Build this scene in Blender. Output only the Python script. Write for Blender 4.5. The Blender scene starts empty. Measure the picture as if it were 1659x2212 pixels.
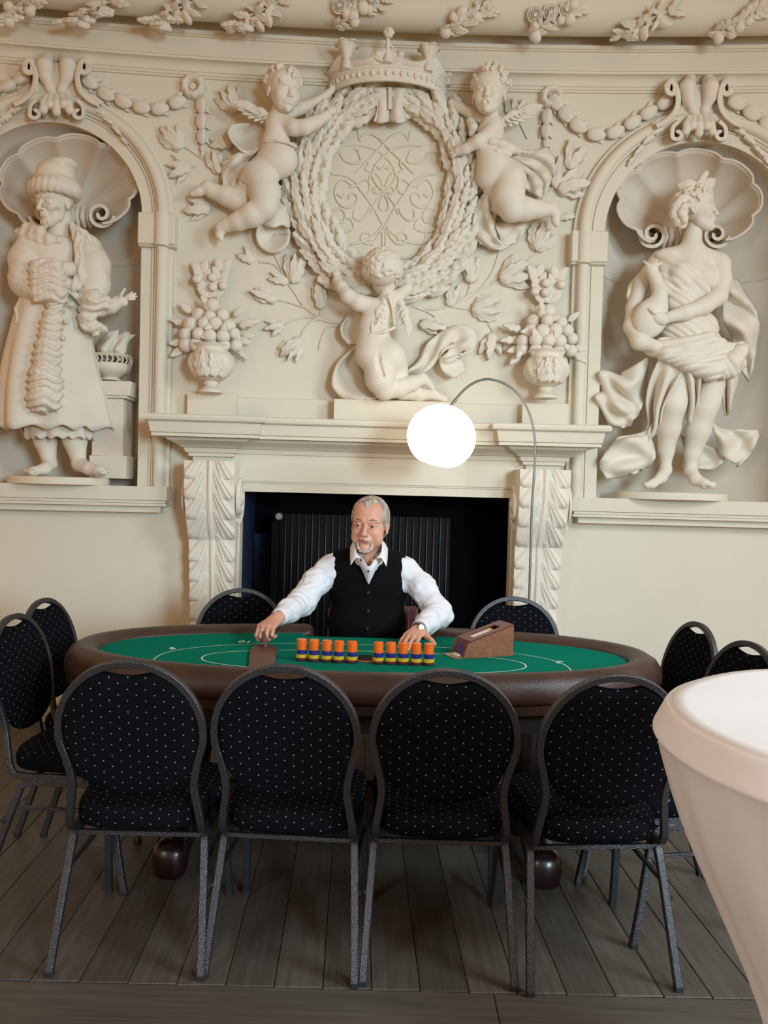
import bpy, math, random
import numpy as np
from mathutils import Vector, Matrix
random.seed(7)
C = bpy.context.scene.collection
PI = math.pi
# ------------------------------------------------------------------ camera
F = 1800.0; CU, CV = 829.5, 1106.0; CAM_H = 1.44
PITCH = math.radians(1.62); ROLL = math.radians(1.46)
_f = Vector((0, math.cos(PITCH), -math.sin(PITCH)))
_u = Vector((0, math.sin(PITCH), math.cos(PITCH)))
_r = Vector((1, 0, 0))
CR = _r*math.cos(ROLL) + _u*math.sin(ROLL)
CUP = -_r*math.sin(ROLL) + _u*math.cos(ROLL)
camd = bpy.data.cameras.new('camera'); cam = bpy.data.objects.new('camera', camd); C.objects.link(cam)
M3 = Matrix((CR, CUP, -_f)).transposed()
cam.matrix_world = Matrix.Translation((0, 0, CAM_H)) @ M3.to_4x4()
camd.sensor_fit = 'VERTICAL'; camd.sensor_height = 36.0; camd.lens = F/2212*36.0
camd.clip_start = 0.05
bpy.context.scene.camera = cam
vs = bpy.context.scene.view_settings
bpy.context.scene.display_settings.display_device = 'sRGB'
vs.view_transform = 'Standard'; vs.look = 'None'; vs.gamma = 1.0; vs.use_curve_mapping = False
vs.exposure = 0.0
# ------------------------------------------------------------------ light
W = bpy.data.worlds.new('World'); bpy.context.scene.world = W; W.use_nodes = True
W.node_tree.nodes['Background'].inputs[0].default_value = (1.0, 0.53, 0.22, 1)
W.node_tree.nodes['Background'].inputs[1].default_value = 0.62
def area(name, loc, target, size, power, color):
    l = bpy.data.lights.new(name, 'AREA'); l.shape = 'RECTANGLE'; l.size, l.size_y = size
    l.energy = power; l.color = color
    o = bpy.data.objects.new(name, l); C.objects.link(o); o.location = loc
    o.rotation_euler = (Vector(target)-Vector(loc)).to_track_quat('-Z', 'Y').to_euler()
    return o
k1=area('window_rear', (3.7, -4.5, 2.4), (-.7, 5.0, .7), (1.5, 1.9), 86, (0.50, 0.69, 0.83))
k1.data.spread=math.radians(62)
area('window_right', (3.3, 1.3, 3.1), (0.6, 2.4, 0.6), (1.2, 1.5), 120, (0.68, 0.87, 1.0))
k3=area('fill_left_rear', (-3.2, -2.6, 2.6), (0.7, 1.9, 0.5), (1.2, 1.6), 16, (0.72, 0.86, 1.0))  # added weak cool fill to brighten the near furniture, not a known window
k3.data.spread=math.radians(70)
# ------------------------------------------------------------------ photo measurement helpers (points at real depth)
def ray(u, v):
    return _f + CR*((u-CU)/F) - CUP*((v-CV)/F)
O = Vector((0, 0, CAM_H))
def at_y(u, v, Y):
    d = ray(u, v); return O + d*(Y/d.y)
def at_z(u, v, Z):
    d = ray(u, v); return O + d*((Z-CAM_H)/d.z)
def wall_y(x): return 5.10 - 0.0253*x*x + 0.025*x
def wpt(u, v, dep=0.0):
    x = 0.0
    for _ in range(4):
        p = at_y(u, v, wall_y(x)-dep); x = p.x
    return p
def wxz(u, v, dep=0.0):
    p = wpt(u, v, dep); return p.x, p.z
def WP(x, dep, z): return (x, wall_y(x)-dep, z)
WS = 5.0/F           # metres per photo pixel on the wall
# ------------------------------------------------------------------ object helpers
def props(o, label=None, cat=None, group=None, kind=None):
    if label: o['label'] = label
    if cat: o['category'] = cat
    if group: o['group'] = group
    if kind: o['kind'] = kind
    return o
def thing(name, label, cat, loc=(0, 0, 0), group=None, rz=0.0):
    o = bpy.data.objects.new(name, None); C.objects.link(o); o.location = loc
    o.rotation_euler = (0, 0, rz); o.empty_display_size = 0.05
    return props(o, label, cat, group)
def wmat(o):
    m = o.matrix_basis.copy() if True else None
    while o.parent:
        m = o.parent.matrix_basis @ o.matrix_parent_inverse @ m; o = o.parent
    return m
def make_mesh(name, verts, faces, smooth=True, sharp=None):
    me = bpy.data.meshes.new(name)
    v = np.asarray(verts, dtype=np.float64).reshape(-1, 3)
    if isinstance(faces, np.ndarray):
        n, k = faces.shape
        me.vertices.add(len(v)); me.vertices.foreach_set('co', v.ravel())
        me.loops.add(n*k); me.loops.foreach_set('vertex_index', faces.ravel().astype(np.int32))
        me.polygons.add(n); me.polygons.foreach_set('loop_start', np.arange(0, n*k, k, dtype=np.int32))
        me.update(calc_edges=True)
    else:
        me.from_pydata([tuple(a) for a in v], [], [tuple(int(i) for i in f) for f in faces])
        me.update()
    if smooth:
        me.polygons.foreach_set('use_smooth', [True]*len(me.polygons))
        if sharp: me.set_sharp_from_angle(angle=math.radians(sharp))
    return me
def mobj(name, me, m=None, parent=None, world=True):
    """link a mesh object; with world=True the mesh is in world coordinates and stays where it is"""
    o = bpy.data.objects.new(name, me); C.objects.link(o)
    if m is not None:
        me.materials.clear(); me.materials.append(m)
    if parent is not None:
        o.parent = parent
        if world: o.matrix_parent_inverse = wmat(parent).inverted()
    return o
class MB:
    def __init__(s): s.v = []; s.f = []
    def add(s, vs_, fs_):
        n = len(s.v); s.v.extend([tuple(a) for a in vs_]); s.f.extend([tuple(int(i)+n for i in f) for f in fs_])
    def build(s, name, m, parent=None, smooth=True, sharp=40, world=True):
        return mobj(name, make_mesh(name, s.v, s.f, smooth, sharp), m, parent, world)
    def box(s, a, b):
        (x0, y0, z0), (x1, y1, z1) = a, b
        s.add([(x0,y0,z0),(x1,y0,z0),(x1,y1,z0),(x0,y1,z0),(x0,y0,z1),(x1,y0,z1),(x1,y1,z1),(x0,y1,z1)],
              [(0,3,2,1),(4,5,6,7),(0,1,5,4),(1,2,6,5),(2,3,7,6),(3,0,4,7)])
    def bbox(s, a, b, r=0.004):
        """bevelled box"""
        x0,y0,z0 = [min(p,q) for p,q in zip(a,b)]; x1,y1,z1 = [max(p,q) for p,q in zip(a,b)]
        r = min(r, (x1-x0)*.45, (y1-y0)*.45, (z1-z0)*.45)
        vs_=[]; idx={}
        for i,(X,sx) in enumerate(((x0,1),(x1,-1))):
            for j,(Y,sy) in enumerate(((y0,1),(y1,-1))):
                for k,(Z,sz) in enumerate(((z0,1),(z1,-1))):
                    idx[i,j,k]=len(vs_)
                    vs_ += [(X,Y+sy*r,Z+sz*r),(X+sx*r,Y,Z+sz*r),(X+sx*r,Y+sy*r,Z)]
        fs_=[]
        q=lambda *c:[idx[a[0],a[1],a[2]]+a[3] for a in c]
        for i in (0,1): fs_.append(q((i,0,0,0),(i,1,0,0),(i,1,1,0),(i,0,1,0)) if i else q((i,0,0,0),(i,0,1,0),(i,1,1,0),(i,1,0,0)))
        for j in (0,1): fs_.append(q((0,j,0,1),(0,j,1,1),(1,j,1,1),(1,j,0,1)) if j else q((0,j,0,1),(1,j,0,1),(1,j,1,1),(0,j,1,1)))
        for k in (0,1): fs_.append(q((0,0,k,2),(1,0,k,2),(1,1,k,2),(0,1,k,2)) if k else q((0,0,k,2),(0,1,k,2),(1,1,k,2),(1,0,k,2)))
        for j in (0,1):
            for k in (0,1):
                f=q((0,j,k,1),(1,j,k,1),(1,j,k,2),(0,j,k,2)); fs_.append(f if (j+k)%2 else f[::-1])
        for i in (0,1):
            for k in (0,1):
                f=q((i,0,k,0),(i,1,k,0),(i,1,k,2),(i,0,k,2)); fs_.append(f[::-1] if (i+k)%2 else f)
        for i in (0,1):
            for j in (0,1):
                f=q((i,j,0,0),(i,j,1,0),(i,j,1,1),(i,j,0,1)); fs_.append(f if (i+j)%2 else f[::-1])
        for key,b0 in idx.items():
            f=[b0,b0+1,b0+2]; fs_.append(f if sum(key)%2 else f[::-1])
        s.add(vs_,fs_)
    def tube(s, pts, r, n=10, closed=False, square=False, caps=True):
        """tube along world points; r number or list; square gives a rounded square tube"""
        pts=[Vector(p) for p in pts]; m=len(pts)
        rs = r if isinstance(r,(list,tuple,np.ndarray)) else [r]*m
        T=[]
        for i in range(m):
            a=pts[(i-1)%m] if (closed or i>0) else pts[i]; b=pts[(i+1)%m] if (closed or i<m-1) else pts[i]
            t=(b-a); T.append(t.normalized() if t.length>1e-9 else Vector((0,0,1)))
        ref=Vector((0,0,1)) if abs(T[0].z)<.9 else Vector((1,0,0))
        if isinstance(square, Vector): ref=square
        N=(ref-T[0]*ref.dot(T[0])).normalized(); vs_=[]
        if square:
            c=[(1,.8),(.8,1),(-.8,1),(-1,.8),(-1,-.8),(-.8,-1),(.8,-1),(1,-.8)]; n=8
        for i in range(m):
            if isinstance(square, Vector): N=ref-T[i]*ref.dot(T[i])
            else: N=N-T[i]*N.dot(T[i])
            N.normalize(); B=T[i].cross(N)
            for k in range(n):
                if square: a,b=c[k]
                else: a,b=math.cos(2*PI*k/n),math.sin(2*PI*k/n)
                vs_.append(pts[i]+N*(a*rs[i])+B*(b*rs[i]))
        fs_=[]
        for i in range(m if closed else m-1):
            for k in range(n):
                i2=(i+1)%m; fs_.append((i*n+k,i*n+(k+1)%n,i2*n+(k+1)%n,i2*n+k))
        if caps and not closed:
            fs_.append(tuple(range(n))[::-1]); fs_.append(tuple((m-1)*n+k for k in range(n)))
        s.add(vs_,fs_)
    def lathe(s, prof, c=(0,0,0), n=32, axis='z', a0=0, a1=2*PI, fn=None):
        full=abs(a1-a0-2*PI)<1e-6; m=len(prof); cols=n if full else n+1; vs_=[]
        for j in range(cols):
            a=a0+(a1-a0)*j/n
            for i,(r,z) in enumerate(prof):
                rr=r*(fn(a,i/(m-1.0)) if fn else 1)
                x,y=rr*math.cos(a),rr*math.sin(a)
                if axis=='z': p=(c[0]+x,c[1]+y,c[2]+z)
                elif axis=='y': p=(c[0]+x,c[1]+z,c[2]-y)
                else: p=(c[0]+z,c[1]+x,c[2]+y)
                vs_.append(p)
        fs_=[]
        for j in range(n):
            j2=(j+1)%cols
            for i in range(m-1):
                fs_.append((j*m+i,j2*m+i,j2*m+i+1,j*m+i+1))
        s.add(vs_,fs_)
    def prism(s, poly, h, fn):
        """poly (a,b) counter-clockwise, extruded over h=(h0,h1); fn(a,b,h)->world"""
        n=len(poly); vs_=[fn(a,b,h[0]) for a,b in poly]+[fn(a,b,h[1]) for a,b in poly]
        fs_=[tuple(range(n))[::-1],tuple(range(n,2*n))]+[(i,(i+1)%n,n+(i+1)%n,n+i) for i in range(n)]
        s.add(vs_,fs_)
def catmull(P, k):
    """subdivide an (n, ...) array of control points k times per span"""
    P=np.asarray(P,dtype=float)
    if k<=1 or len(P)<2: return P
    Q=np.concatenate([[2*P[0]-P[1]],P,[2*P[-1]-P[-2]]]); out=[]
    for i in range(1,len(Q)-2):
        a,b,c,d=Q[i-1],Q[i],Q[i+1],Q[i+2]
        for j in range(k):
            t=j/k; out.append(.5*((2*b)+(c-a)*t+(2*a-5*b+4*c-d)*t*t+(3*b-a-3*c+d)*t**3))
    out.append(Q[-2]); return np.array(out)
def loft(rows, ku=4, kv=4, thick=0.008, closed=False):
    """sheet through a grid of control points (world), thickened; returns verts, faces"""
    G=np.asarray(rows,dtype=float)
    G=catmull(G,ku); G=np.swapaxes(catmull(np.swapaxes(G,0,1),kv),0,1)
    a,b=G.shape[:2]
    du=np.gradient(G,axis=0); dv=np.gradient(G,axis=1); N=np.cross(du,dv)
    N/=np.linalg.norm(N,axis=2,keepdims=True)+1e-12
    A=(G+N*thick/2).reshape(-1,3); B=(G-N*thick/2).reshape(-1,3)
    idx=np.arange(a*b).reshape(a,b); n=a*b
    q=np.stack([idx[:-1,:-1],idx[1:,:-1],idx[1:,1:],idx[:-1,1:]],-1).reshape(-1,4)
    fs=[q, q[:,::-1]+n]
    def rim(e):
        return np.stack([e[:-1],e[1:],e[1:]+n,e[:-1]+n],-1)
    fs.append(rim(idx[0])); fs.append(rim(idx[-1][::-1])); fs.append(rim(idx[:,0][::-1])); fs.append(rim(idx[:,-1]))
    return np.concatenate([A,B]), np.concatenate(fs)
def sheet(name, rows, m, parent, ku=4, kv=4, thick=0.008):
    """rows of (u, v, dep) photo points on the wall"""
    G=[[tuple(wpt(u,v,d)) for (u,v,d) in r] for r in rows]
    v,f=loft(G,ku,kv,thick)
    return mobj(name, make_mesh(name,v,f), m, parent)
# ------------------------------------------------------------------ sculpting: distance fields meshed by surface nets
def _cap(X,a,b,ra,rb):
    a=np.array(a);b=np.array(b);ab=b-a;L=float(ab@ab)+1e-12
    t=np.clip(((X-a)@ab)/L,0,1); d=np.linalg.norm(X-(a+t[...,None]*ab),axis=-1)
    return d-(ra+(rb-ra)*t)
def _ell(X,c,r,R=None):
    q=X-np.array(c)
    if R is not None: q=q@R
    r=np.array(r); k0=np.linalg.norm(q/r,axis=-1); k1=np.linalg.norm(q/(r*r),axis=-1)+1e-9
    return k0*(k0-1)/k1
def _box(X,c,h,rd,R=None):
    q=X-np.array(c)
    if R is not None: q=q@R
    q=np.abs(q)-(np.array(h)-rd)
    return np.linalg.norm(np.maximum(q,0),axis=-1)+np.minimum(q.max(axis=-1),0)-rd
def cap(a,b,ra,rb=None,k=.01,op='+'):
    rb=ra if rb is None else rb
    a=np.array(a,float);b=np.array(b,float);R=max(ra,rb)
    return dict(f=lambda X:_cap(X,a,b,ra,rb),lo=np.minimum(a,b)-R,hi=np.maximum(a,b)+R,k=k,op=op)
def ell(c,r,k=.01,op='+',R=None):
    c=np.array(c,float); m=max(r); Rn=None if R is None else np.array(R)
    return dict(f=lambda X:_ell(X,c,r,Rn),lo=c-m,hi=c+m,k=k,op=op)
def rbox(c,h,rd,k=.01,op='+',R=None):
    c=np.array(c,float); m=float(np.linalg.norm(h)) if R is not None else np.array(h); Rn=None if R is None else np.array(R)
    return dict(f=lambda X:_box(X,c,h,rd,Rn),lo=c-m,hi=c+m,k=k,op=op)
def torus(c,R0,r,ax=2,k=.01,op='+',sc=(1,1,1)):
    c=np.array(c,float)
    def f(X):
        q=(X-c)/np.array(sc); o=[i for i in range(3) if i!=ax]
        h=np.sqrt(q[...,o[0]]**2+q[...,o[1]]**2)-R0
        return np.sqrt(h*h+q[...,ax]**2)-r
    return dict(f=f,lo=c-(R0+r)*max(sc),hi=c+(R0+r)*max(sc),k=k,op=op)
def rot(rx=0,ry=0,rz=0):
    from mathutils import Euler
    return np.array(Euler((math.radians(rx),math.radians(ry),math.radians(rz))).to_matrix())
def sdf(prims, vox, disp=None, smooth=1, clip=None):
    lo=np.min([p['lo'] for p in prims if p['op']=='+'],axis=0)-vox*3
    hi=np.max([p['hi'] for p in prims if p['op']=='+'],axis=0)+vox*3
    n=np.ceil((hi-lo)/vox).astype(int)+1; BIG=10.0
    D=np.full(n,BIG,dtype=np.float32)
    ax=[lo[i]+vox*np.arange(n[i]) for i in range(3)]
    for p in prims:
        m=p['k']+vox*3
        i0=np.maximum(0,np.floor((p['lo']-m-lo)/vox).astype(int)); i1=np.minimum(n,np.ceil((p['hi']+m-lo)/vox).astype(int)+1)
        if (i1<=i0).any(): continue
        X=np.stack(np.meshgrid(*[ax[i][i0[i]:i1[i]] for i in range(3)],indexing='ij'),-1)
        d=p['f'](X); sl=tuple(slice(i0[i],i1[i]) for i in range(3)); e=D[sl]; k=max(p['k'],1e-6)
        if p['op']=='+':
            h=np.maximum(k-np.abs(e-d),0)/k; D[sl]=np.minimum(e,d)-h*h*k*.25
        else:
            h=np.maximum(k-np.abs(e+d),0)/k; D[sl]=np.maximum(e,-d)+h*h*k*.25
    if disp is not None:
        band=np.abs(D)<vox*6
        I=np.argwhere(band); P=lo+I*vox; D[band]+=disp(P).astype(np.float32)
    if clip is not None:
        I=np.indices(n).reshape(3,-1).T; 
        D=np.maximum(D,clip(lo+I*vox).reshape(n).astype(np.float32))
    D[0]=D[-1]=BIG; D[:,0]=D[:,-1]=BIG; D[:,:,0]=D[:,:,-1]=BIG
    S=D<0; c=[slice(None,-1),slice(1,None)]
    cnt=np.zeros(n-1,dtype=np.uint8)
    for i in (0,1):
        for j in (0,1):
            for k in (0,1): cnt+=S[c[i],c[j],c[k]]
    act=np.argwhere((cnt>0)&(cnt<8)); 
    if not len(act): return np.zeros((0,3)),np.zeros((0,4),int)
    acc=np.zeros((len(act),3)); num=np.zeros(len(act))
    a0,a1,a2=act.T
    for axis in range(3):
        o=[i for i in range(3) if i!=axis]
        for p in (0,1):
            for q in (0,1):
                e=[0,0,0]; e[o[0]]=p; e[o[1]]=q; g=list(e); g[axis]=1
                da=D[a0+e[0],a1+e[1],a2+e[2]]; db=D[a0+g[0],a1+g[1],a2+g[2]]
                m=(da<0)!=(db<0); t=np.where(m,da/np.where(m,da-db,1),0)
                pos=np.array(e,float)[None]+0*acc; pos[:,axis]+=t
                acc+=pos*m[:,None]; num+=m
    V=(act+acc/num[:,None])
    ID=-np.ones(n-1,dtype=np.int64); ID[a0,a1,a2]=np.arange(len(act))
    faces=[]
    for axis in range(3):
        o=[i for i in range(3) if i!=axis]
        sa=[slice(1,-1)]*3; sa[axis]=slice(0,-1); sb=list(sa); sb[axis]=slice(1,None)
        A=S[tuple(sa)]; B=S[tuple(sb)]; off=np.array([1,1,1]); off[axis]=0
        for (mask,flip) in ((A&~B,0),(~A&B,1)):
            I=np.argwhere(mask)+off
            if not len(I): continue
            def cell(p,q):
                J=I.copy(); J[:,o[0]]-=p; J[:,o[1]]-=q; return ID[J[:,0],J[:,1],J[:,2]]
            q=np.stack([cell(1,1),cell(0,1),cell(0,0),cell(1,0)],-1)
            if (axis==1)!=bool(flip): q=q[:,::-1]
            faces.append(q)
    Fc=np.concatenate(faces); Fc=Fc[(Fc>=0).all(axis=1)]
    for _ in range(smooth):
        s=np.zeros_like(V); w=np.zeros(len(V))
        for k in range(4):
            a=Fc[:,k]; b=Fc[:,(k+1)%4]
            np.add.at(s,a,V[b]); np.add.at(w,a,1); np.add.at(s,b,V[a]); np.add.at(w,b,1)
        V=.5*V+.5*s/np.maximum(w,1)[:,None]
    return lo+V*vox, Fc
def sobj(name, prims, vox, m, parent=None, disp=None, smooth=1, clip=None):
    v,f=sdf(prims,vox,disp,smooth,clip)
    return mobj(name, make_mesh(name,v,f), m, parent)
# capsule chain in photo points on the wall: each (u, v, dep, r_px)
def wcaps(chain, k=6, op='+'):
    out=[]
    for a,b in zip(chain[:-1],chain[1:]):
        out.append(cap(tuple(wpt(a[0],a[1],a[2])),tuple(wpt(b[0],b[1],b[2])),a[3]*WS,b[3]*WS,k=k*WS,op=op))
    return out
def well(u,v,dep,ru,rd,rv,ang=0,k=6,op='+'):
    """ellipsoid: radii in px across / into the wall / up; ang = clockwise tilt in the picture"""
    return ell(tuple(wpt(u,v,dep)),(ru*WS,rd*WS,rv*WS),k=k*WS,op=op,R=rot(0,ang,0))
def noise3(P, s, seed=0):
    """cheap smooth pseudo noise"""
    x,y,z=(P[:,0]/s+seed*1.7),(P[:,1]/s+seed*.9),(P[:,2]/s+seed*2.3)
    return (np.sin(x*1.7+np.sin(y*2.1+z))+np.sin(z*1.9+np.sin(x*1.3-y*1.1))+np.sin(y*2.3+np.sin(z*1.7+x*.8)))/3
# ------------------------------------------------------------------ materials
def mat(name, col, rough=.6, metal=0.0, bump=0.0, bscale=60, var=0.0, vscale=3.0, emit=None, sheen=0, coat=0, spec=.5, trans=0, detail=4, stretch=None):
    m=bpy.data.materials.new(name); m.use_nodes=True; nt=m.node_tree; b=nt.nodes['Principled BSDF']
    b.inputs['Base Color'].default_value=(*col,1); b.inputs['Roughness'].default_value=rough; b.inputs['Metallic'].default_value=metal
    b.inputs['Specular IOR Level'].default_value=spec
    if sheen: b.inputs['Sheen Weight'].default_value=sheen
    if coat: b.inputs['Coat Weight'].default_value=coat; b.inputs['Coat Roughness'].default_value=.15
    if trans: b.inputs['Subsurface Weight'].default_value=trans; b.inputs['Subsurface Radius'].default_value=(.02,.008,.004); b.inputs['Subsurface Scale'].default_value=.4
    if emit: b.inputs['Emission Color'].default_value=(*emit[0],1); b.inputs['Emission Strength'].default_value=emit[1]
    N=nt.nodes; L=nt.links
    if bump or var:
        tc=N.new('ShaderNodeTexCoord'); src=tc.outputs['Object']
        if stretch:
            mp=N.new('ShaderNodeMapping'); mp.inputs['Scale'].default_value=stretch; L.new(src,mp.inputs[0]); src=mp.outputs[0]
    if bump:
        n=N.new('ShaderNodeTexNoise'); n.inputs['Scale'].default_value=bscale; n.inputs['Detail'].default_value=detail; L.new(src,n.inputs['Vector'])
        bp=N.new('ShaderNodeBump'); bp.inputs['Strength'].default_value=bump; bp.inputs['Distance'].default_value=.01
        L.new(n.outputs['Fac'],bp.inputs['Height']); L.new(bp.outputs[0],b.inputs['Normal'])
    if var:
        n2=N.new('ShaderNodeTexNoise'); n2.inputs['Scale'].default_value=vscale; n2.inputs['Detail'].default_value=5; L.new(src,n2.inputs['Vector'])
        cr=N.new('ShaderNodeValToRGB'); cr.color_ramp.elements[0].position=.3; cr.color_ramp.elements[1].position=.7
        cr.color_ramp.elements[0].color=(*[c*(1-var) for c in col],1); cr.color_ramp.elements[1].color=(*[min(1,c*(1+var)) for c in col],1)
        L.new(n2.outputs['Fac'],cr.inputs[0]); L.new(cr.outputs[0],b.inputs['Base Color'])
    return m
def dots_mat(name, plane):
    """black woven fabric with small pale dots on a staggered grid; plane 'xz' or 'xy' in object space"""
    m=mat(name,(.0045,.005,.0065),.95,bump=.25,bscale=900,spec=.04); nt=m.node_tree; N=nt.nodes; L=nt.links; b=N['Principled BSDF']
    tc=N.new('ShaderNodeTexCoord'); sp=N.new('ShaderNodeSeparateXYZ'); L.new(tc.outputs['Object'],sp.inputs[0])
    def mth(op,a,b2=None):
        n=N.new('ShaderNodeMath'); n.operation=op
        for i,v in enumerate((a,b2)):
            if v is None: continue
            if isinstance(v,(int,float)): n.inputs[i].default_value=v
            else: L.new(v,n.inputs[i])
        return n.outputs[0]
    A=sp.outputs['X']; B=sp.outputs['Z' if plane=='xz' else 'Y']
    outs=[]
    for off in (0,.5):
        fa=mth('SUBTRACT',mth('FRACT',mth('ADD',mth('MULTIPLY',A,1/.052),50+off)),.5)
        fb=mth('SUBTRACT',mth('FRACT',mth('ADD',mth('MULTIPLY',B,1/.034),50+off)),.5)
        fa=mth('MULTIPLY',fa,.052); fb=mth('MULTIPLY',fb,.034)
        d=mth('SQRT',mth('ADD',mth('MULTIPLY',fa,fa),mth('MULTIPLY',fb,fb)))
        outs.append(mth('LESS_THAN',d,.0018))
    fac=mth('MAXIMUM',outs[0],outs[1])
    mx=N.new('ShaderNodeMix'); mx.data_type='RGBA'; L.new(fac,mx.inputs['Factor'])
    mx.inputs['A'].default_value=(.0045,.005,.0065,1); mx.inputs['B'].default_value=(.34,.32,.29,1)
    L.new(mx.outputs['Result'],b.inputs['Base Color'])
    return m
PLASTER=mat('plaster_cream',(.69,.63,.495),.75,bump=.12,bscale=45,var=.03,vscale=2.2,spec=.25)
STUCCO=mat('stucco_white',(.71,.65,.53),.7,bump=.10,bscale=90,var=.03,vscale=7,spec=.3)
NICHE=mat('plaster_niche',(.66,.59,.48),.75,bump=.10,bscale=45,var=.04,vscale=3,spec=.25)
MARBLE=mat('stone_pale',(.76,.70,.61),.6,bump=.12,bscale=70,var=.05,vscale=9,spec=.35)
# ================================================================== THE SETTING
ZTOP=4.62
def niche_geo(edge_uv, top_uv, side):
    ex=wxz(*edge_uv)[0]; tx,tz=wxz(*top_uv); r=abs(ex-tx)
    return dict(cx=tx, r=r, zs=tz-r, zt=tz, z0=1.415)
NL=niche_geo((308,600),(122,268),-1); NR=niche_geo((1301,560),(1511,309),1)
FX0=wxz(521,1150)[0]; FX1=wxz(1100,1150)[0]; FZ=1.405
def holes(x):
    h=[]
    for n in (NL,NR):
        if abs(x-n['cx'])<n['r']-1e-6: h.append((n['z0'], n['zs']+math.sqrt(max(0,n['r']**2-(x-n['cx'])**2))))
        elif abs(abs(x-n['cx'])-n['r'])<2e-6: h.append((n['z0'], n['zs']))
    return h
def build_wall():
    xs=set(np.round(np.linspace(-3.4,3.4,60),5))
    for n in (NL,NR):
        for k in range(0,41): xs.add(round(n['cx']-n['r']*math.cos(PI*k/40),5))
    for x in (FX0,FX1): xs.add(round(x,5))
    xs=sorted(xs); mb=MB()
    for a,b in zip(xs[:-1],xs[1:]):
        if b-a<1e-4: continue
        mid=(a+b)/2; solids=[(lambda x:0.0, lambda x:ZTOP)]
        if FX0<mid<FX1: solids=[(lambda x:FZ, lambda x:ZTOP)]
        for n in (NL,NR):
            if abs(mid-n['cx'])<n['r']:
                top=lambda x,n=n: n['zs']+math.sqrt(max(0,n['r']**2-(x-n['cx'])**2))
                solids=[(lambda x:0.0, lambda x,n=n:n['z0']), (top, lambda x:ZTOP)]
        for lo,hi in solids:
            vs_=[WP(a,0,lo(a)),WP(b,0,lo(b)),WP(b,0,hi(b)),WP(a,0,hi(a))]
            mb.add(vs_,[(0,1,2,3)])
            mb.add([(p[0],p[1]+.62,p[2]) for p in vs_],[(3,2,1,0)])
    # fireplace reveal
    for x,s in ((FX0,1),(FX1,-1)):
        y=wall_y(x); f=(0,1,2,3) if s>0 else (3,2,1,0)
        mb.add([(x,y,0),(x,y+.62,0),(x,y+.62,FZ),(x,y,FZ)],[f])
    mb.add([(FX0,wall_y(FX0),FZ),(FX1,wall_y(FX1),FZ),(FX1,wall_y(FX1)+.62,FZ),(FX0,wall_y(FX0)+.62,FZ)],[(0,3,2,1)])
    o=mb.build('wall_back',PLASTER,smooth=False); props(o,kind='structure'); return o
WALL=build_wall()
def build_niche(n,depth=.36):
    """curved recess with a quarter-dome head; a narrow groove runs round it"""
    mb=MB(); NA=36; cols=[]
    cx,r,zs=n['cx'],n['r'],n['zs']; zg=2.80
    prof=[(1,n['z0']),(1,2.2),(1,zg-.012),(.985,zg-.008),(.985,zg+.004),(1,zg+.008),(1,zs)]
    ND=14
    for j in range(NA+1):
        a=PI*j/NA; col=[]
        for s,z in prof: col.append((cx-r*math.cos(a)*s, depth*math.sin(a)*s, z))
        for k in range(1,ND+1):
            t=PI/2*k/ND
            col.append((cx-r*math.cos(a)*math.cos(t), depth*math.sin(a)*math.cos(t), zs+r*math.sin(t)))
        cols.append(col)
    m=len(cols[0]); vs_=[]
    for c in cols: vs_+= [(x,wall_y(x)+d,z) for x,d,z in c]
    fs_=[(j*m+i,(j+1)*m+i,(j+1)*m+i+1,j*m+i+1) for j in range(NA) for i in range(m-1)]
    mb.add(vs_,fs_)
    b=[(cx-r*math.cos(PI*j/NA), wall_y(cx-r*math.cos(PI*j/NA))+depth*math.sin(PI*j/NA), n['z0']) for j in range(NA+1)]
    mb.add(b,[tuple(range(NA+1))[::-1]])
    o=mb.build('niche',NICHE,WALL,sharp=50); return o
build_niche(NL); build_niche(NR)
def sweep(path, prof, mb):
    """path [(x,z,nx,nz)], prof [(n,dep)] ; wall coordinates"""
    m=len(prof); vs_=[]
    for x,z,nx,nz in path:
        for n,d in prof: vs_.append(WP(x+nx*n, d, z+nz*n))
    fs_=[(i*m+k,(i+1)*m+k,(i+1)*m+k+1,i*m+k+1) for i in range(len(path)-1) for k in range(m-1)]
    mb.add(vs_,fs_)
def arc(c0,d0,r,a0,a1,n): return [(c0+r*math.cos(a0+(a1-a0)*i/n), d0+r*math.sin(a0+(a1-a0)*i/n)) for i in range(n+1)]
ARCH=[(0,0),(-.002,.028),(.062,.028),(.064,.04),(.072,.04),(.075,.03),(.082,.046),(.092,.046)]+arc(.125,.046,.034,PI,0,8)+[(.166,.03),(.182,.028),(.184,0)]
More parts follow.
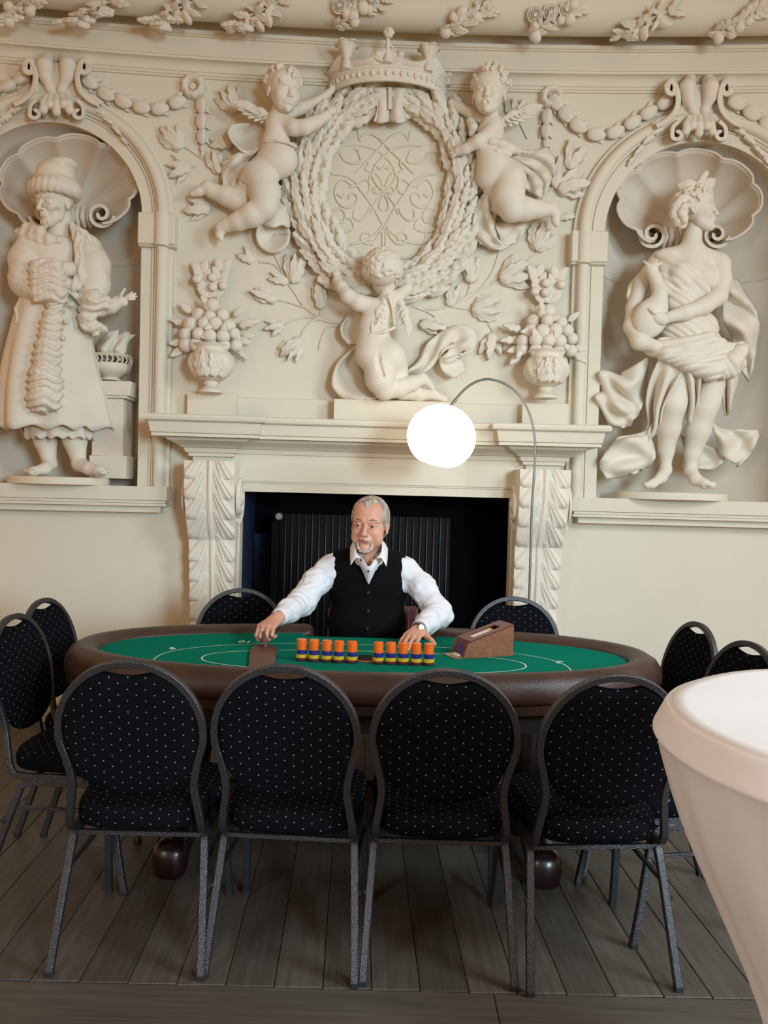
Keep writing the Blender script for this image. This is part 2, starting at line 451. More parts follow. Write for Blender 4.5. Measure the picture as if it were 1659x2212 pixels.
def archivolt(n):
    cx,r,zs=n['cx'],n['r'],n['zs']; path=[(cx-r,n['z0'],-1,0),(cx-r,2.2,-1,0),(cx-r,zs,-1,0)]
    for k in range(1,40):
        a=PI-PI*k/40; path.append((cx+r*math.cos(a),zs+r*math.sin(a),math.cos(a),math.sin(a)))
    path+=[(cx+r,zs,1,0),(cx+r,2.2,1,0),(cx+r,n['z0'],1,0)]
    mb=MB(); sweep(path,ARCH,mb); o=mb.build('trim_arch',PLASTER,WALL,sharp=35)
    mb=MB()
    for s in (-1,1):
        x0,x1=sorted((cx+s*(r-.012), cx+s*(r+.205))); y=wall_y((x0+x1)/2)
        z1=zs-.0; z0=z1-.195
        poly=[(x0,y+.02),(x1,y+.02)]
        # block with a soft wavy lower lip
        for (a,b,d) in ((z0+.012,z1,.088),(z0,z0+.012,.075)):
            mb.bbox((x0,y+.03,a),(x1,y-d,b),.006)
        xr0,xr1=sorted((cx+s*(r+.085), cx+s*(r+.17))); mb.tube([(  (xr0+xr1)/2,y-.07,z0+.002),((xr0+xr1)/2,y-.07,z1-.002)],.044,12)
    mb.build('impost_block',PLASTER,WALL,sharp=35)
archivolt(NL); archivolt(NR)
def hmould(name,x0,x1,prof,m=PLASTER,parent=None,sharp=30,kind='structure'):
    N=max(2,int((x1-x0)/.12)); mb=MB(); k=len(prof); vs_=[]
    for i in range(N+1):
        x=x0+(x1-x0)*i/N
        for d,z in prof: vs_.append(WP(x,d,z))
    fs_=[(i*k+j,(i+1)*k+j,(i+1)*k+j+1,i*k+j+1) for i in range(N) for j in range(k-1)]
    mb.add(vs_,fs_)
    for x,fl in ((x0,0),(x1,1)):
        vs_=[WP(x,d,z) for d,z in prof]+[WP(x,0,prof[-1][1]),WP(x,0,prof[0][1])]
        f=tuple(range(len(vs_))); mb.add(vs_,[f if not fl else f[::-1]])
    o=mb.build(name,m,parent,sharp=sharp)
    if parent is None: props(o,kind=kind)
    return o
XW=3.4
# cornice: bottom fillets, cyma, fascia, top fillets, cavetto
hmould('trim_1',-XW,XW,[(0,3.848),(.014,3.850),(.014,3.861),(.022,3.863),(.022,3.876),(.030,3.880)]+[(.030+.040*(1-math.cos(t)),3.880+.046*math.sin(t)) for t in np.linspace(0,PI/2,7)]+[(.082,3.928),(.082,3.941),(.088,3.943),(.088,3.957),(.060,3.959)])
hmould('trim_2',-XW,XW,[(.060,3.955),(.060,4.062),(.072,4.063),(.072,4.071),(.082,4.073),(.084,4.090),(.076,4.094)]+[(.076-.07*math.sin(t),4.098+.05*(1-math.cos(t))) for t in np.linspace(0,PI/2,7)]+[(.006,4.36)])
TD,TZ,TR=.185,4.222,.118
hmould('trim_3',-XW,XW,[(TD+TR*math.cos(t),TZ+TR*math.sin(t)) for t in np.linspace(math.radians(-200),math.radians(150),30)],sharp=60)
# niche ledges
def ledge(name,x0,x1,e0,e1):
    mb=MB()
    N=10
    for (za,zb,d,ins) in ((1.335,1.416,.115,0),(1.318,1.333,.105,.012),(1.300,1.316,.112,.004),(1.262,1.298,.075,.045)):
        a=x0+(ins if e0 else 0); b=x1-(ins if e1 else 0)
        for i in range(N):
            p=a+(b-a)*i/N; q=a+(b-a)*(i+1)/N
            mb.add([WP(p,0,za),WP(q,0,za),WP(q,d,za),WP(p,d,za),WP(p,0,zb),WP(q,0,zb),WP(q,d,zb),WP(p,d,zb)],
               [(0,1,2,3),(7,6,5,4),(3,2,6,7)]+([(0,3,7,4)] if i==0 else [])+([(1,5,6,2)] if i==N-1 else []))
    o=mb.build(name,PLASTER,None,smooth=False); props(o,kind='structure')
ledge('trim_4',-XW,wxz(360,1062,.115)[0],0,1)
ledge('trim_5',wxz(1237,1090,.115)[0],XW,1,0)
# inner panel step between the chimney breast and the niches (shallow raised field)
hmould('baseboard_back',-XW,XW,[(0,0),(.022,0),(.022,.075),(.018,.085),(.0,.09)],m=mat('baseboard_grey',(.36,.33,.28),.6))
# attic band over the mantel
o=hmould('trim_6',wxz(405,870)[0],wxz(1232,890)[0],[(0,1.80),(.028,1.80),(.028,1.965),(.022,1.968),(0,1.97)])
# ------------------------------------------------------------------ floor
GROUT=mat('floor_gap',(.012,.010,.008),.9)
mb=MB(); mb.add([(-3.6,-.9,-.03),(3.6,-.9,-.03),(3.6,5.8,-.03),(-3.6,5.8,-.03)],[(0,1,2,3)])
FLOOR=mb.build('floor',GROUT,smooth=False); props(FLOOR,kind='structure')
def oak(name,c):
    m=mat(name,c,.55,spec=.35); nt=m.node_tree; N=nt.nodes; L=nt.links; b=N['Principled BSDF']
    tc=N.new('ShaderNodeTexCoord'); oi=N.new('ShaderNodeObjectInfo'); ad=N.new('ShaderNodeVectorMath'); ad.operation='ADD'
    L.new(tc.outputs['Object'],ad.inputs[0]); ml=N.new('ShaderNodeVectorMath'); ml.operation='SCALE'; ml.inputs['Scale'].default_value=37
    cx=N.new('ShaderNodeCombineXYZ'); L.new(oi.outputs['Random'],cx.inputs[0]); L.new(oi.outputs['Random'],cx.inputs[1]); L.new(cx.outputs[0],ml.inputs[0]); L.new(ml.outputs[0],ad.inputs[1])
    mp=N.new('ShaderNodeMapping'); mp.inputs['Scale'].default_value=(30,1.6,1); L.new(ad.outputs[0],mp.inputs[0])
    n=N.new('ShaderNodeTexNoise'); n.inputs['Scale'].default_value=1.6; n.inputs['Detail'].default_value=8; n.inputs['Roughness'].default_value=.65; L.new(mp.outputs[0],n.inputs['Vector'])
    cr=N.new('ShaderNodeValToRGB'); cr.color_ramp.elements[0].position=.25; cr.color_ramp.elements[1].position=.8
    cr.color_ramp.elements[0].color=(*[v*.62 for v in c],1); cr.color_ramp.elements[1].color=(*[v*1.35 for v in c],1)
    L.new(n.outputs['Fac'],cr.inputs[0])
    hs=N.new('ShaderNodeHueSaturation'); mr=N.new('ShaderNodeMapRange'); mr.inputs['To Min'].default_value=.78; mr.inputs['To Max'].default_value=1.22
    L.new(oi.outputs['Random'],mr.inputs['Value']); L.new(mr.outputs[0],hs.inputs['Value']); L.new(cr.outputs[0],hs.inputs['Color']); L.new(hs.outputs[0],b.inputs['Base Color'])
    bp=N.new('ShaderNodeBump'); bp.inputs['Strength'].default_value=.25; bp.inputs['Distance'].default_value=.004; L.new(n.outputs['Fac'],bp.inputs['Height']); L.new(bp.outputs[0],b.inputs['Normal'])
    return m
OAK=oak('oak_smoked',(.088,.074,.058))
def plank_mesh(w,l):
    mb=MB(); mb.bbox((0,0,-.022),(w-.0022,l-.0022,0),.0022)
    me=make_mesh('plank',mb.v,mb.f,False); me.materials.append(OAK); return me
PW=.1405; rnd=random.Random(3); cache={}
def plank(x,y,w,l,rz=0):
    key=(round(w,3),round(l,3)); me=cache.get(key) or cache.setdefault(key,plank_mesh(w,l))
    o=bpy.data.objects.new('plank',me); C.objects.link(o); o.parent=FLOOR; o.location=(x,y,rnd.uniform(-.0006,.0003)); o.rotation_euler=(0,0,rz)
YF=at_z(829,2138,0).y
skew=math.radians(-1.9)
for i in range(-25,25):
    x=i*PW; y=YF; first=rnd.choice((.9,1.3,1.7,2.1))
    while y<5.7:
        l=first if y==YF else 2.1
        l=min(l,5.72-y); plank(x-(y-YF)*math.tan(-skew),y,PW,max(l,.05),-skew); y+=l
for r in range(4):
    x=-3.55+rnd.uniform(-.9,0)*0-r*.55%1.1
    while x<3.5:
        l=1.95; plank(x,YF-.003-.235*r,.235,l,-PI/2); x+=l

mb=MB(); mb.box((-3.5,-1.2,4.72),(3.5,5.9,4.80)); o=mb.build('ceiling',PLASTER,None,smooth=False); props(o,kind='structure')
# ================================================================== THE FIREPLACE
BLACK=mat('black_interior',(.0035,.0035,.004),.9,spec=.05)
NAVY=mat('navy_panel',(.022,.040,.085),.7,spec=.1)
BLACKMETAL=mat('black_radiator',(.0035,.0035,.004),.5,spec=.12); FINM=mat('radiator_edge',(.03,.03,.033),.4)
def strip(mb,x0,x1,poly_fn,prof):
    N=max(1,int((x1-x0)/.15)); k=len(prof); vs_=[]
    for i in range(N+1):
        x=x0+(x1-x0)*i/N
        for d,z in prof: vs_.append(WP(x,d,z))
    mb.add(vs_,[(i*k+j,(i+1)*k+j,(i+1)*k+j+1,i*k+j+1) for i in range(N) for j in range(k-1)])
def rings(mb,x0,x1,rg):
    """moulded block: rg list of (z, inset, dep) bottom to top, mitred at both ends"""
    N=8; vs_=[]
    for z,ins,dep in rg:
        a,b=x0+ins,x1-ins
        row=[WP(a,-.02,z)]+[WP(a+(b-a)*i/N,dep,z) for i in range(N+1)]+[WP(b,-.02,z)]
        vs_+=row
    m=N+3; fs_=[(r*m+i,r*m+i+1,(r+1)*m+i+1,(r+1)*m+i) for r in range(len(rg)-1) for i in range(m-1)]
    fs_.append(tuple(range(m))[::-1]); fs_.append(tuple((len(rg)-1)*m+i for i in range(m)))
    mb.add(vs_,fs_)
FP=thing('fireplace_surround','pale carved stone fireplace surround with a stepped mantel shelf around the black opening','fireplace',(0,5.0,0))
MX0=wxz(304,905,.37)[0]; MX1=wxz(1323,926,.37)[0]
B0=wxz(574,915,.37)[0]; B1=wxz(1064,925,.37)[0]
SHELF=[(1.575,.235,.13),(1.600,.235,.135),(1.602,.215,.155),(1.622,.212,.157),(1.624,.20,.17),(1.650,.19,.18),(1.652,.178,.195),(1.662,.17,.205),(1.675,.145,.235),(1.690,.118,.262),(1.704,.105,.27),(1.706,.045,.325),(1.722,.045,.325),(1.724,.052,.318),(1.728,.042,.328),(1.788,.03,.34),(1.790,.012,.357),(1.797,.003,.366),(1.812,0,.37),(1.824,.004,.366),(1.830,.014,.356)]
mb=MB()
rings(mb,MX0,B0,SHELF); rings(mb,B1,MX1,SHELF)
rings(mb,B0-.25,B1+.25,[(z,0,max(.10,d-.055)) for z,i,d in SHELF])
mb.build('mantel_shelf',PLASTER,FP,sharp=28)
mb=MB()
hx0,hx1=wxz(497,1030,.1)[0],wxz(1128,1030,.1)[0]
rings(mb,hx0,hx1,[(1.463,0,.105),(1.58,0,.105)])
mb.build('lintel',PLASTER,FP,smooth=False)
mb=MB(); fw=.062
for (a,b,z0,z1) in ((FX0-.075,FX0+.005,0,FZ-.002),(FX1-.005,FX1+.075,0,FZ-.002)):
    x0,x1=a,b; y=wall_y((a+b)/2); mb.bbox((x0,y+.03,z0),(x1,y-.085,z1),.004)
rings(mb,FX0-.075,FX1+.075,[(FZ-.004,0,.088),(1.452,0,.088),(1.453,.0,.097),(1.462,0,.097)])
mb.build('opening_frame',PLASTER,FP,sharp=30)
def console(x0t,x1t,x0b,x1b,inner,flip):
    """S-shaped bracket pilaster carved with overlapping acanthus leaf lobes"""
    NS,NT=250,72; ztop=1.572
    S_,T_=np.meshgrid(np.linspace(0,1,NS+1),np.linspace(-1,1,NT+1),indexing='ij')
    dz=ztop*S_; t=T_; aa=np.abs(t)
    D=np.where(dz<.46,.285-.11*(np.minimum(dz,.46)/.46)**2.4+.012*np.sin(np.minimum(dz,.46)/.46*PI),.175-.055*np.minimum(1,(dz-.46)/.9))
    q=np.minimum(1,dz/1.3); w0=x0t+(x0b-x0t)*q; w1=x1t+(x1b-x1t)*q
    hw=(w1-w0)/2; X=aa*hw
    h=.011*np.exp(-(t/.075)**2)-.006*np.exp(-((aa-.15)/.05)**2)+.003*np.cos(2*PI*aa*5+dz*9)*(aa<.5)
    P=.116
    for k in range(-1,15):
        zk=.075+k*P+(.02 if k>3 else 0)
        for (xa,za,xb,zb,ra,rb,hh) in ((.035,zk-.125,.112,zk-.002,.012,.034,.019),(.03,zk-.11,.078,zk+.012,.010,.024,.012)):
            px=X-xa; pz=dz-za; vx,vz=xb-xa,zb-za; L2=vx*vx+vz*vz
            tt=np.clip((px*vx+pz*vz)/L2,0,1); d=np.hypot(px-tt*vx,pz-tt*vz); rr=ra+(rb-ra)*tt
            side=(px*vz-pz*vx)/math.sqrt(L2)
            dome=np.sqrt(np.clip(1-(d/rr)**2,0,1))
            lob=hh*(.35+.65*tt)*dome-.0035*np.cos(side/rr*2*PI*1.25)*dome
            h=np.maximum(h,lob)
    Xw=(w0+w1)/2+hw*t
    edge=np.clip((aa-.97)/.03,0,1)
    Yw=5.10-0.0253*Xw*Xw+0.025*Xw-(D+h)+.014*edge
    vs_=[tuple(p) for p in np.stack([Xw,Yw,ztop-dz],-1).reshape(-1,3)]
    fs_=[(i*(NT+1)+j,(i+1)*(NT+1)+j,(i+1)*(NT+1)+j+1,i*(NT+1)+j+1) for i in range(NS) for j in range(NT)]
    n=len(vs_)
    # sides back to the wall
    L=[i*(NT+1) for i in range(NS+1)]; R=[i*(NT+1)+NT for i in range(NS+1)]
    for idx,fl in ((L,1),(R,0)):
        b=len(vs_); vs_+= [(vs_[k][0],wall_y(vs_[k][0])+.01,vs_[k][2]) for k in idx]
        for i in range(NS):
            f=(idx[i],idx[i+1],b+i+1,b+i); fs_.append(f if fl==0 else f[::-1])
    mb=MB(); mb.add(vs_,fs_)
    o=mb.build('console',STUCCO,FP,sharp=45)
    # volutes on the side faces
    for s in (-1,1):
        x=(x0t if s<0 else x1t)
        y0=wall_y(x)
        mb=MB()
        for (cy,cz,R0,th) in ((y0-.16,1.36,.105,.030),):
            pts=[]; 
            for k in range(60):
                a=-PI/2+ k/59*2.2*2*PI; r=R0*(1-.82*k/59)
                pts.append((x+s*(.004+.012*k/59),cy+r*math.cos(a)*.95,cz+r*math.sin(a)*1.25))
            mb.tube(pts,[.016*(1-.35*k/59) for k in range(60)],8)
            mb.lathe([(0,.034),(.02,.032),(.03,.02),(.034,0)],(x+s*0,cy,cz),16,'x') if s>0 else mb.lathe([(0,-.034),(.02,-.032),(.03,-.02),(.034,0)],(x,cy,cz),16,'x')
            mb.lathe([(0,.016*s),(R0*.7,.012*s),(R0,.0)],(x,cy,cz),24,'x')
        mb.build('volute',STUCCO,o,sharp=60)
    return o
cxl=[wxz(u,v,.27)[0] for u,v in ((397,1010),(510,1010),(402,1330),(492,1330))]
cxr=[wxz(u,v,.27)[0] for u,v in ((1121,1020),(1234,1020),(1112,1340),(1209,1340))]
console(cxl[0],cxl[1],cxl[2],cxl[3],1,0); console(cxr[0],cxr[1],cxr[2],cxr[3],-1,0)
# firebox lining
mb=MB(); yb=wall_y(0)+.46
mb.box((FX0-.02,yb,0),(FX1+.02,yb+.03,FZ+.02)); mb.box((FX1-.004,wall_y(FX1)+.0,0),(FX1+.03,yb,FZ)); mb.box((FX0-.02,wall_y(0)-.0,FZ-.006),(FX1+.02,yb,FZ+.02))
mb.build('firebox_lining',BLACK,FP,smooth=False)
mb=MB(); mb.box((FX0-.03,wall_y(FX0)+.004,0),(FX0+.004,yb,FZ)); mb.box((FX0,yb-.012,0),(FX0+.31,yb-.002,1.12))
mb.build('side_lining',NAVY,FP,smooth=False)
# radiator inside the opening
rx0=wxz(585,1110,-.3)[0]; rx1=wxz(975,1110,-.3)[0]; ry=wall_y(0)+.22
RAD=thing('radiator','tall black ribbed panel radiator standing inside the fireplace opening','radiator',((rx0+rx1)/2,ry+.06,0))
mb=MB(); mb.bbox((rx0,ry+.03,.12),(rx1,ry+.10,1.27),.01); mb.build('panel',BLACKMETAL,RAD)
rv=at_y(640,1107,ry); nfin=25
for i in range(nfin):
    x=rx0+.10+(rx1-rx0-.13)*i/(nfin-1)
    mb=MB(); mb.bbox((x-.0028,ry+.012,.15),(x+.0028,ry+.035,1.265),.001); mb.build('fin',FINM,RAD,sharp=60)
for x in (rx0+.1,rx1-.1):
    mb=MB(); mb.bbox((x-.02,ry+.04,0),(x+.02,ry+.09,.13),.004); mb.build('foot',BLACKMETAL,RAD)
kp=at_y(604,1115,ry-.03)
mb=MB(); mb.lathe([(0,-.05),(.018,-.05),(.024,-.044),(.026,-.01),(.024,0),(.012,.002),(.012,.05)],tuple(kp),20,'y')
props(mb.build('valve_knob',mat('knob_grey',(.32,.32,.31),.4,.6),RAD),label='grey round thermostat knob')
mb=MB(); mb.tube([(kp.x,kp.y+.05,kp.z),(kp.x,kp.y+.06,kp.z-.03),(kp.x,kp.y+.06,.02)],.009,8); mb.build('pipe',BLACKMETAL,RAD)
# pedestal blocks on the mantel
def pedestal(u0,u1,vt,vb,dep,label):
    x0,x1=wxz(u0,vt,dep)[0],wxz(u1,vt,dep)[0]; z1=wxz((u0+u1)/2,vt,dep)[1]; z0=1.80
    mb=MB(); rings(mb,x0,x1,[(z0,0,dep),(z1-.004,0,dep),(z1,.004,dep-.004)])
    o=mb.build('pedestal',PLASTER,None,smooth=False); props(o,label,'pedestal'); return o,z1
pedestal(405,512,850,897,.075,'plain cream stone block on the mantel under the left fruit urn')
pedestal(722,985,865,908,.14,'wide plain cream block under the kneeling cherub above the fireplace')
pedestal(1129,1228,871,918,.10,'plain cream stone block on the mantel under the right fruit urn')

# ================================================================== LEAVES AND OTHER SMALL RELIEF FORMS
def leaf_mesh(name,W,H,lobes,amp,NU=12,NV=8,rib=.03,curl=.0,mt=None,base=.12):
    vs_=[]; top=[]
    for i in range(NU+1):
        u=i/NU
        w=.5*W*(math.sin(PI*min(1,max(0,(u*(1-base)+base)))**.85))**.75*(1+amp*math.sin(2*PI*lobes*u-.6))
        if u==0: w=.06*W
        if u==1: w=.05*W
        for j in range(NV+1):
            v=j/NV*2-1
            z=H*(math.sin(PI*(u*.86+.12))**.8)*(1-.75*v*v)-rib*math.exp(-(v/.16)**2)*math.sin(PI*u)
            z+=.5*amp*W*.35*math.sin(2*PI*lobes*u-.6)*abs(v)-curl*max(0,u-.7)*2+.5*rib*math.cos(v*8)*math.sin(PI*u)
            y=u+.10*abs(v)*math.sin(PI*u)*(.5)
            vs_.append((w*v,y,z))
    n=NV+1; fs_=[(i*n+j,i*n+j+1,(i+1)*n+j+1,(i+1)*n+j) for i in range(NU) for j in range(NV)]
    rim=[i*n for i in range(NU,0,-1)]+[j for j in range(0,n)]+[i*n+NV for i in range(1,NU+1)]+[NU*n+j for j in range(NV-1,0,-1)]
    b=len(vs_); vs_+=[(vs_[k][0]*.8,vs_[k][1]*.94+.03,vs_[k][2]-H*.75-.04) for k in rim]
    m=len(rim); fs_+=[(rim[k],b+k,b+(k+1)%m,rim[(k+1)%m]) for k in range(m)]
    me=make_mesh(name,vs_,fs_,True,75); me.materials.append(mt or STUCCO); return me
LEAF=[leaf_mesh('leaf_lobed',.36,.17,2.6,.20,curl=.05,rib=.09,NU=14,NV=8), leaf_mesh('leaf_wide',.42,.20,3.1,.18,curl=.10,rib=.10,NU=14,NV=8), leaf_mesh('leaf_slim',.30,.15,2.2,.16,curl=-.04,rib=.07,NU=14,NV=8)]
LEAFW=[leaf_mesh('leaf_wreath',.30,.12,3.6,.20,NU=18,NV=6,curl=.02,rib=.06), leaf_mesh('leaf_wreath_b',.34,.15,3.1,.17,NU=16,NV=6,curl=.08,rib=.07), leaf_mesh('leaf_wreath_c',.27,.11,3.9,.22,NU=18,NV=6,rib=.05)]
SMOOTHLEAF=[leaf_mesh('leaf_smooth',.42,.13,1,.0,NU=8,NV=6,rib=.05), leaf_mesh('leaf_smooth_b',.52,.16,1,.03,NU=8,NV=6,rib=.05)]
FEATHER=leaf_mesh('feather_form',.34,.07,1,.0,NU=7,NV=6,rib=.03,base=.25)
def orient(d,n,tilt=0,roll=0):
    n=Vector(n).normalized(); d=Vector(d); d=(d-n*d.dot(n)).normalized()
    if tilt: d2=d*math.cos(tilt)+n*math.sin(tilt); n=n*math.cos(tilt)-d*math.sin(tilt); d=d2
    x=d.cross(n)
    if roll: x2=x*math.cos(roll)+n*math.sin(roll); n=n*math.cos(roll)-x*math.sin(roll); x=x2
    return Matrix((x,d,n)).transposed().to_4x4()
def piece(name,me,parent,pos,ang,L,tilt=0.,roll=0.,n=(0,-1,0),sw=1.,sh=1.):
    a=math.radians(ang); M=orient((math.cos(a),0,math.sin(a)),n,tilt,roll)
    o=bpy.data.objects.new(name,me); C.objects.link(o); o.parent=parent
    o.matrix_parent_inverse=wmat(parent).inverted()
    o.matrix_basis=Matrix.Translation(pos)@M@Matrix.Diagonal((L*sw,L,L*sh,1)); return o
def bunch(parent,u,v,ang,L,n=3,spread=24,dep=.006,meshes=LEAF,seed=0,tilt=.16):
    r=random.Random(seed*13+int(u)+int(v)*7)
    for k in range(n):
        t=(k-(n-1)/2)
        order=abs(t)
        piece('leaf',meshes[(k+seed)%len(meshes)],parent,wpt(u,v,dep+.012*(n/2-order)),ang+t*spread+r.uniform(-4,4),L*WS*r.uniform(.95,1.12)*(1-.08*order),tilt*(1-.4*order),t*.35)
def wtube(parent,name,pts,r,m=STUCCO,dep=.006,n=6):
    P=catmull([tuple(wpt(p[0],p[1],p[2] if len(p)>2 else dep)) for p in pts],5); rr=np.linspace(r,r*.6,len(P))*WS
    mb=MB(); mb.tube([tuple(p) for p in P],list(rr),n); return mb.build(name,m,parent,sharp=80)
# ---- branches of leaves spread on the wall
def branch(label,loc,stems,bunches):
    p=wpt(*loc,0); B=thing('leaf_branch',label,'plaster relief',tuple(p),'leafy plaster branches round the wreath')
    for s in stems: wtube(B,'stem',s,2.4)
    for i,b in enumerate(bunches): bunch(B,b[0],b[1],b[2],b[3],b[4],b[5] if len(b)>5 else 24,seed=i,meshes=(LEAF if len(b)<7 else b[6]))
branch('plaster leaf branch left of the wreath, reaching up beside the upper left cherub',(520,380),
 [[(525,420),(480,385),(440,345),(400,318)],[(425,358),(410,362),(405,365)],[(560,300),(530,262),(508,238)],[(480,385),(472,365),(466,362)],[(520,455),(470,452),(445,455)]],
 [(512,243,118,62,4,20),(392,322,128,62,4,18),(410,362,190,50,4,30),(503,312,182,52,2,16),(474,376,108,48,3,20),(455,452,172,58,4,24)])
branch('plaster leaf branch fanning out below left of the wreath',(650,650),
 [[(745,700),(700,690),(660,665),(635,630),(615,600)],[(660,665),(630,655),(600,648)],[(735,702),(705,710),(692,740),(689,757)],[(720,698),(680,690),(655,715),(650,732)],[(700,690),(670,685),(640,690),(615,702)],[(560,565),(590,570),(605,585)],[(612,590),(598,560),(590,545)],[(697,660),(694,668),(690,690)]],
 [(548,566,140,42,2,34),(633,612,86,64,3,20),(624,610,160,48,2,20),(694,668,100,56,3,16),(598,650,162,58,3,14),(612,700,200,40,3,26),(652,732,232,60,4,18)])
branch('plaster leaf branch right of the wreath below the upper right cherub\'s wing',(1200,400),
 [[(1170,425),(1200,402),(1232,365)],[(1140,300),(1125,270),(1115,258)]],
 [(1113,262,80,52,4,26),(1228,366,70,66,2,34),(1200,408,62,70,2,40),(1204,410,14,74,3,22),(1205,470,8,42,2,14)])
branch('plaster leaf branch fanning out below right of the wreath',(1020,640),
 [[(892,662),(940,668),(985,655),(1030,630),(1062,590),(1078,545)],[(985,655),(1010,640),(1060,615),(1090,600),(1160,545)],[(895,662),(935,680),(945,700)],[(975,662),(1010,668),(1025,672)],[(1055,700),(1062,710),(1064,722)],[(1016,612),(1012,630),(1005,645)],[(1128,430+130),(1100,585),(1060,610)]],
 [(1018,612,94,62,3,18),(1158,541,66,60,4,22),(1080,604,22,74,4,24),(971,662,74,54,2,22),(1020,670,10,64,4,22),(906,700,-12,56,3,18),(1064,720,265,56,3,28)])
# ---- husk garlands
def husk_mesh():
    mb=MB(); pr=[(0,0),(.16,.03),(.27,.18),(.31,.40),(.29,.62),(.22,.82),(.10,.96),(0,1.0)]
    mb.lathe([(r,z) for r,z in pr],(0,0,0),24,'z',fn=lambda a,t:1+.10*math.cos(3*a)*(1 if t<.95 else 0)-.05*abs(math.sin(1.5*a)))
    vs_=[(x,z,y) for x,y,z in mb.v]
    me=make_mesh('husk_form',vs_,[f[::-1] for f in mb.f],True,80); me.materials.append(STUCCO); return me
HUSK=husk_mesh()
def garland(label,pts,group='husk garlands under the cornice',tail=False,L=40,rosette=None):
    p=wpt(pts[0][0],pts[0][1],0); G=thing('garland',label,'garland',tuple(p),group)
    n=len(pts)
    for i,(u,v) in enumerate(pts):
        a=pts[max(0,i-1)]; b=pts[min(n-1,i+1)]; ang=math.degrees(math.atan2(-(b[1]-a[1]),b[0]-a[0]))
        if pts[-1][0]>5000: ang=0
        LL=(L if isinstance(L,(int,float)) else L[i]); l=LL*WS*.98
        d=Vector((math.cos(math.radians(ang)),0,math.sin(math.radians(ang))))
        q=wpt(u,v,.034*LL/40)-d*l*.5
        h=piece('husk',HUSK,G,q,ang,l,sh=.9,sw=1.08)
        if LL>20:
            for s in (-1,1): piece('leaf',SMOOTHLEAF[0],G,wpt(u,v,.008)-d*l*.2,ang+180*0+s*34,l*.8,.05)
    return G
garland('husk garland swag running from the left keystone scroll to the left rosette',[(195,176),(230,203),(267,219),(306,231),(346,234),(384,220)])
garland('husk garland hanging straight down from the left rosette',[(436,228),(436,263),(437,296),(437,321),(437,334)],L=[38,38,34,17,13])
garland('husk garland cut by the left picture edge beside the left keystone scroll',[(45,170),(14,187),(-20,196)])
garland('husk garland swag sagging from the right rosette to the right keystone scroll',[(1202,222),(1224,248),(1250,272),(1289,290),(1330,284),(1367,263),(1402,242),(1438,220)],L=42)
garland('short husk garland hanging straight down from the right rosette',[(1182,253),(1180,284),(1180,310)],L=[36,34,22])
garland('husk garland falling right of the right keystone scroll',[(1592,222),(1625,245),(1660,268)],L=42)
def rosette(u,v,r,label):
    R_=thing('rosette',label,'plaster relief',tuple(wpt(u,v,0)))
    def f(a,t): return 1+.06*math.cos(9*a)
    mb=MB(); c=wpt(u,v,0)
    mb.lathe([(r*WS*(.42+.58*.5*(1-math.cos(t))) if False else r*WS*(.68-.34*math.cos(t)),-.045*math.sin(t)*1.2) for t in np.linspace(-.2,PI+.2,14)][::-1],(c.x,c.y,c.z),36,'y',fn=f)
    mb.build('ring',STUCCO,R_,sharp=80)
    mb=MB(); mb.lathe([(0,-.03),(r*WS*.25,-.028),(r*WS*.36,-.01),(r*WS*.4,0)],(c.x,c.y,c.z),20,'y'); mb.build('centre',STUCCO,R_)
rosette(419,190,27,'round plaster rosette knot at the right end of the left husk swag')
rosette(1190,213,26,'round plaster rosette knot at the left end of the right husk swag')
# ---- ribbons standing out from the wall, for scroll work
def wband(mb,pts,r,d0,d1,k=6,taper=None):
    P=catmull([(p[0],p[1]) for p in pts],k); n=len(P); vs_=[]
    rr=np.linspace(r,r if taper is None else taper,n)
    for i in range(n):
        t=P[min(n-1,i+1)]-P[max(0,i-1)]; t/=np.linalg.norm(t)+1e-9; nx,ny=-t[1],t[0]
        for s,d in ((-1,d0),(-1,d1*.93),(-.6,d1),(.6,d1),(1,d1*.93),(1,d0)):
            vs_.append(tuple(wpt(P[i][0]+nx*rr[i]*s,P[i][1]+ny*rr[i]*s,d)))
    fs_=[(i*6+j,i*6+j+1,(i+1)*6+j+1,(i+1)*6+j) for i in range(n-1) for j in range(5)]
    fs_.append(tuple(range(6))); fs_.append(tuple((n-1)*6+j for j in range(5,-1,-1)))
    mb.add(vs_,fs_)
def spiral(cx,cy,r0,r1,a0,a1,n=14): return [(cx+(r0+(r1-r0)*i/n)*math.cos(math.radians(a0+(a1-a0)*i/n)), cy+(r0+(r1-r0)*i/n)*math.sin(math.radians(a0+(a1-a0)*i/n))) for i in range(n+1)]
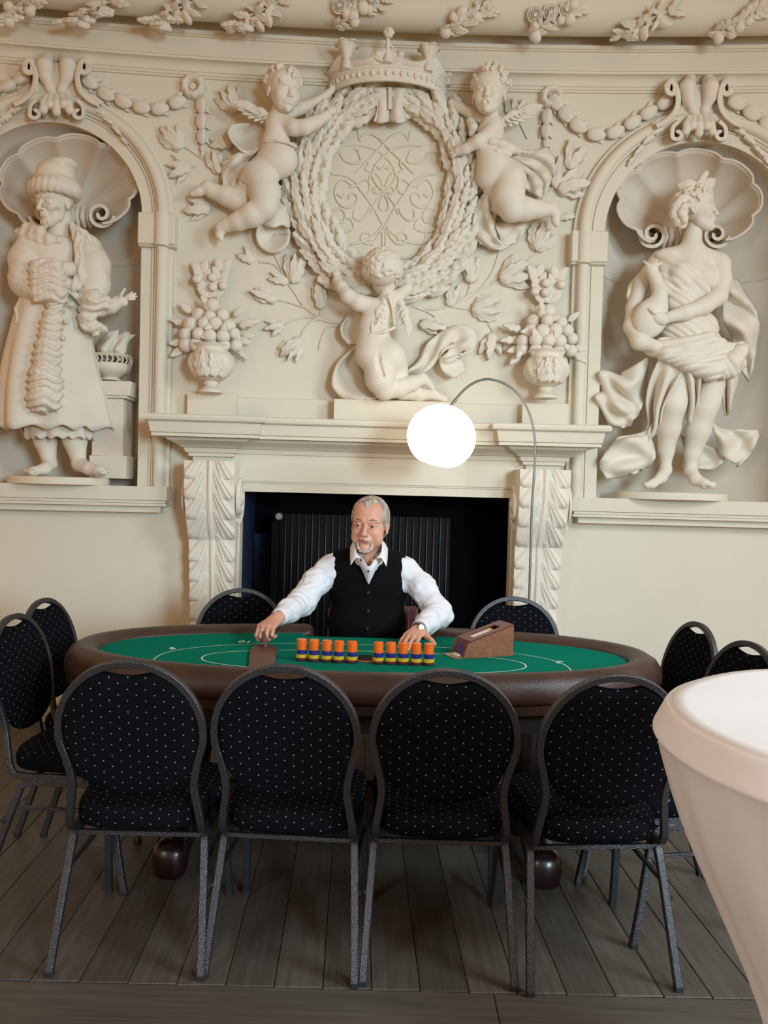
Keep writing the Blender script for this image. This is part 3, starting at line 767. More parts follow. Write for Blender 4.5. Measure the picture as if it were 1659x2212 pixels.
def keystone(u,v,label,m=1.0):
    K=thing('keystone_scroll',label,'plaster relief',tuple(wpt(u,v,0)),'scrolled keystones over the two niches')
    def q(pts): return [(u+a,v+b) for a,b in pts]
    for s in (-1,1):
        mb=MB(); path=[(s*16,62),(s*42,50)] if False else []
        wband(mb,q([(s*x,y) for x,y in spiral(58,-42,12,4,-30,250,10)[::-1]]+[(s*70,-50),(s*60,-62),(s*50,-48),(s*45,-20),(s*52,6),(s*72,26),(s*92,36)]),6.5,0,.12,4)
        mb.build('outer_scroll',STUCCO,K,sharp=50)
        mb=MB(); wband(mb,q([(s*x,y) for x,y in spiral(46,54,13,4,30,300,10)[::-1]]+[(s*58,52),(s*56,38),(s*44,26)]+[(s*60,14),(s*84,18)][:0]),5,0,.13,4)
        wband(mb,q([(s*40,30),(s*56,18),(s*78,20),(s*100,34)]),5,0,.07,4)
        mb.build('lower_scroll',STUCCO,K,sharp=50)
        prims=[]
        ch=[(u+s*20,v-62,.07,13),(u+s*25,v-48,.10,15),(u+s*23,v-25,.09,12),(u+s*12,v+4,.07,9),(u+s*6,v+22,.05,6)]
        prims+=wcaps(ch,8)
        prims+=wcaps([(u+s*36,v-30,.03,9),(u+s*34,v-5,.03,9),(u+s*48,v+20,.03,9)],8)
        sobj('leaf',prims,.0055,STUCCO,K)
    G=[]
    for i,yy in enumerate(np.linspace(-52,28,7)):
        G.append([tuple(wpt(u+xx*(46+10*abs(i-3)/3+ (8 if i>4 else 0)),v+yy,.02+.045*(1-xx*xx))) for xx in (-1,-.5,0,.5,1)])
    vv,ff=loft(G,3,3,.02); mobj('shield',make_mesh('shield',vv,ff),STUCCO,K)
    prims=[]
    for x0,ll in ((-27,58),(-15,46),(0,62),(15,46),(27,58)):
        prims+=wcaps([(u+x0*.8,v+18,.09,6),(u+x0,v+32,.12,7.5),(u+x0*1.05,v+ll-10,.125,8.5),(u+x0,v+ll,.09,4)],2)
    sobj('drop_leaf',prims,.005,STUCCO,K)
    for s in (-1,1):
        for k,(a,b,an,l) in enumerate(((84,46,-32,34),(106,62,-42,32),(128,84,-50,34),(146,106,-55,28))):
            if u+s*a<-10: continue
            piece('leaf',LEAF[k%3],K,wpt(u+s*a-s*8,v+b-6,.06 if k<3 else .04),an if s>0 else 180-an,l*WS,.1)
keystone(122,190,'scrolled plaster keystone with leaves over the niche of the capped man')
keystone(1510,236,'scrolled plaster keystone with leaves over the niche of the draped woman')
# ---- flower sprays on the round cornice moulding
def tor(u,v,off=0):
    dep=TD+TR
    for _ in range(4):
        p=wpt(u,v,dep); dz=max(-.95*TR,min(.95*TR,p.z-TZ)); dep=TD+math.sqrt(TR*TR-dz*dz)
    p=wpt(u,v,dep); n=Vector((0,-(dep-TD),p.z-TZ)).normalized(); return p+n*off,n
def ball_mesh(name,dim=.12):
    mb=MB(); mb.lathe([(math.sin(t)*(1),math.cos(t)*(1-dim*math.exp(-(t/.35)**2))) for t in np.linspace(0.001,PI,12)],(0,0,0),18)
    me=make_mesh(name,mb.v,[f[::-1] for f in mb.f],True); me.materials.append(STUCCO); return me
BALL=ball_mesh('fruit_form')
def rose_mesh():
    mb=MB(); r=random.Random(2)
    mb.lathe([(0,.55),(.2,.6),(.28,.45)],(0,0,0),12)
    for ring,(R0,hh,n) in enumerate(((.38,.5,5),(.62,.38,6),(.9,.2,7))):
        for k in range(n):
            a=2*PI*k/n+ring*.4; pts=[]
            w=PI/n*1.25
            G=[[(math.cos(a+w*t)*R0*s,math.sin(a+w*t)*R0*s,hh*z0-(.12*abs(t))) for t in (-1,-.5,0,.5,1)] for s,z0 in ((.55,.1),(.9,.8),(1.02,1.15),(1.1,1.0))]
            v,f=loft(G,2,1,.05); mb.add(v,f)
    me=make_mesh('rose_form',mb.v,mb.f,True,60); me.materials.append(STUCCO); return me
ROSE=rose_mesh()
def scaled(name,me,parent,pos,s,n=(0,-1,0),ang=90,sz=1):
    return piece(name,me,parent,pos,ang,s,0,0,n,1,sz)
SPR=[(25,18,0),(190,22,1),(372,24,1),(552,28,1),(772,26,2),(1000,40,3),(1192,44,2),(1392,46,1),(1580,50,3)]
places=['at the far left end','second from the left','third from the left','above the upper left cherub','right above the crown','right of the crown above','above the right rosette','above the right swag','at the far right end']
for i,(u,v,kind) in enumerate(SPR):
    p,n=tor(u,v); r=random.Random(i+20)
    words={0:'fruit and leaf',1:'leafy bud',2:'rose and fruit',3:'leaf and berry'}[kind]
    S_=thing('flower_spray','plaster %s spray on the round cornice moulding, %s'%(words,places[i]),'plaster relief',tuple(p),'flower sprays along the round cornice moulding')
    P=[]
    for k in range(9):
        t=(k-4)/4*50; P.append((u+t, v-(t*.45)+r.uniform(-3,3)))
    mb=MB(); mb.tube([tuple(tor(a,max(2,b),.006)[0]) for a,b in P],.007,6); mb.build('stem',STUCCO,S_,sharp=80)
    for k,(a,b) in enumerate(P):
        for s in (-1,1):
            q,nn=tor(a,b,.012); an=25+s*r.uniform(30,62)+(180 if kind in (1,) and k%2 else 0)
            L=r.uniform(24,36)*WS*(1.1 if kind!=2 else .85)
            piece('leaf',LEAF[(k+i)%3],S_,q,an,L,.25,0,nn)
    if kind in (0,2,3):
        for k in range(10 if kind==2 else 6):
            a=u+r.uniform(-46,46); b=v-(a-u)*.4+r.uniform(-16,20); q,nn=tor(a,b,.02); rr=r.uniform(9,13)*WS
            if kind==2 and k<3:
                q,nn=tor(u-38+34*k,v-14-4*k,.02); scaled('rose',ROSE,S_,q,16*WS,nn)
            else: scaled('fruit',BALL,S_,q,rr,nn)
    else:
        for k in range(3):
            q,nn=tor(u-30+28*k+r.uniform(-6,6),v+8-12*k+10,.02); piece('bud',HUSK,S_,q,-60+r.uniform(-50,50),30*WS,.2,0,nn)
# ---- cove lamps hidden above the round moulding
TUBE=mat('tube_glow',(1,1,1),.5,emit=((1.0,.86,.55),9))
CL=thing('cove_light','long bright cove light tube behind the top of the round cornice at upper right','light',tuple(wpt(1340,-2,.1)),None)
for i,(a,b) in enumerate(((1112,1330),(1345,1575))):
    mb=MB(); x0=wxz(a,0,.12)[0]; x1=wxz(b,0,.12)[0]
    mb.tube([WP(x0+(x1-x0)*k/6,.115,4.405) for k in range(7)],.026,10); mb.build('tube',TUBE,CL)
mb=MB(); xa=wxz(1100,0,.1)[0]; xb=wxz(1590,0,.1)[0]
for k in range(8):
    p=xa+(xb-xa)*k/8; q=xa+(xb-xa)*(k+1)/8
    mb.add([WP(p,0.0,4.375),WP(q,0.0,4.375),WP(q,.17,4.375),WP(p,.17,4.375),WP(p,0,4.385),WP(q,0,4.385),WP(q,.17,4.385),WP(p,.17,4.385)],[(0,1,2,3),(7,6,5,4),(3,2,6,7),(0,4,5,1)])
mb.build('lamp_tray',PLASTER,CL,smooth=False)
# ================================================================== MEDALLION, WREATH, CROWN
MED=thing('medallion','oval plaster medallion with an interlaced raised scroll monogram inside the wreath','plaster relief',tuple(wpt(838,410,0)))
mb=MB(); c=wpt(838,410,0); N=64
def medpt(a,r,d): return wpt(838+150*r*math.cos(a),408+172*r*math.sin(a),d)
G=[[tuple(medpt(2*PI*i/N,r,d)) for i in range(N)] for r,d in ((0.001,.016),(.5,.016),(.96,.016),(1.0,.010),(1.01,-.004))]
vs_=[p for row in G for p in row]
fs_=[(k*N+i,k*N+(i+1)%N,(k+1)*N+(i+1)%N,(k+1)*N+i) for k in range(len(G)-1) for i in range(N)]
mb.add(vs_,[f[::-1] for f in fs_]); 
o=mb.build('plate',PLASTER,MED,sharp=60)
me=o.data
MONO=[
 [(690,835),(700,870),(705,897),(730,862),(770,855),(820,880),(870,930),(925,985),(975,1035),(1010,1075),(1050,1110)],
 [(620,935),(680,930),(750,940),(815,965),(860,1000),(900,1040),(925,1085),(935,1125),(910,1180),(865,1225),(800,1300),(770,1370)],
 [(575,975),(600,1020),(650,1045),(710,1035),(705,1000),(690,960),(665,955)],
 [(590,990),(540,970),(505,1010),(500,1070),(530,1112),(590,1120),(640,1140),(690,1180),(720,1230),(760,1285),(800,1345),(840,1420),(885,1490),(940,1570)],
 [(650,1185),(600,1150),(560,1180),(545,1240),(570,1300),(620,1328),(670,1310),(690,1270),(670,1238),(640,1245),(632,1275)],
 [(860,1215),(820,1238),(780,1215),(765,1165),(775,1120),(800,1105),(830,1140),(855,1195)],
 [(790,1200),(800,1215),(812,1198)],
 [(860,1245),(835,1290),(830,1330),(850,1350)],
 [(850,1440),(810,1490),(750,1530),(690,1555),(630,1560),(560,1545)],
 [(835,1450),(830,1500),(790,1550),(740,1560),(710,1525),(735,1490),(775,1505),(770,1535),(750,1530)],
 [(480,1390),(530,1350),(580,1335),(610,1370),(600,1420),(560,1425),(530,1450),(560,1480),(620,1480),(665,1460),(650,1410),(620,1395)],
 [(480,1370),(500,1330),(490,1300),(510,1280)],
 [(590,1470),(600,1540),(625,1590)],
 [(610,1615),(660,1630),(720,1650),(780,1645),(850,1625)],
 [(850,1480),(850,1560),(865,1620)],
 [(700,1180),(740,1150),(770,1180),(760,1230),(730,1240)],
 [(640,1200),(690,1190),(710,1225)],
 [(745,1020),(760,1050),(740,1085),(765,1100)],[(800,1050),(835,1080),(870,1060)],
 [(670,1340),(665,1390),(700,1410),(745,1380),(765,1330)],
 [(560,1240),(585,1260),(610,1240)],
]
mb=MB()
for k,cv in enumerate(MONO):
    for s in (1,-1):
        pts=[(540+(860+s*(x-860))/2.9625, y/2.9625) for x,y in cv]
        P=catmull([tuple(wpt(u,v,.0175+(.0025 if (k+(s>0))%2 else 0))) for u,v in pts],4)
        n=len(P); rr=[2.5*WS*(.55+.6*math.sin(PI*min(1,.12+i/(n-1)*.8))) for i in range(n)]
        m1=MB(); m1.tube([tuple(p) for p in P],rr,6); m1.build('scroll_line',PLASTER,MED,sharp=80)
WR=thing('wreath','large oval plaster laurel wreath of thick overlapping leaves around the monogram','wreath',tuple(wpt(830,420,0)))
def wre(side,t):
    """centre line of one branch from the bottom (t=0) to the top (t=1)"""
    pts=[(832,622),(790,610),(738,580),(700,530),(668,462),(662,390),(682,318),(722,258),(790,222)]
    pr=[(840,622),(880,612),(920,592),(962,545),(988,480),(1006,400),(990,318),(955,258),(893,222)]
    P=np.array(pts if side<0 else pr,float); x=t*(len(P)-1); i=min(int(x),len(P)-2); f=x-i
    Q=catmull(P,8); j=t*(len(Q)-1); a=int(min(j,len(Q)-2)); f=j-a
    p=Q[a]*(1-f)+Q[a+1]*f; d=Q[min(a+1,len(Q)-1)]-Q[a]; return p,d/np.linalg.norm(d)
for side in (-1,1):
    P=[tuple(wpt(*wre(side,t)[0],.03)) for t in np.linspace(0,1,24)]
    mb=MB(); mb.tube(P,[(17-5*abs(t-.4))*WS for t in np.linspace(0,1,24)],10); mb.build('core',STUCCO,WR)
    rows=17; r=random.Random(5+side)
    for i in range(rows):
        t=(i+.2)/rows
        for k in range(5):
            tt=min(1,max(0,t+((k%2)*.5+r.uniform(-.1,.1))/rows)); p,d=wre(side,tt); nrm=np.array([-d[1],d[0]])
            w=(k-2)/2; half=25 if 0.08<tt<.9 else 20
            u,v=p+nrm*w*half; dep=.035+.045*(1-w*w)
            ang=math.degrees(math.atan2(-d[1],d[0])); splay=-w*20
            piece('leaf',LEAFW[(i*3+k)%3],WR,wpt(u,v,dep),ang+splay+r.uniform(-7,7),r.uniform(54,68)*WS,.24+.14*r.random(),w*-.7+r.uniform(-.3,.3),sw=1.12,sh=1.7)
# ---- cartouche strap under the crown
CA=thing('cartouche','curled plaster strap clasping the top of the wreath under the crown','plaster relief',tuple(wpt(840,220,0)))
for s,(a0,a1) in ((-1,(795,842)),(1,(842,886))):
    rows=[]
    for t in np.linspace(0,1,7):
        v=186+t*76; wid=22+30*abs(t-.55)**1.3*2; mid=842+s*24
        xo=mid+s*(6+22*(2*abs(t-.62))**2*.5); xi=842+s*1.5
        rows.append([(xo+(xi-xo)*q, v+4*math.sin(q*PI), .135-.05*(1-math.sin(q*PI))*1.0-(.05*(q<.01))) for q in np.linspace(0,1,6)])
    sheet('strap',rows,STUCCO,CA,2,3,.014)
    mb=MB(); wband(mb,[(842+s*44,190),(842+s*30,212),(842+s*25,235),(842+s*32,262)],3.5,.02,.125,4); mb.build('curled_edge',STUCCO,CA,sharp=50)
mb=MB(); wband(mb,[(842,188),(842,236)],4.5,.05,.135,3); mb.build('rib',STUCCO,CA,sharp=50)
# ---- crown, a half ring standing out from the wall and seen from below
CRO=thing('crown','plaster crown with leaf points and a tall ball-topped spike above the wreath','crown',tuple(wpt(836,180,0)))
ca,cz=wxz(836,200,0); RA,RB=.345,.235
def crp(a,z,fl=1.0,dd=0): # a: 0..pi, left to right
    x=ca-RA*fl*math.cos(a); return (x, wall_y(ca)-(RB*fl*math.sin(a))+dd, z)
z0=wxz(836,170,RB)[1]-.0; NA=48
prof=[(z0-.012,.985),(z0-.010,1.012),(z0+.002,1.018),(z0+.006,1.005),(z0+.058,1.03),(z0+.062,1.05),(z0+.074,1.052),(z0+.078,1.035),(z0+.080,.99),(z0-.012,.955)]
def crown_top(a): # scalloped rim height
    return .03*max(0,math.cos(a*4))**2
mb=MB(); vs_=[]; 
for i in range(NA+1):
    a=-.05+(PI+.1)*i/NA
    for z,fl in prof: vs_.append(crp(a,z,fl))
k=len(prof); mb.add(vs_,[(i*k+j,(i+1)*k+j,(i+1)*k+(j+1)%k,i*k+(j+1)%k) for i in range(NA) for j in range(k)])
mb.build('band',STUCCO,CRO,sharp=35)
mb=MB(); vs_=[]
for i in range(NA+1):
    a=-.05+(PI+.1)*i/NA; h=.02+.055*(abs(math.cos(a*4+0))**3)
    for z,fl in ((z0+.076,1.03),(z0+.08+h*.5,1.07),(z0+.08+h,1.12),(z0+.08+h,1.09),(z0+.076,1.0)): vs_.append(crp(a,z,fl))
mb.add(vs_,[(i*5+j,(i+1)*5+j,(i+1)*5+(j+1)%5,i*5+(j+1)%5) for i in range(NA) for j in range(5)])
mb.build('rim',STUCCO,CRO,sharp=60)
for i in range(25):
    a=.12+(PI-.24)*i/24; p=Vector(crp(a,z0+.032,1.02)); n=Vector((-math.cos(a)/RA,-math.sin(a)/RB,0)).normalized()
    if i%2: scaled('jewel',BALL,CRO,p,.012,n)
    else: piece('jewel',HUSK,CRO,p-Vector((0,0,.018)),90,.036,0,0,n)
def fleuron(a,h,sc,lab=None):
    p=Vector(crp(a,z0+.085,1.07)); n=Vector((-math.cos(a)/RA,-math.sin(a)/RB,0)).normalized()
    mb=MB(); mb.tube([tuple(p-Vector((0,0,.02))),tuple(p+Vector((0,0,h*.4)))],[.03*sc,.022*sc],10)
    x=Vector((-n.y,n.x,0))
    G=[]
    for t,(rr,zz) in enumerate(((.018,0.0),(.030,.35),(.046,.7),(.062,.9),(.078,.93))):
        G.append([tuple(p+Vector((0,0,h*(.3+.75*zz)))+x*(math.sin(q)*rr*sc*(1-.30*(1-abs(math.cos(2.5*q)))*(t/4)**1.5))+n*(math.cos(q)*rr*sc*(1-.30*(1-abs(math.cos(2.5*q)))*(t/4)**1.5))) for q in np.linspace(0,2*PI,71)])
    v,f=loft(G,3,1,.008); mb.add(v,f)
    mb.build('leaf_point',STUCCO,CRO,sharp=60)
fleuron(math.radians(50),.125,.95); fleuron(math.radians(130),.115,.9)
fleuron(math.radians(8),.06,.6); fleuron(math.radians(172),.06,.6)
pf=Vector(crp(PI/2,z0+.09,1.06)); top=at_y(840,70,pf.y-.01)
mb=MB(); mb.tube([tuple(pf+Vector((0,0,-.01))),tuple(pf+Vector((0,0,.05))),tuple(pf+Vector((0,0,.09))),tuple(Vector((pf.x,pf.y,top.z-.03)))],[.026,.016,.0115,.0115],12); mb.build('spike',STUCCO,CRO)
mb=MB(); mb.lathe([(0,-.014),(.022,-.013),(.031,-.004),(.031,.004),(.022,.013),(0,.014)],(top.x+.0,top.y,top.z),20,'y',fn=lambda a,t:1+.12*math.cos(6*a)); mb.lathe([(0,-.024),(.008,-.02),(.010,-.012)],tuple(top),10,'y')
mb.build('flower_knob',STUCCO,CRO,sharp=60)
for s in (-1,1):
    b=at_y(840+s*25,117,pf.y)
    mb=MB(); pts=[tuple(pf+Vector((s*.02,0,.0))),tuple(pf+Vector((s*.05,0,.01))),tuple(pf+Vector((s*.085,0,.035))),tuple(b)]
    mb.tube([tuple(p) for p in catmull(pts,4)],[.010]*13,8); mb.tube([tuple(b+Vector((0,.02,.004))),tuple(pf+Vector((s*.01,0,.10)))],.005,6)
    mb.build('arc',STUCCO,CRO,sharp=60)
    mb=MB(); mb.lathe([(0,-.022),(.012,-.018),(.022,-.006),(.022,.008),(.012,.018),(0,.02)],tuple(b),16,'y'); mb.build('ball_knob',STUCCO,CRO)
# ================================================================== FACES
def head_prims(c,H,R,child=False,old=False,female=False,k=.04):
    """c = centre of the head at eye height; R 3x3 turns the face from -y; sizes are shares of the head height"""
    c=np.array(c,float); R=np.array(R); P=[]
    def W_(p): return tuple(c+R@(np.array(p)*H))
    def e(p,r,kk=k,op='+'): P.append(ell(W_(p),tuple(x*H for x in r),k=kk*H,op=op,R=R))
    def cp(a,b,ra,rb,kk=k,op='+'): P.append(cap(W_(a),W_(b),ra*H,rb*H,k=kk*H,op=op))
    ch=1.0 if not child else 1.12
    e((0,.05,.13),(.32*ch,.40,.37))
    e((0,-.15,.20),(.265*ch,.20,.24),.10)
    e((0,-.10,-.12),(.265*ch,.25,.30),.10)
    if child: e((0,-.18,-.30),(.20,.17,.17),.10)
    else: cp((-.13,-.08,-.30),(0,-.24,-.40),.105,.10,.08); cp((.13,-.08,-.30),(0,-.24,-.40),.105,.10,.08)
    e((0,-.315,-.415),(.075,.06,.07),.07)
    for s in (-1,1):
        e((s*.155,-.245,-.13),(.10,.10,.10) if not child else (.13,.12,.13),.08)
        cp((s*.05,-.365,.075),(s*.20,-.31,.085),.034,.030,.06)                       # brow
        e((s*.135,-.40,-.005),(.070,.075,.040),.05,'-')                               # socket
    for s in (-1,1):
        e((s*.132,-.305,-.008),(.058,.058,.052),.008)                                  # eyeball
        cp((s*.08,-.352,.012),(s*.185,-.325,.010),.014,.012,.012)                      # upper lid
        cp((s*.085,-.345,-.045),(s*.18,-.32,-.040),.010,.009,.014)                     # lower lid
    nl=(-.43 if female else -.46) if not child else -.42
    cp((0,-.355,.05),(0,nl,-.135),.026,.042,.035)
    e((0,nl-.01,-.15),(.042,.040,.038),.03)
    for s in (-1,1):
        e((s*.045,-.40,-.165),(.030,.040,.028),.02); e((s*.024,-.425,-.195),(.013,.016,.012),.008,'-')
        cp((s*.075,-.375,-.165),(s*.115,-.315,-.27),.006,.008,.03,'-')
    e((0,-.335,-.265),(.11,.065,.085),.05)
    cp((-.075,-.372,-.262),(0,-.402,-.252),.014,.020,.02); cp((.075,-.372,-.262),(0,-.402,-.252),.014,.020,.02)
    cp((-.055,-.375,-.300),(.055,-.375,-.300),.022,.022,.02)
    cp((-.095,-.385,-.276),(0,-.425,-.276),.005,.006,.012,'-'); cp((.095,-.385,-.276),(0,-.425,-.276),.005,.006,.012,'-')
    e((0,-.40,-.345),(.07,.03,.02),.03,'-')
    for s in (-1,1):
        e((s*.315*ch,.04,-.04),(.030,.075,.115),.02); e((s*.345*ch,.03,-.03),(.015,.04,.07),.02,'-'); e((s*.325*ch,.02,-.13),(.02,.035,.035),.02)
    if old:
        for s in (-1,1):
            e((s*.23,-.20,-.24),(.06,.08,.09),.07,'-'); cp((s*.19,-.30,-.10),(s*.16,-.28,-.30),.010,.008,.03,'-'); cp((s*.10,-.345,-.075),(s*.18,-.305,-.07),.010,.008,.02,'-')
        for z in (.16,.20,.24): cp((-.15,-.345,z),(.15,-.345,z),.006,.006,.015,'-')
        for s in (-1,1): cp((s*.02,-.38,.06),(s*.03,-.375,.12),.007,.005,.015,'-')
    return P
def locks(c,H,R,n,seed,r=.045,back=1.0,front=.34,zmin=-.15,wave=.06,ln=.32,down=True):
    """curly hair locks lying over the skull"""
    rn=random.Random(seed); c=np.array(c,float); R=np.array(R); P=[]
    def W_(p): return tuple(c+R@(np.array(p)*H))
    P.append(ell(W_((0,.10,.19)),(.375*H,.43*H,.38*H),k=.03*H,R=R))
    for i in range(n):
        a=rn.uniform(0,2*PI); el=rn.uniform(-.15,1.4)
        def sp(a,el,rr=1.02): 
            return np.array((.385*math.cos(a)*math.cos(el),.07+.44*math.sin(a)*math.cos(el),.17+.40*math.sin(el)))*rr
        p=sp(a,el)
        if p[1]<-front and p[2]<.33: continue
        if p[1]<-.1 and p[2]<.02: continue
        if p[2]<zmin: continue
        pts=[]; da=rn.uniform(-.25,.25)
        for j in range(4):
            t=j/3; pts.append(sp(a+da*t+wave*math.sin(t*5+i), el-(ln*t if down else -ln*t*.4), 1.02+.05*math.sin(t*PI)))
        for j in range(3): P.append(cap(W_(pts[j]),W_(pts[j+1]),r*H*(1-.15*j),r*H*(1-.15*(j+1)),k=.012*H))
    return P
def join_sdf(name,parts,m,parent):
    vs_=[];fs_=[];n=0
    for prims,vox,*rest in parts:
        v,f=sdf(prims,vox,*(rest or [])); vs_.append(v); fs_.append(f+n); n+=len(v)
    return mobj(name,make_mesh(name,np.concatenate(vs_),np.concatenate(fs_)),m,parent)
def wing(parent,root,tip,width,n1=7,n2=6,dep=.10,side=1,tiltd=.2):
    """feathered wing in photo points; feathers are parts"""
    root=np.array(root,float); tip=np.array(tip,float); d=tip-root; L=np.linalg.norm(d); d/=L; nr=np.array([-d[1],d[0]])*side
    W_=thing_part=None
    mb=MB(); 
    for row,(cnt,fl,off,ds) in enumerate(((n1,.62,.0,0),(n2,.42,.28,.014),(n2,.26,.52,.026))):
        for k in range(cnt):
            t=k/(cnt-1); base=root+d*L*(.08+.62*t)-nr*width*(.5-off*.6)*(.2)-nr*width*.25*(1-off)
            dirv=d*(.25+1.05*t)+nr*(1.15-t*.95); a=math.degrees(math.atan2(-dirv[1],dirv[0]))
            piece('feather',FEATHER,parent,wpt(base[0],base[1],dep+ds+.003*k),a,(fl*(.75+.35*math.sin(PI*(.25+.6*t)))*width+L*.22*t*(row==0))*WS,tiltd*.3,0,sw=1.3)
    prims=wcaps([(root[0],root[1],dep,7),(root[0]+d[0]*L*.4-nr[0]*width*.25,root[1]+d[1]*L*.4-nr[1]*width*.25,dep+.01,8),(root[0]+d[0]*L*.75-nr[0]*width*.2,root[1]+d[1]*L*.75-nr[1]*width*.2,dep+.01,5)],5)
    sobj('wing_arm',prims,.006,STUCCO,parent)
def fingers(base,dirs,L,r,dep):
    """small fan of fingers in photo units: base (u,v); dirs list of angles"""
    out=[]
    for i,(a,l) in enumerate(dirs):
        a=math.radians(a); u,v=base
        m=(u+math.cos(a)*L*l*.5,v-math.sin(a)*L*l*.5); e_=(u+math.cos(a)*L*l,v-math.sin(a)*L*l)
        out+=wcaps([(u,v,dep,r),(m[0],m[1],dep+.008,r*.95),(e_[0],e_[1],dep,r*.8)],1.5)
    return out
# ================================================================== CHERUBS
def cherub(label,loc): return thing('cherub',label,'cherub',tuple(wpt(*loc,0)),'plaster cherubs around the wreath')
def hd(u,v,dep): return tuple(wpt(u,v,dep))
# upper left
K1=cherub('plaster cherub left of the wreath, flying, one leg kicked back, reaching for the crown',(560,330))
R1=rot(8,0,32)
body=wcaps([(603,236,.17,15),(602,252,.16,18)],8)
body+=[well(600,272,.15,27,27,26,-10,12),well(596,305,.15,29,28,26,-10,12),well(605,345,.155,37,34,36,-25,14),well(588,352,.13,36,34,34,0,14),well(558,382,.13,36,36,34,0,12),well(546,398,.11,30,30,28,0,8)]
body+=wcaps([(612,262,.18,16),(635,276,.21,16),(658,275,.22,15),(682,264,.20,13),(702,252,.17,10),(709,247,.16,9)],6)
body+=fingers((708,243),[(70,.9),(40,1.1),(20,1.1),(0,1)],15,4,.155)
body+=wcaps([(620,248,.12,12),(650,234,.11,12),(680,222,.10,10),(705,205,.09,8),(716,196,.09,7)],5)+fingers((714,196),[(80,1),(55,1.1),(30,1)],13,3.5,.09)
body+=wcaps([(566,392,.16,34),(572,420,.18,32),(572,446,.19,26)],8)+wcaps([(572,448,.19,25),(545,464,.18,25),(515,478,.16,19),(490,486,.14,14)],6)
body+=wcaps([(490,486,.14,13),(478,492,.13,12),(474,508,.13,8),(478,518,.13,5)],5)
body+=wcaps([(540,410,.09,26),(510,432,.10,22)],6)+wcaps([(520,436,.10,24),(490,424,.10,21),(458,412,.10,15),(448,404,.10,13),(430,414,.10,9),(416,419,.10,6)],5)
body+=wcaps([(522,392,.16,1.2),(536,402,.19,2),(548,400,.22,1.5)],3,'-')
hc=hd(612,200,.20)
head=head_prims(hc,92*WS,R1,child=True)
sash=wcaps([(575,306,.215,3),(600,304,.243,3),(625,309,.235,3),(640,317,.20,3)],2)
join_sdf('body',[(body,.0045),(head,.0036)],STUCCO,K1)
sobj('hair',locks(hc,92*WS,R1,60,4,r=.05),.0045,STUCCO,K1)
sobj('waist_cord',sash,.004,STUCCO,K1)
wing(K1,(592,262),(515,236),44,8,6,.15,-1)
sheet('drapery',[[(580,288,.05),(560,270,.06),(530,266,.08),(500,270,.10)],[(578,296,.09),(555,290,.02),(525,290,.02),(492,284,.12)],[(576,304,.12),(552,310,.05),(520,312,.04),(498,300,.13)],[(580,314,.12),(556,326,.10),(530,330,.12),(510,316,.13)]],STUCCO,K1,5,5,.012)
sheet('drapery',[[(562,318,.12),(540,332,.12),(515,330,.10),(480,352,.08)],[(560,330,.07),(535,350,.03),(505,352,.12),(478,368,.02)],[(548,345,.12),(525,372,.10),(500,378,.02),(482,398,.10)],[(536,372,.04),(520,396,.02),(505,400,.10),(488,420,.02)],[(530,388,.10),(524,410,.08),(515,425,.02),(505,436,.06)]],STUCCO,K1,5,5,.012)
sheet('drapery',[[(586,400,.06),(602,398,.08),(618,410,.03)],[(582,430,.10),(606,425,.02),(622,440,.09)],[(588,455,.12),(610,450,.10),(626,475,.07)],[(575,470,.13),(600,470,.14),(624,492,.09)],[(562,482,.09),(590,492,.14),(612,484,.12)]],STUCCO,K1,5,5,.012)
sheet('drapery',[[(590+37*r*math.cos(a),507+39*r*math.sin(a),.02+.055*r*r+.02*math.sin(2*a)*r) for a in np.linspace(0,2*PI,13)] for r in (.02,.35,.7,1.0)],STUCCO,K1,2,2,.012)
# upper right
K2=cherub('plaster cherub right of the wreath, mouth open, holding it with both arms',(1100,350))
R2=rot(4,0,-14)
body=wcaps([(1062,245,.17,14),(1062,258,.16,17)],8)
body+=[well(1060,285,.15,28,27,28,8,12),well(1060,325,.15,32,30,30,0,12),well(1068,362,.15,38,35,34,20,14),well(1098,380,.13,36,34,34,0,12),well(1060,385,.14,30,28,26,0,12)]
body+=wcaps([(1072,272,.18,15),(1055,290,.21,15),(1032,306,.22,13),(1006,322,.19,10),(990,326,.17,10)],6)+fingers((990,328),[(160,1),(190,1.1),(220,1.1),(120,.8)],15,4,.16)
body+=wcaps([(1045,262,.12,13),(1018,246,.11,12),(992,232,.10,10),(975,222,.09,8)],5)
body+=wcaps([(1102,392,.16,35),(1098,425,.18,33),(1106,452,.19,27)],8)+wcaps([(1106,452,.19,25),(1135,452,.18,24),(1165,452,.16,18),(1190,452,.14,13)],6)
body+=wcaps([(1190,450,.14,12),(1200,462,.14,11),(1200,478,.14,8),(1203,485,.14,6)],5)
body+=wcaps([(1068,410,.10,24),(1080,440,.09,22),(1110,462,.08,18)],6)
body+=wcaps([(1072,440,.20,1.5),(1078,412,.23,2),(1088,385,.22,1.2)],3,'-')
hc=hd(1056,205,.20)
join_sdf('body',[(body,.0045),(head_prims(hc,94*WS,R2,child=True)+[ell(tuple(np.array(hc)+R2@(np.array((0,-.41,-.285))*94*WS)),(.05*94*WS,.05*94*WS,.028*94*WS),k=.004,op='-',R=R2)],.0036)],STUCCO,K2)
sobj('hair',locks(tuple(np.array(hc)+np.array((.01,.01,.015))),98*WS,R2,66,9,r=.05,down=False,front=.30),.0045,STUCCO,K2)
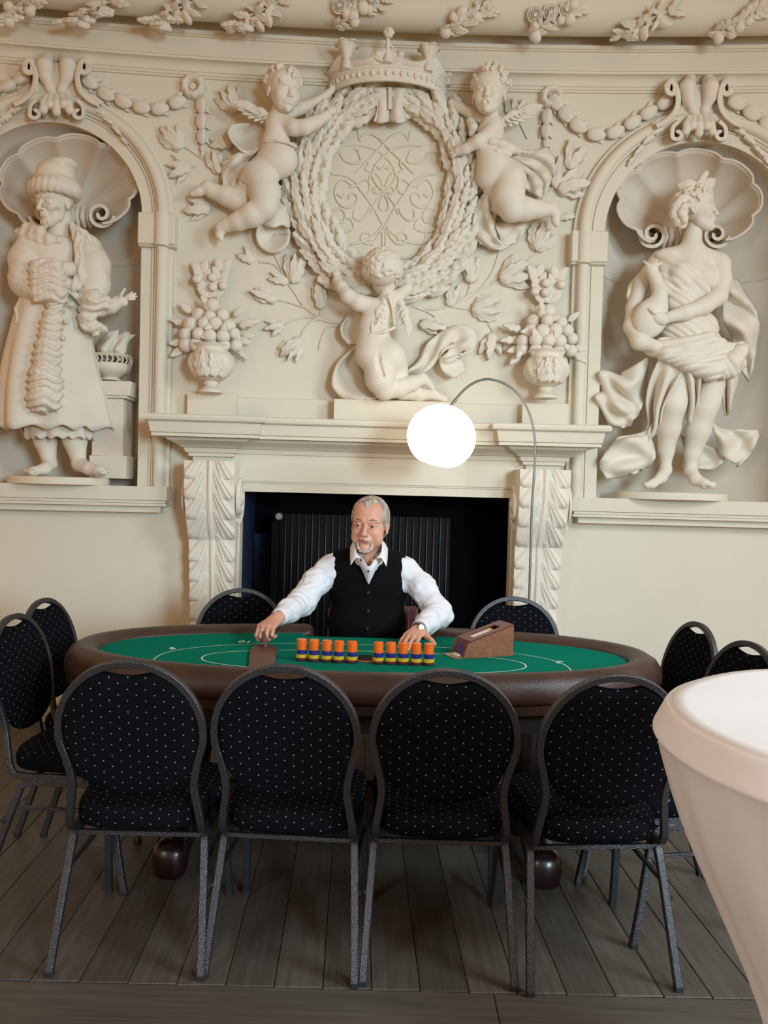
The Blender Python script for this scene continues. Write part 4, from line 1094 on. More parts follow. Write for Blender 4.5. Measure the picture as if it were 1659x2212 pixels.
sobj('sash',wcaps([(1046,312,.19,9),(1062,306,.22,10),(1085,312,.22,10),(1104,322,.18,10),(1118,326,.12,9)],3)+wcaps([(1050,322,.21,6),(1075,328,.225,6),(1100,332,.20,7)],3)+wcaps([(1016,262,.14,9),(1022,275,.16,10),(1018,290,.15,6)],3),.005,STUCCO,K2)
wing(K2,(1078,268),(1158,242),44,8,6,.15,1)
sheet('drapery',[[(1100,316,.12),(1130,326,.11),(1160,324,.09),(1180,318,.07)],[(1098,330,.12),(1130,340,.05),(1165,336,.12),(1196,340,.06)],[(1110,345,.08),(1140,352,.11),(1172,356,.03),(1198,368,.10)],[(1130,362,.11),(1150,368,.03),(1176,380,.11),(1190,390,.02)],[(1136,380,.04),(1158,392,.12),(1174,402,.03),(1180,412,.08)],[(1132,404,.12),(1146,418,.03),(1162,424,.08),(1170,430,.02)]],STUCCO,K2,5,5,.012)
sheet('drapery',[[(1046,416,.10),(1060,414,.12),(1074,430,.08),(1068,442,.05)],[(1030,440,.05),(1050,445,.13),(1064,455,.04),(1070,462,.08)],[(1022,475,.10),(1042,480,.03),(1060,490,.13),(1070,495,.05)],[(1024,505,.06),(1046,515,.13),(1062,520,.04),(1078,520,.10)],[(1038,525,.10),(1058,536,.04),(1078,540,.10),(1100,534,.04)]],STUCCO,K2,5,5,.012)
sheet('drapery',[[(1070,480,.03),(1095,482,.06),(1120,478,.03),(1138,478,.05)],[(1072,492,.09),(1098,500,.03),(1122,492,.07),(1136,495,.02)],[(1078,515,.04),(1098,515,.06),(1118,512,.02),(1124,512,.05)],[(1082,535,.08),(1096,532,.04),(1108,526,.04),(1112,524,.02)]],STUCCO,K2,4,4,.010)
# kneeling below, seen from behind
K3=cherub('plaster cherub kneeling with its back turned under the wreath, holding it up',(820,740))
R3=rot(-6,0,168)
body=wcaps([(836,635,.20,15),(838,650,.20,18)],8)
body+=[well(818,672,.19,34,28,26,10,12),well(808,705,.185,33,29,32,0,14),well(808,738,.18,36,32,26,0,14),well(805,765,.19,38,38,36,-10,12),well(838,772,.19,40,40,38,10,12)]
body+=wcaps([(800,660,.21,17),(775,654,.22,17),(752,640,.22,15),(738,620,.19,12),(728,606,.16,10)],6)+fingers((726,602),[(110,1),(85,1.1),(60,1),(20,.8)],14,4,.15)
body+=wcaps([(838,656,.20,16),(858,642,.17,14),(880,622,.13,11)],6)
body+=wcaps([(818,790,.21,34),(822,820,.22,31),(830,842,.20,22)],8)+wcaps([(832,840,.20,22),(860,838,.19,20),(890,828,.18,16),(912,818,.16,12)],6)+wcaps([(912,816,.16,12),(922,824,.16,9),(934,838,.15,6)],4)
body+=wcaps([(850,795,.15,32),(860,830,.13,24),(868,848,.12,15),(905,852,.12,15),(935,852,.12,11),(960,862,.12,8)],6)
body+=wcaps([(828,812,.295,2.5),(820,795,.30,3.5),(817,775,.30,2.5),(818,760,.305,.8)],7,'-')
hc=hd(828,602,.20)
join_sdf('body',[(body,.0045),(head_prims(hc,82*WS,R3,child=True),.005)],STUCCO,K3)
sobj('hair',locks(tuple(np.array(hc)+np.array((0,-.01,0))),96*WS,R3,150,21,r=.055,wave=.25,zmin=-.4,ln=.42),.0045,STUCCO,K3)
sobj('cord',wcaps([(778,732,.20,3.5),(800,724,.26,3.5),(830,716,.275,3.5),(852,708,.24,3.5)],2)+wcaps([(826,645,.25,4),(840,640,.27,4.5),(848,665,.26,3.5),(852,700,.25,3)],3),.004,STUCCO,K3)
wing(K3,(832,650),(816,712),34,7,5,.245,-1); wing(K3,(862,650),(872,712),38,7,5,.20,1)
sheet('drapery',[[(782,672,.03),(760,676,.05),(745,690,.07)],[(784,690,.12),(752,705,.02),(736,708,.09)],[(782,715,.14),(760,725,.03),(740,728,.10)],[(784,735,.15),(770,742,.12),(752,744,.08)]],STUCCO,K3,5,5,.012)
sheet('drapery',[[(784,738,.16),(772,746,.12),(756,760,.12)],[(778,762,.12),(752,778,.03),(732,782,.10)],[(775,785,.05),(748,805,.02),(720,808,.10)],[(790,815,.03),(756,835,.08),(718,835,.12)],[(810,850,.04),(775,856,.14),(738,860,.10)],[(815,862,.12),(785,863,.14),(752,863,.06)]],STUCCO,K3,5,5,.014)
sheet('drapery',[[(868,815,.06),(882,800,.12),(900,790,.03)],[(885,812,.03),(905,790,.10),(912,765,.02)],[(915,805,.10),(930,775,.02),(925,740,.10)],[(940,785,.03),(955,745,.12),(960,712,.03)],[(955,760,.12),(985,735,.03),(1000,702,.10)],[(970,750,.04),(1005,745,.12),(1030,720,.05)],[(965,762,.10),(990,765,.05),(1022,755,.10)],[(950,775,.06),(968,778,.12),(985,772,.10)],[(952,795,.10),(972,790,.08),(1000,780,.04)],[(966,812,.06),(982,815,.10),(1005,800,.06)]],STUCCO,K3,4,5,.014)
# ================================================================== FRUIT URNS
def urn(cx,rim,flip,label,lf):
    dep=.13; sc=1.0
    V_=thing('fruit_urn',label,'urn',tuple(wpt(cx,rim+98,0)),'fruit urns on the mantel blocks')
    c=wpt(cx,rim,dep); top=c.z; def_=lambda v: wpt(cx,v,dep).z
    foot=def_(rim+97)
    mb=MB(); S1=WS
    pr=[(0,foot),(25*S1,foot),(25*S1,foot+5*S1),(19*S1,foot+10*S1),(12*S1,foot+14*S1),(15*S1,foot+17*S1),(16*S1,foot+20*S1),(15*S1,foot+23*S1),(12*S1,foot+25*S1)]
    mb.lathe([(r,z) for r,z in pr],(c.x,c.y,0),28); mb.build('foot',STUCCO,V_,sharp=35)
    b0=foot+24*S1
    bowl=[(12,0),(24,4),(36,12),(45,26),(47,40),(43,54),(35,62),(33,66),(34,70),(39,75),(41,77)]
    def fl(a,t):
        if t>.72: return 1
        tw=a*1+t*1.5; return 1+.06*math.sin(8*tw)*math.sin(PI*t/.72)+.02*math.sin(24*tw)*math.sin(PI*t/.72)
    P=catmull(bowl,4); mb=MB(); mb.lathe([(x*S1,b0+z*S1) for x,z in P],(c.x,c.y,0),72,fn=fl); mb.build('bowl',STUCCO,V_,sharp=80)
    for k,(aa,l) in enumerate(((150,46),(120,52),(90,56),(60,52),(30,46))):
        an=math.radians(aa); q=Vector((c.x+math.cos(an)*30*S1,c.y-math.sin(an)*40*S1,b0+6*S1))
        piece('leaf',LEAF[k%3],V_,q,90+(-14 if aa>90 else 14 if aa<90 else 8)*1.0,l*S1,-.05,0,(math.cos(an),-math.sin(an),-.25),1.25)
    r=random.Random(int(cx))
    pile=[]
    for row,(vv,hw,n,d) in enumerate(((rim-8,64,5,.15),(rim-29,62,5,.165),(rim-50,50,4,.16),(rim-70,36,3,.14),(rim-90,22,2,.12))):
        for k in range(n):
            t=(k-(n-1)/2)/max(1,(n-1)/2); u=cx+t*(hw-10)+r.uniform(-4,4)+flip*(-2); rr=r.uniform(13,16.5)
            p=wpt(u,vv+r.uniform(-4,4),d-.055*t*t+r.uniform(0,.02))
            nn=Vector((t*.7+r.uniform(-.3,.3),-1,r.uniform(-.1,.5)))
            scaled('fruit',BALL,V_,p,rr*S1,nn)
            if (k+row)%2==0: piece('leaf',SMOOTHLEAF[1],V_,p+Vector((0,-.01,0)),r.uniform(0,360),27*S1,.4,0)
    for (u,v,a,L) in lf:
        piece('leaf',(SMOOTHLEAF if L<36 else LEAF)[int(u+v)%2],V_,wpt(cx+flip*u,rim+v,.07),a if flip>0 else 180-a,L*S1,.15,0,sw=1.2)
    # upright sprigs
    for (x1,y1,n) in ((-22,-160,3),(22,-165,3)):
        u0,v0=cx+flip*4,rim-92
        wtube(V_,'stem',[(u0,v0,.08),(cx+flip*x1*.6,rim+(y1+95)*.3-85,.07),(cx+flip*x1,rim+y1+6,.05)],2.6)
        for k in range(4):
            t=(k+1)/4; u=cx+flip*x1*t*1.0; v=rim-92+(y1+92)*t
            for s in (-1,1): piece('leaf',SMOOTHLEAF[k%2],V_,wpt(u,v,.06),90+s*(46-16*t)-(flip*x1)*.4,32*S1,.15,0,sw=1.25)
            if k in (1,2): scaled('fruit',BALL,V_,wpt(u+flip*(14 if k==1 else -15),v-6,.09),10*S1)
urn(457,752,1,'plaster urn heaped with fruit and leaves on the left mantel block',
    [(-52,-50,165,38),(-58,-14,190,34),(-60,0,215,34),(60,-48,14,44),(54,-20,-15,34),(56,0,-45,36),(-30,4,230,24),(-10,6,262,24),(12,6,280,24),(32,6,300,24),(48,-70,40,30),(-44,-76,140,32),(66,-30,-10,28)])
urn(1181,764,-1,'plaster urn heaped with fruit and leaves on the right mantel block',
    [(56,-50,15,42),(60,-30,-5,42),(-58,-14,190,30),(-60,0,215,34),(54,-12,-15,34),(56,0,-45,34),(-30,4,230,24),(-10,6,262,24),(12,6,280,24),(32,6,300,24),(-46,-70,140,30)])
# ================================================================== NICHE SHELLS
def shell(cx,cy,rx,ry,vol,label,bd):
    S_=thing('shell',label,'plaster relief',tuple(wpt(cx,cy,-.2)),'scallop shells in the niches')
    NAa=140; NR_=20; mb=MB(); vs_=[]
    hx,hy=cx,cy+ry*.80
    def pt(a,t):
        lob=abs(math.cos(a*4.5)); R=1-.075*(1-lob)**1.6*t+.0*t
        ex=cx+rx*R*math.cos(a); ey=cy-ry*R*math.sin(a)
        u=hx+(ex-hx)*t; v=hy+(ey-hy)*t
        n=NL if cx<800 else NR
        dep=-.30+.275*t**2.6+.035*t*(1-lob)*math.sin(PI*min(t,1)*.8)
        x,z=wxz(u,v,dep); q=((x-n['cx'])/n['r'])**2+(max(0,z-n['zs'])/n['r'])**2
        dome=.36*math.sqrt(max(0,1-q))
        dep=max(dep,-dome+.012)
        return tuple(wpt(u,v,dep))
    A=[math.radians(-58)+math.radians(296)*i/NAa for i in range(NAa+1)]
    G=[[pt(a,.04+.96*j/NR_) for a in A] for j in range(NR_+1)]
    v,f=loft(G,1,1,.014); mobj('fan',make_mesh('fan',v,f),NICHE,S_)
    P=[pt(a,1.0) for a in A]; mb=MB(); mb.tube(P,.009,6); mb.build('rim',NICHE,S_,sharp=80)
    for s,(vx,vy) in zip((-1,1),vol):
        mb=MB(); wband(mb,[(vx+s*x*-1*-1,vy+y) for x,y in [(a,b) for a,b in spiral(0,0,5,30,200,-170-180,22)]],4,bd-.06,bd+.13,3); mb.build('volute',NICHE,S_,sharp=50)
        c=wpt(vx,vy,bd); mb=MB(); 
        for k in range(4):
            q=wpt(vx-s*(24+12*k),vy+4+3*k,bd+.03); mb.tube([tuple(wpt(vx-s*(24+13*k),vy-16,bd+.06)),tuple(wpt(vx-s*(28+13*k),vy+6,bd+.10)),tuple(wpt(vx-s*(22+13*k),vy+28,bd+.05))],[.012,.018,.012],8)
        mb.build('flute',NICHE,S_,sharp=80)
shell(147,397,151,107,((92,462),(218,462)),'fluted plaster scallop shell behind the head of the capped man',-.16)
shell(1488,431,158,109,((1411,506),(1548,506)),'fluted plaster scallop shell behind the head of the draped woman',-.18)
# ================================================================== STATUE HELPERS
def robe(name,rg,parent,folds=9,amp=.12,seed=0,hem=4,thick=.012,a0=0,a1=360,m=None,NA=120,sub=6):
    """draped skirt: rings (v, cx, half width px, half depth m, dep, fold weight) from top to bottom"""
    P=catmull(rg,sub); r=random.Random(seed); ph=[r.uniform(0,6.28) for _ in range(6)]
    G=[]
    for i,(v,cx,hw,hd_,dep,fw) in enumerate(P):
        row=[]; t=i/(len(P)-1)
        for j in range(NA+1):
            a=math.radians(a0+(a1-a0)*j/NA)
            w=math.sin(folds*a+ph[0]+t*.9)+.6*math.sin((folds*1.7)*a+ph[1]-t*1.4)+.35*math.sin(folds*.6*a+ph[2]+t)
            if a1-a0==360: w=math.sin(folds*a+ph[0]+.7*math.sin(2*a+ph[4])+t*.6)+.5*math.sin(math.floor(folds*1.6)*a+ph[1]-t)+.4*math.sin(math.floor(folds*.6)*a+ph[2])
            s=1+amp*fw*w
            p=wpt(cx+hw*s*math.cos(a), v+(hem*math.sin(folds*2*a+ph[3]) if i==len(P)-1 else 0), dep)
            row.append((p.x,p.y-hd_*s*math.sin(a),p.z))
        G.append(row)
    v,f=loft(G,1,1,thick); return mobj(name,make_mesh(name,v,f),m or STUCCO,parent)
def furdisp(s=.018,amp=.008,ax=(1,.4,.3)):
    def f(P):
        w=np.sin(P[:,2]/s*2.2+1.8*np.sin(P[:,0]/s*.55+P[:,1]*40)+np.sin(P[:,2]/s*.7))
        return -amp*w-amp*.4*noise3(P,s*.6)
    return f
def furv(s=.018,amp=.008):
    def f(P):
        w=np.sin(P[:,0]/s*2.0+1.5*np.sin(P[:,2]/s*.55)); return -amp*w-amp*.5*noise3(P,s*.7)
    return f
def folddisp(dx,dz,s,amp):
    L=math.hypot(dx,dz); dx/=L; dz/=L
    def f(P):
        q=(P[:,0]*dx+P[:,2]*dz)/s
        return -amp*(np.abs(np.sin(q+.8*np.sin(q*.37+P[:,2]*3)))**.7-.5)
    return f
def wbox(u,v,dep,hu,hv,hd_,rd,ang=0,k=6,op='+'):
    return rbox(tuple(wpt(u,v,dep)),(hu*WS,hd_,hv*WS),rd*WS,k=k*WS,op=op,R=rot(0,ang,0))
def plinth(u,v,rx,label,n):
    c=wpt(u,v,-.02); mb=MB()
    mb.lathe([(0,1.4165),(1,1.4165),(1,1.450),(.985,1.458),(.9,1.460),(0,1.460)],(0,0,0),56)
    vs_=[(c.x+x*rx*WS,c.y+y*.235,z) for x,y,z in mb.v]
    mb.v=vs_; o=mb.build('plinth',PLASTER,None,sharp=35); return props(o,label,'plinth')
plinth(127,1035,106,'low round plaster plinth under the capped bearded statue',0)
plinth(1448,1070,122,'low round plaster plinth under the statue of the draped woman',1)
# ================================================================== STATUE OF THE CAPPED MAN
MAN=thing('statue','plaster statue of a bearded man in fur-trimmed coat and tall cap, left niche','statue',tuple(wpt(125,1028,.0)))
Rm=rot(14,5,-25); hc=hd(119,436,.10)
b=wcaps([(132,470,.05,22),(128,500,.04,24)],8)
b+=[well(120,560,.03,56,40,50,0,14),well(125,625,.03,52,36,40,0,14)]
b+=wcaps([(74,525,.04,26),(62,560,.06,28),(60,612,.08,28),(92,622,.14,22)],8)+wcaps([(180,530,.03,26),(202,570,.05,26),(204,625,.06,24)],8)
b+=wcaps([(132,582,.17,17),(166,582,.14,16)],6)
b+=wcaps([(204,625,.06,20),(206,655,.09,17),(215,668,.11,15),(240,662,.12,14),(256,652,.12,13)],6)+[well(262,650,.12,15,9,10,25,4)]
b+=fingers((268,646),[(40,1.0),(26,1.2),(12,1.2),(-2,1.0)],23,2.9,.125)+wcaps([(256,652,.14,4),(262,636,.16,3.2),(270,624,.16,2.6)],2)
b+=wcaps([(108,650,.03,34),(98,780,.01,30),(92,905,.0,27),(98,950,.01,24),(107,1000,.02,14)],6)+wcaps([(108,1003,.03,15),(98,1012,.08,12),(72,1018,.14,9),(66,1020,.16,7)],6)
b+=wcaps([(128,650,.03,34),(145,780,.01,30),(155,905,.0,28),(162,950,.01,25),(170,998,.02,15)],6)+wcaps([(172,1003,.03,16),(192,1012,.09,13),(215,1018,.14,10),(226,1021,.15,7)],6)
toes=[]
for k in range(5):
    toes+=wcaps([(214+k*3.5,1019-k*1.0,.17-.018*k,4.2),(222+k*3,1022-k*.8,.185-.018*k,3.6)],1.2)+wcaps([(74-k*3,1018-k,.175-.015*k,4),(67-k*3,1021-k,.19-.015*k,3.4)],1.2)
head=head_prims(hc,98*WS,Rm,old=True)
hcn=np.array(hc); Hh=98*WS
beard=[ell(tuple(hcn+Rm@(np.array((x,-.33,z))*Hh)),(.035*Hh,.035*Hh,.06*Hh),k=.01*Hh,R=Rm) for x,z in ((-.10,-.42),(-.04,-.47),(.04,-.47),(.10,-.42),(0,-.50))]
join_sdf('body',[(b+toes,.0045),(head,.0035)],STUCCO,MAN)
sobj('beard',beard,.003,STUCCO,MAN,disp=furv(.006,.001))
# cap
cc=hcn+Rm@(np.array((0,.03,.22))*Hh)
capp=[ell(tuple(cc+np.array((0,0,.30*Hh))),(.40*Hh,.42*Hh,.34*Hh),k=.03),ell(tuple(cc+np.array((.02,0,.10*Hh))),(.45*Hh,.47*Hh,.22*Hh),k=.02),ell(tuple(cc+np.array((.06,-.02,.52*Hh))),(.26*Hh,.30*Hh,.14*Hh),k=.03)]
sobj('tall_cap',capp,.005,STUCCO,MAN,disp=lambda P:-.0022*np.sin(P[:,2]*90+4*np.sin(P[:,0]*20)))
sobj('cap_cuff',[torus(tuple(cc+np.array((0,0,.0*Hh))),.42*Hh,.125*Hh,2,sc=(1,1.02,1.25),k=.02),ell(tuple(cc),(.44*Hh,.46*Hh,.16*Hh),k=.02)],.005,STUCCO,MAN,disp=furv(.012,.0022))
# coat torso with arms, creases
coat=[well(112,548,.045,64,46,40,0,12),well(120,595,.05,60,44,44,0,12),well(122,636,.045,60,40,26,0,10)]
coat+=wcaps([(72,522,.05,30),(58,560,.08,33),(58,605,.11,35),(84,625,.14,28)],8)+wcaps([(185,532,.04,28),(202,572,.06,32),(204,612,.08,32),(196,645,.09,26)],8)
sobj('coat',coat,.0065,STUCCO,MAN,disp=lambda P:-.006*noise3(P,.05,3)-.004*np.abs(noise3(P,.022,5)))
robe('coat_skirt',[(618,118,62,.115,.03,.15),(660,112,72,.13,.03,.25),(720,106,84,.15,.03,.45),(790,102,96,.17,.03,.75),(860,104,108,.185,.03,1),(928,110,114,.20,.03,1.2)],MAN,6,.085,3,5)
robe('inner_tunic',[(860,120,60,.10,.03,.6),(930,128,66,.12,.03,1),(948,130,68,.125,.03,1.2)],MAN,9,.05,8,3)
sobj('fur_cuff',[wbox(106,610,.20,34,44,.075,16,-4),well(106,610,.20,36,26,46,-4)],.0055,STUCCO,MAN,disp=furdisp(.015,.007))
sobj('fur_trim',wcaps([(122,652,.19,16),(112,700,.20,20),(104,760,.22,25),(98,820,.235,30),(94,862,.24,30)],6)+[wbox(98,850,.235,32,36,.05,12,4)],.0055,STUCCO,MAN,disp=furdisp(.017,.008))
cuff2=wcaps([(186,640,.12,20),(205,652,.15,24),(225,655,.14,18),(238,664,.10,10)],6)+wcaps([(190,665,.14,18),(190,695,.13,18),(205,708,.12,15),(226,708,.10,9)],6)
sobj('fur_cuff',cuff2,.0055,STUCCO,MAN,disp=furdisp(.018,.008))
sobj('fur_collar',wcaps([(42,502,.07,9),(62,494,.10,12),(84,502,.14,13),(106,518,.16,10),(128,520,.16,7)],6)+wcaps([(46,506,.10,8),(74,514,.14,10),(98,526,.16,8)],5),.005,STUCCO,MAN,disp=furv(.02,.003))
sobj('fur_lapel',wcaps([(158,490,.10,9),(170,515,.14,11),(172,560,.17,10),(176,600,.17,11),(160,618,.18,12),(142,612,.19,10)],5)+wcaps([(172,500,.10,10),(200,520,.08,8),(214,528,.05,6)],4),.005,STUCCO,MAN,disp=furv(.012,.004))
sheet('pocket_flap',[[(46,640,.10),(36,655,.12),(30,668,.10)],[(52,655,.14),(44,672,.10),(36,690,.15)],[(40,676,.12),(34,694,.15),(30,704,.10)]],STUCCO,MAN,4,4,.01)
sheet('belt',[[(140,612,.175),(158,625,.18),(176,642,.13)],[(136,624,.18),(154,637,.185),(172,656,.13)]],STUCCO,MAN,3,4,.012)
for (u,v) in ((155,658),(144,695),(136,730)):
    mb=MB(); p=wpt(u,v,.205); mb.lathe([(0,-.012),(.012,-.009),(.014,0),(.012,.012)],tuple(p),12,'y'); mb.build('toggle',STUCCO,MAN)
    wtube(MAN,'loop_cord',[(u,v,.205),(u-10,v-6,.212),(u-24,v-10,.215)],2)
# altar block, brazier and flames beside him
ALT=thing('altar_block','square plaster altar pillar beside the capped statue in the left niche','pedestal',tuple(wpt(240,1030,-.1)))
def bx(u0,u1,v0,v1,d0,d1,mb,be=.004):
    a=wpt(u0,v1,d1); b_=wpt(u1,v0,d1); y0=wpt((u0+u1)/2,v0,d0).y; mb.bbox((a.x,b_.y if False else wpt((u0+u1)/2,v0,d1).y,a.z),(b_.x,y0,b_.z),be)
mb=MB(); bx(196,268,862,985,-.27,.0,mb); mb.build('shaft',STUCCO,ALT)
mb=MB(); bx(190,282,838,852,-.29,.035,mb); bx(193,276,852,858,-.28,.02,mb); bx(198,284,824,838,-.28,.03,mb); mb.build('cap_stone',STUCCO,ALT)
mb=MB(); bx(190,274,985,1032,-.29,.015,mb); o_=mb; 
mb.build('base',STUCCO,ALT)
BR=thing('brazier','pierced round plaster fire bowl with flames on the altar pillar in the left niche','brazier',tuple(wpt(238,824,-.1)))
c=wpt(238,790,-.115)
zt=wpt(238,768,-.115).z; zb=wpt(238,823,-.115).z
mb=MB(); mb.lathe([(0,zb),(26*WS,zb),(24*WS,zb+.01),(19*WS,zb+.02),(30*WS,zb+.035),(42*WS,zb+.06),(45*WS,zb+.085),(44*WS,zb+.10)],(c.x,c.y,0),48,fn=lambda a,t:1+.025*math.cos(20*a)*(t>.5))
mb.build('bowl',STUCCO,BR,sharp=60)
mb=MB()
for k in range(26):
    a=2*PI*k/26; mb.tube([(c.x+44*WS*math.cos(a),c.y+44*WS*math.sin(a),zb+.098),(c.x+46*WS*math.cos(a+.1),c.y+46*WS*math.sin(a+.1),zb+.118),(c.x+45.5*WS*math.cos(a),c.y+45.5*WS*math.sin(a),zt-.012)],.005,6)
mb.build('pierced_band',STUCCO,BR,sharp=80)
mb=MB(); mb.lathe([(38*WS,zt-.02),(47*WS,zt-.016),(49*WS,zt-.008),(47*WS,zt),(40*WS,zt+.001),(34*WS,zt-.006),(0,zt-.01)],(c.x,c.y,0),48); mb.build('rim',STUCCO,BR,sharp=60)
fl=[]; rr_=random.Random(4)
for k in range(16):
    u0=238+rr_.uniform(-26,24); t=rr_.uniform(0,1)
    fl+=wcaps([(u0,772,-.11+rr_.uniform(-.03,.05),9),(u0+rr_.uniform(-8,10),755,-.09+rr_.uniform(-.03,.05),9),(u0+14+rr_.uniform(-4,12),735-rr_.uniform(0,14),-.08,6),(u0+24+rr_.uniform(-6,8),722-rr_.uniform(-8,10),-.08,2.2)],3)
fl=[f for f in fl]
sobj('flame',fl,.0045,STUCCO,BR)
# ================================================================== STATUE OF THE DRAPED WOMAN
WO=thing('statue','plaster statue of a draped barefoot woman holding a long-necked bird, right niche','statue',tuple(wpt(1450,1060,.0)))
Rw=rot(-4,0,66); Hw=92*WS; hc=hd(1505,455,.06)
b=wcaps([(1500,492,.04,17),(1494,528,.03,21)],8)
b+=wcaps([(1440,556,.03,20),(1494,548,.03,22),(1550,566,.03,21)],14)
b+=[well(1492,592,.035,52,36,42,0,16),well(1482,655,.03,44,34,44,0,14),well(1480,720,.03,56,40,44,0,14)]
b+=[well(1526,600,.095,22,18,21,0,16),well(1470,600,.12,19,17,18,0,10)]
b+=wcaps([(1556,572,.04,22),(1558,605,.06,21),(1551,640,.10,19),(1520,662,.16,18),(1480,676,.19,16),(1446,685,.20,12)],7)
b+=[well(1425,688,.205,20,11,13,20,5)]+fingers((1416,686),[(205,1),(190,1.15),(178,1.15),(165,1)],24,4.6,.20)+wcaps([(1428,684,.22,5),(1412,674,.23,4.5),(1404,668,.22,4)],2)
b+=wcaps([(1425,560,.02,20),(1388,610,.02,18),(1370,665,.05,17),(1366,705,.10,18),(1382,738,.15,18),(1412,748,.18,14)],7)+[well(1430,746,.185,16,9,10,-20,5)]+fingers((1438,748),[(-10,1),(-25,1),(-40,.9),(8,.9)],15,4,.185)
b+=wcaps([(1462,745,.03,40),(1462,800,.06,37),(1458,862,.09,26),(1455,876,.10,25),(1444,925,.05,25),(1438,975,.02,17),(1437,1010,.02,12)],8)
b+=wcaps([(1438,1015,.03,14),(1428,1032,.07,12),(1410,1045,.12,9),(1396,1049,.15,7)],6)
b+=wcaps([(1520,745,.02,38),(1540,800,.04,36),(1528,868,.07,26),(1522,884,.07,25),(1508,930,.04,26),(1496,980,.02,17),(1491,1012,.02,12)],8)
b+=wcaps([(1492,1018,.03,15),(1502,1035,.08,13),(1522,1045,.12,10),(1538,1049,.13,7)],6)
toes=[]
for k in range(5): toes+=wcaps([(1528+k*3,1047-k,.15-.02*k,3.8),(1536+k*2.5,1049-k,.16-.02*k,3.2)],1.2)+wcaps([(1404-k*2,1047-k,.155-.015*k,3.6),(1397-k*2,1050-k,.17-.015*k,3.2)],1.2)
join_sdf('body',[(b+toes,.0045),(head_prims(hc,Hw,Rw,female=True),.0035)],STUCCO,WO)
hp=locks(hc,Hw*1.0,Rw,90,33,r=.042,zmin=-.35,front=.16,wave=.10)
hp+=wcaps([(1492,430,.10,9),(1472,432,.12,10),(1462,446,.12,11),(1458,462,.12,11),(1464,478,.11,10),(1474,486,.10,9)],3)+wcaps([(1478,445,.14,9),(1474,460,.15,10),(1478,474,.14,9)],3)
sobj('hair',hp,.0045,STUCCO,WO,disp=lambda P:-.0035*noise3(P,.010,2))
bird=wcaps([(1496,418,.07,10),(1508,402,.07,11),(1518,384,.07,8),(1524,375,.07,7)],4)+wcaps([(1524,375,.07,4),(1530,377,.08,1.6)],2)
sobj('small_bird',bird,.004,STUCCO,WO)
sheet('bird_wing',[[(1503,392,.09),(1484,386,.10),(1459,400,.08)],[(1504,400,.10),(1486,396,.11),(1464,406,.08)],[(1500,410,.09),(1486,408,.10),(1470,418,.07)]],STUCCO,WO,4,4,.009)
sheet('bird_wing',[[(1518,396,.06),(1530,384,.04),(1546,386,.02)],[(1518,404,.06),(1530,400,.04),(1544,398,.02)],[(1518,412,.06),(1530,412,.04),(1538,410,.02)]],STUCCO,WO,4,4,.009)
# dress over the body
dress=[well(1484,600,.045,50,36,44,-14,10),well(1474,650,.05,46,40,46,0,12),well(1486,712,.05,64,46,46,0,14)]+wcaps([(1430,556,.06,16),(1470,585,.13,17),(1520,625,.12,14)],8)+wcaps([(1432,575,.06,16),(1440,620,.10,16)],8)+[well(1468,602,.13,21,18,20,0,10)]
sobj('dress',dress,.006,STUCCO,WO,disp=folddisp(.75,1,.0125,.009))
hip=wcaps([(1400,752,.13,13),(1440,764,.19,16),(1490,784,.20,20),(1535,800,.19,22),(1570,780,.15,20),(1598,752,.10,14)],6)+wcaps([(1430,742,.17,12),(1480,745,.19,15),(1530,735,.17,16),(1575,760,.12,18),(1560,800,.14,16)],6)+[well(1488,765,.10,80,50,26,6,12)]
sobj('hip_wrap',hip,.006,STUCCO,WO,disp=folddisp(-.25,1,.0115,.010))
sobj('knot',wcaps([(1560,800,.16,20),(1582,780,.17,20),(1598,760,.15,15),(1606,752,.12,10)],6)+wcaps([(1580,800,.16,16),(1602,786,.13,10)],5),.0055,STUCCO,WO,disp=folddisp(1,.9,.010,.007))
fold=lambda rows,th=.012,ku=5,kv=6: sheet('drapery',rows,STUCCO,WO,ku,kv,th)
# hanging panels over and between the thighs
fold([[(1428,762,.17),(1440,764,.20),(1458,768,.17),(1474,774,.20),(1490,782,.16)],[(1405,820,.14),(1420,820,.10),(1436,830,.18),(1446,838,.12),(1458,830,.20)],[(1396,870,.10),(1410,874,.05),(1420,880,.15),(1428,890,.06),(1432,880,.14)],[(1400,915,.05),(1410,920,.01),(1414,925,.10),(1420,930,.02),(1424,925,.08)],[(1385,945,.02),(1392,950,.0),(1398,955,.05),(1402,950,.0),(1406,945,.03)]])
fold([[(1470,775,.19),(1486,780,.21),(1504,786,.18),(1520,790,.20)],[(1484,820,.15),(1494,825,.19),(1502,832,.12),(1512,830,.18)],[(1488,860,.10),(1496,870,.15),(1502,872,.08),(1508,868,.13)],[(1484,905,.05),(1489,915,.08),(1493,925,.03),(1496,915,.07)]])
fold([[(1545,800,.17),(1560,798,.12),(1576,800,.16),(1592,794,.08)],[(1558,830,.12),(1568,834,.06),(1580,835,.12),(1594,822,.03)],[(1562,865,.06),(1570,870,.01),(1576,880,.07),(1580,862,.0)],[(1566,895,.02),(1570,898,-.02),(1574,893,.02),(1576,888,-.03)]])
# mantle behind, right
fold([[(1560,590,.0),(1575,600,-.06),(1592,606,-.10)],[(1556,625,-.02),(1585,632,.04),(1612,640,-.08)],[(1560,650,-.04),(1592,660,-.10),(1632,672,.0)],[(1562,690,.02),(1600,700,.05),(1640,705,-.06)],[(1580,725,-.08),(1612,730,.02),(1634,745,-.10)],[(1585,770,.0),(1612,775,-.08),(1626,790,.0)],[(1592,800,-.06),(1606,806,.0),(1616,825,-.08)]],.014,6,6)
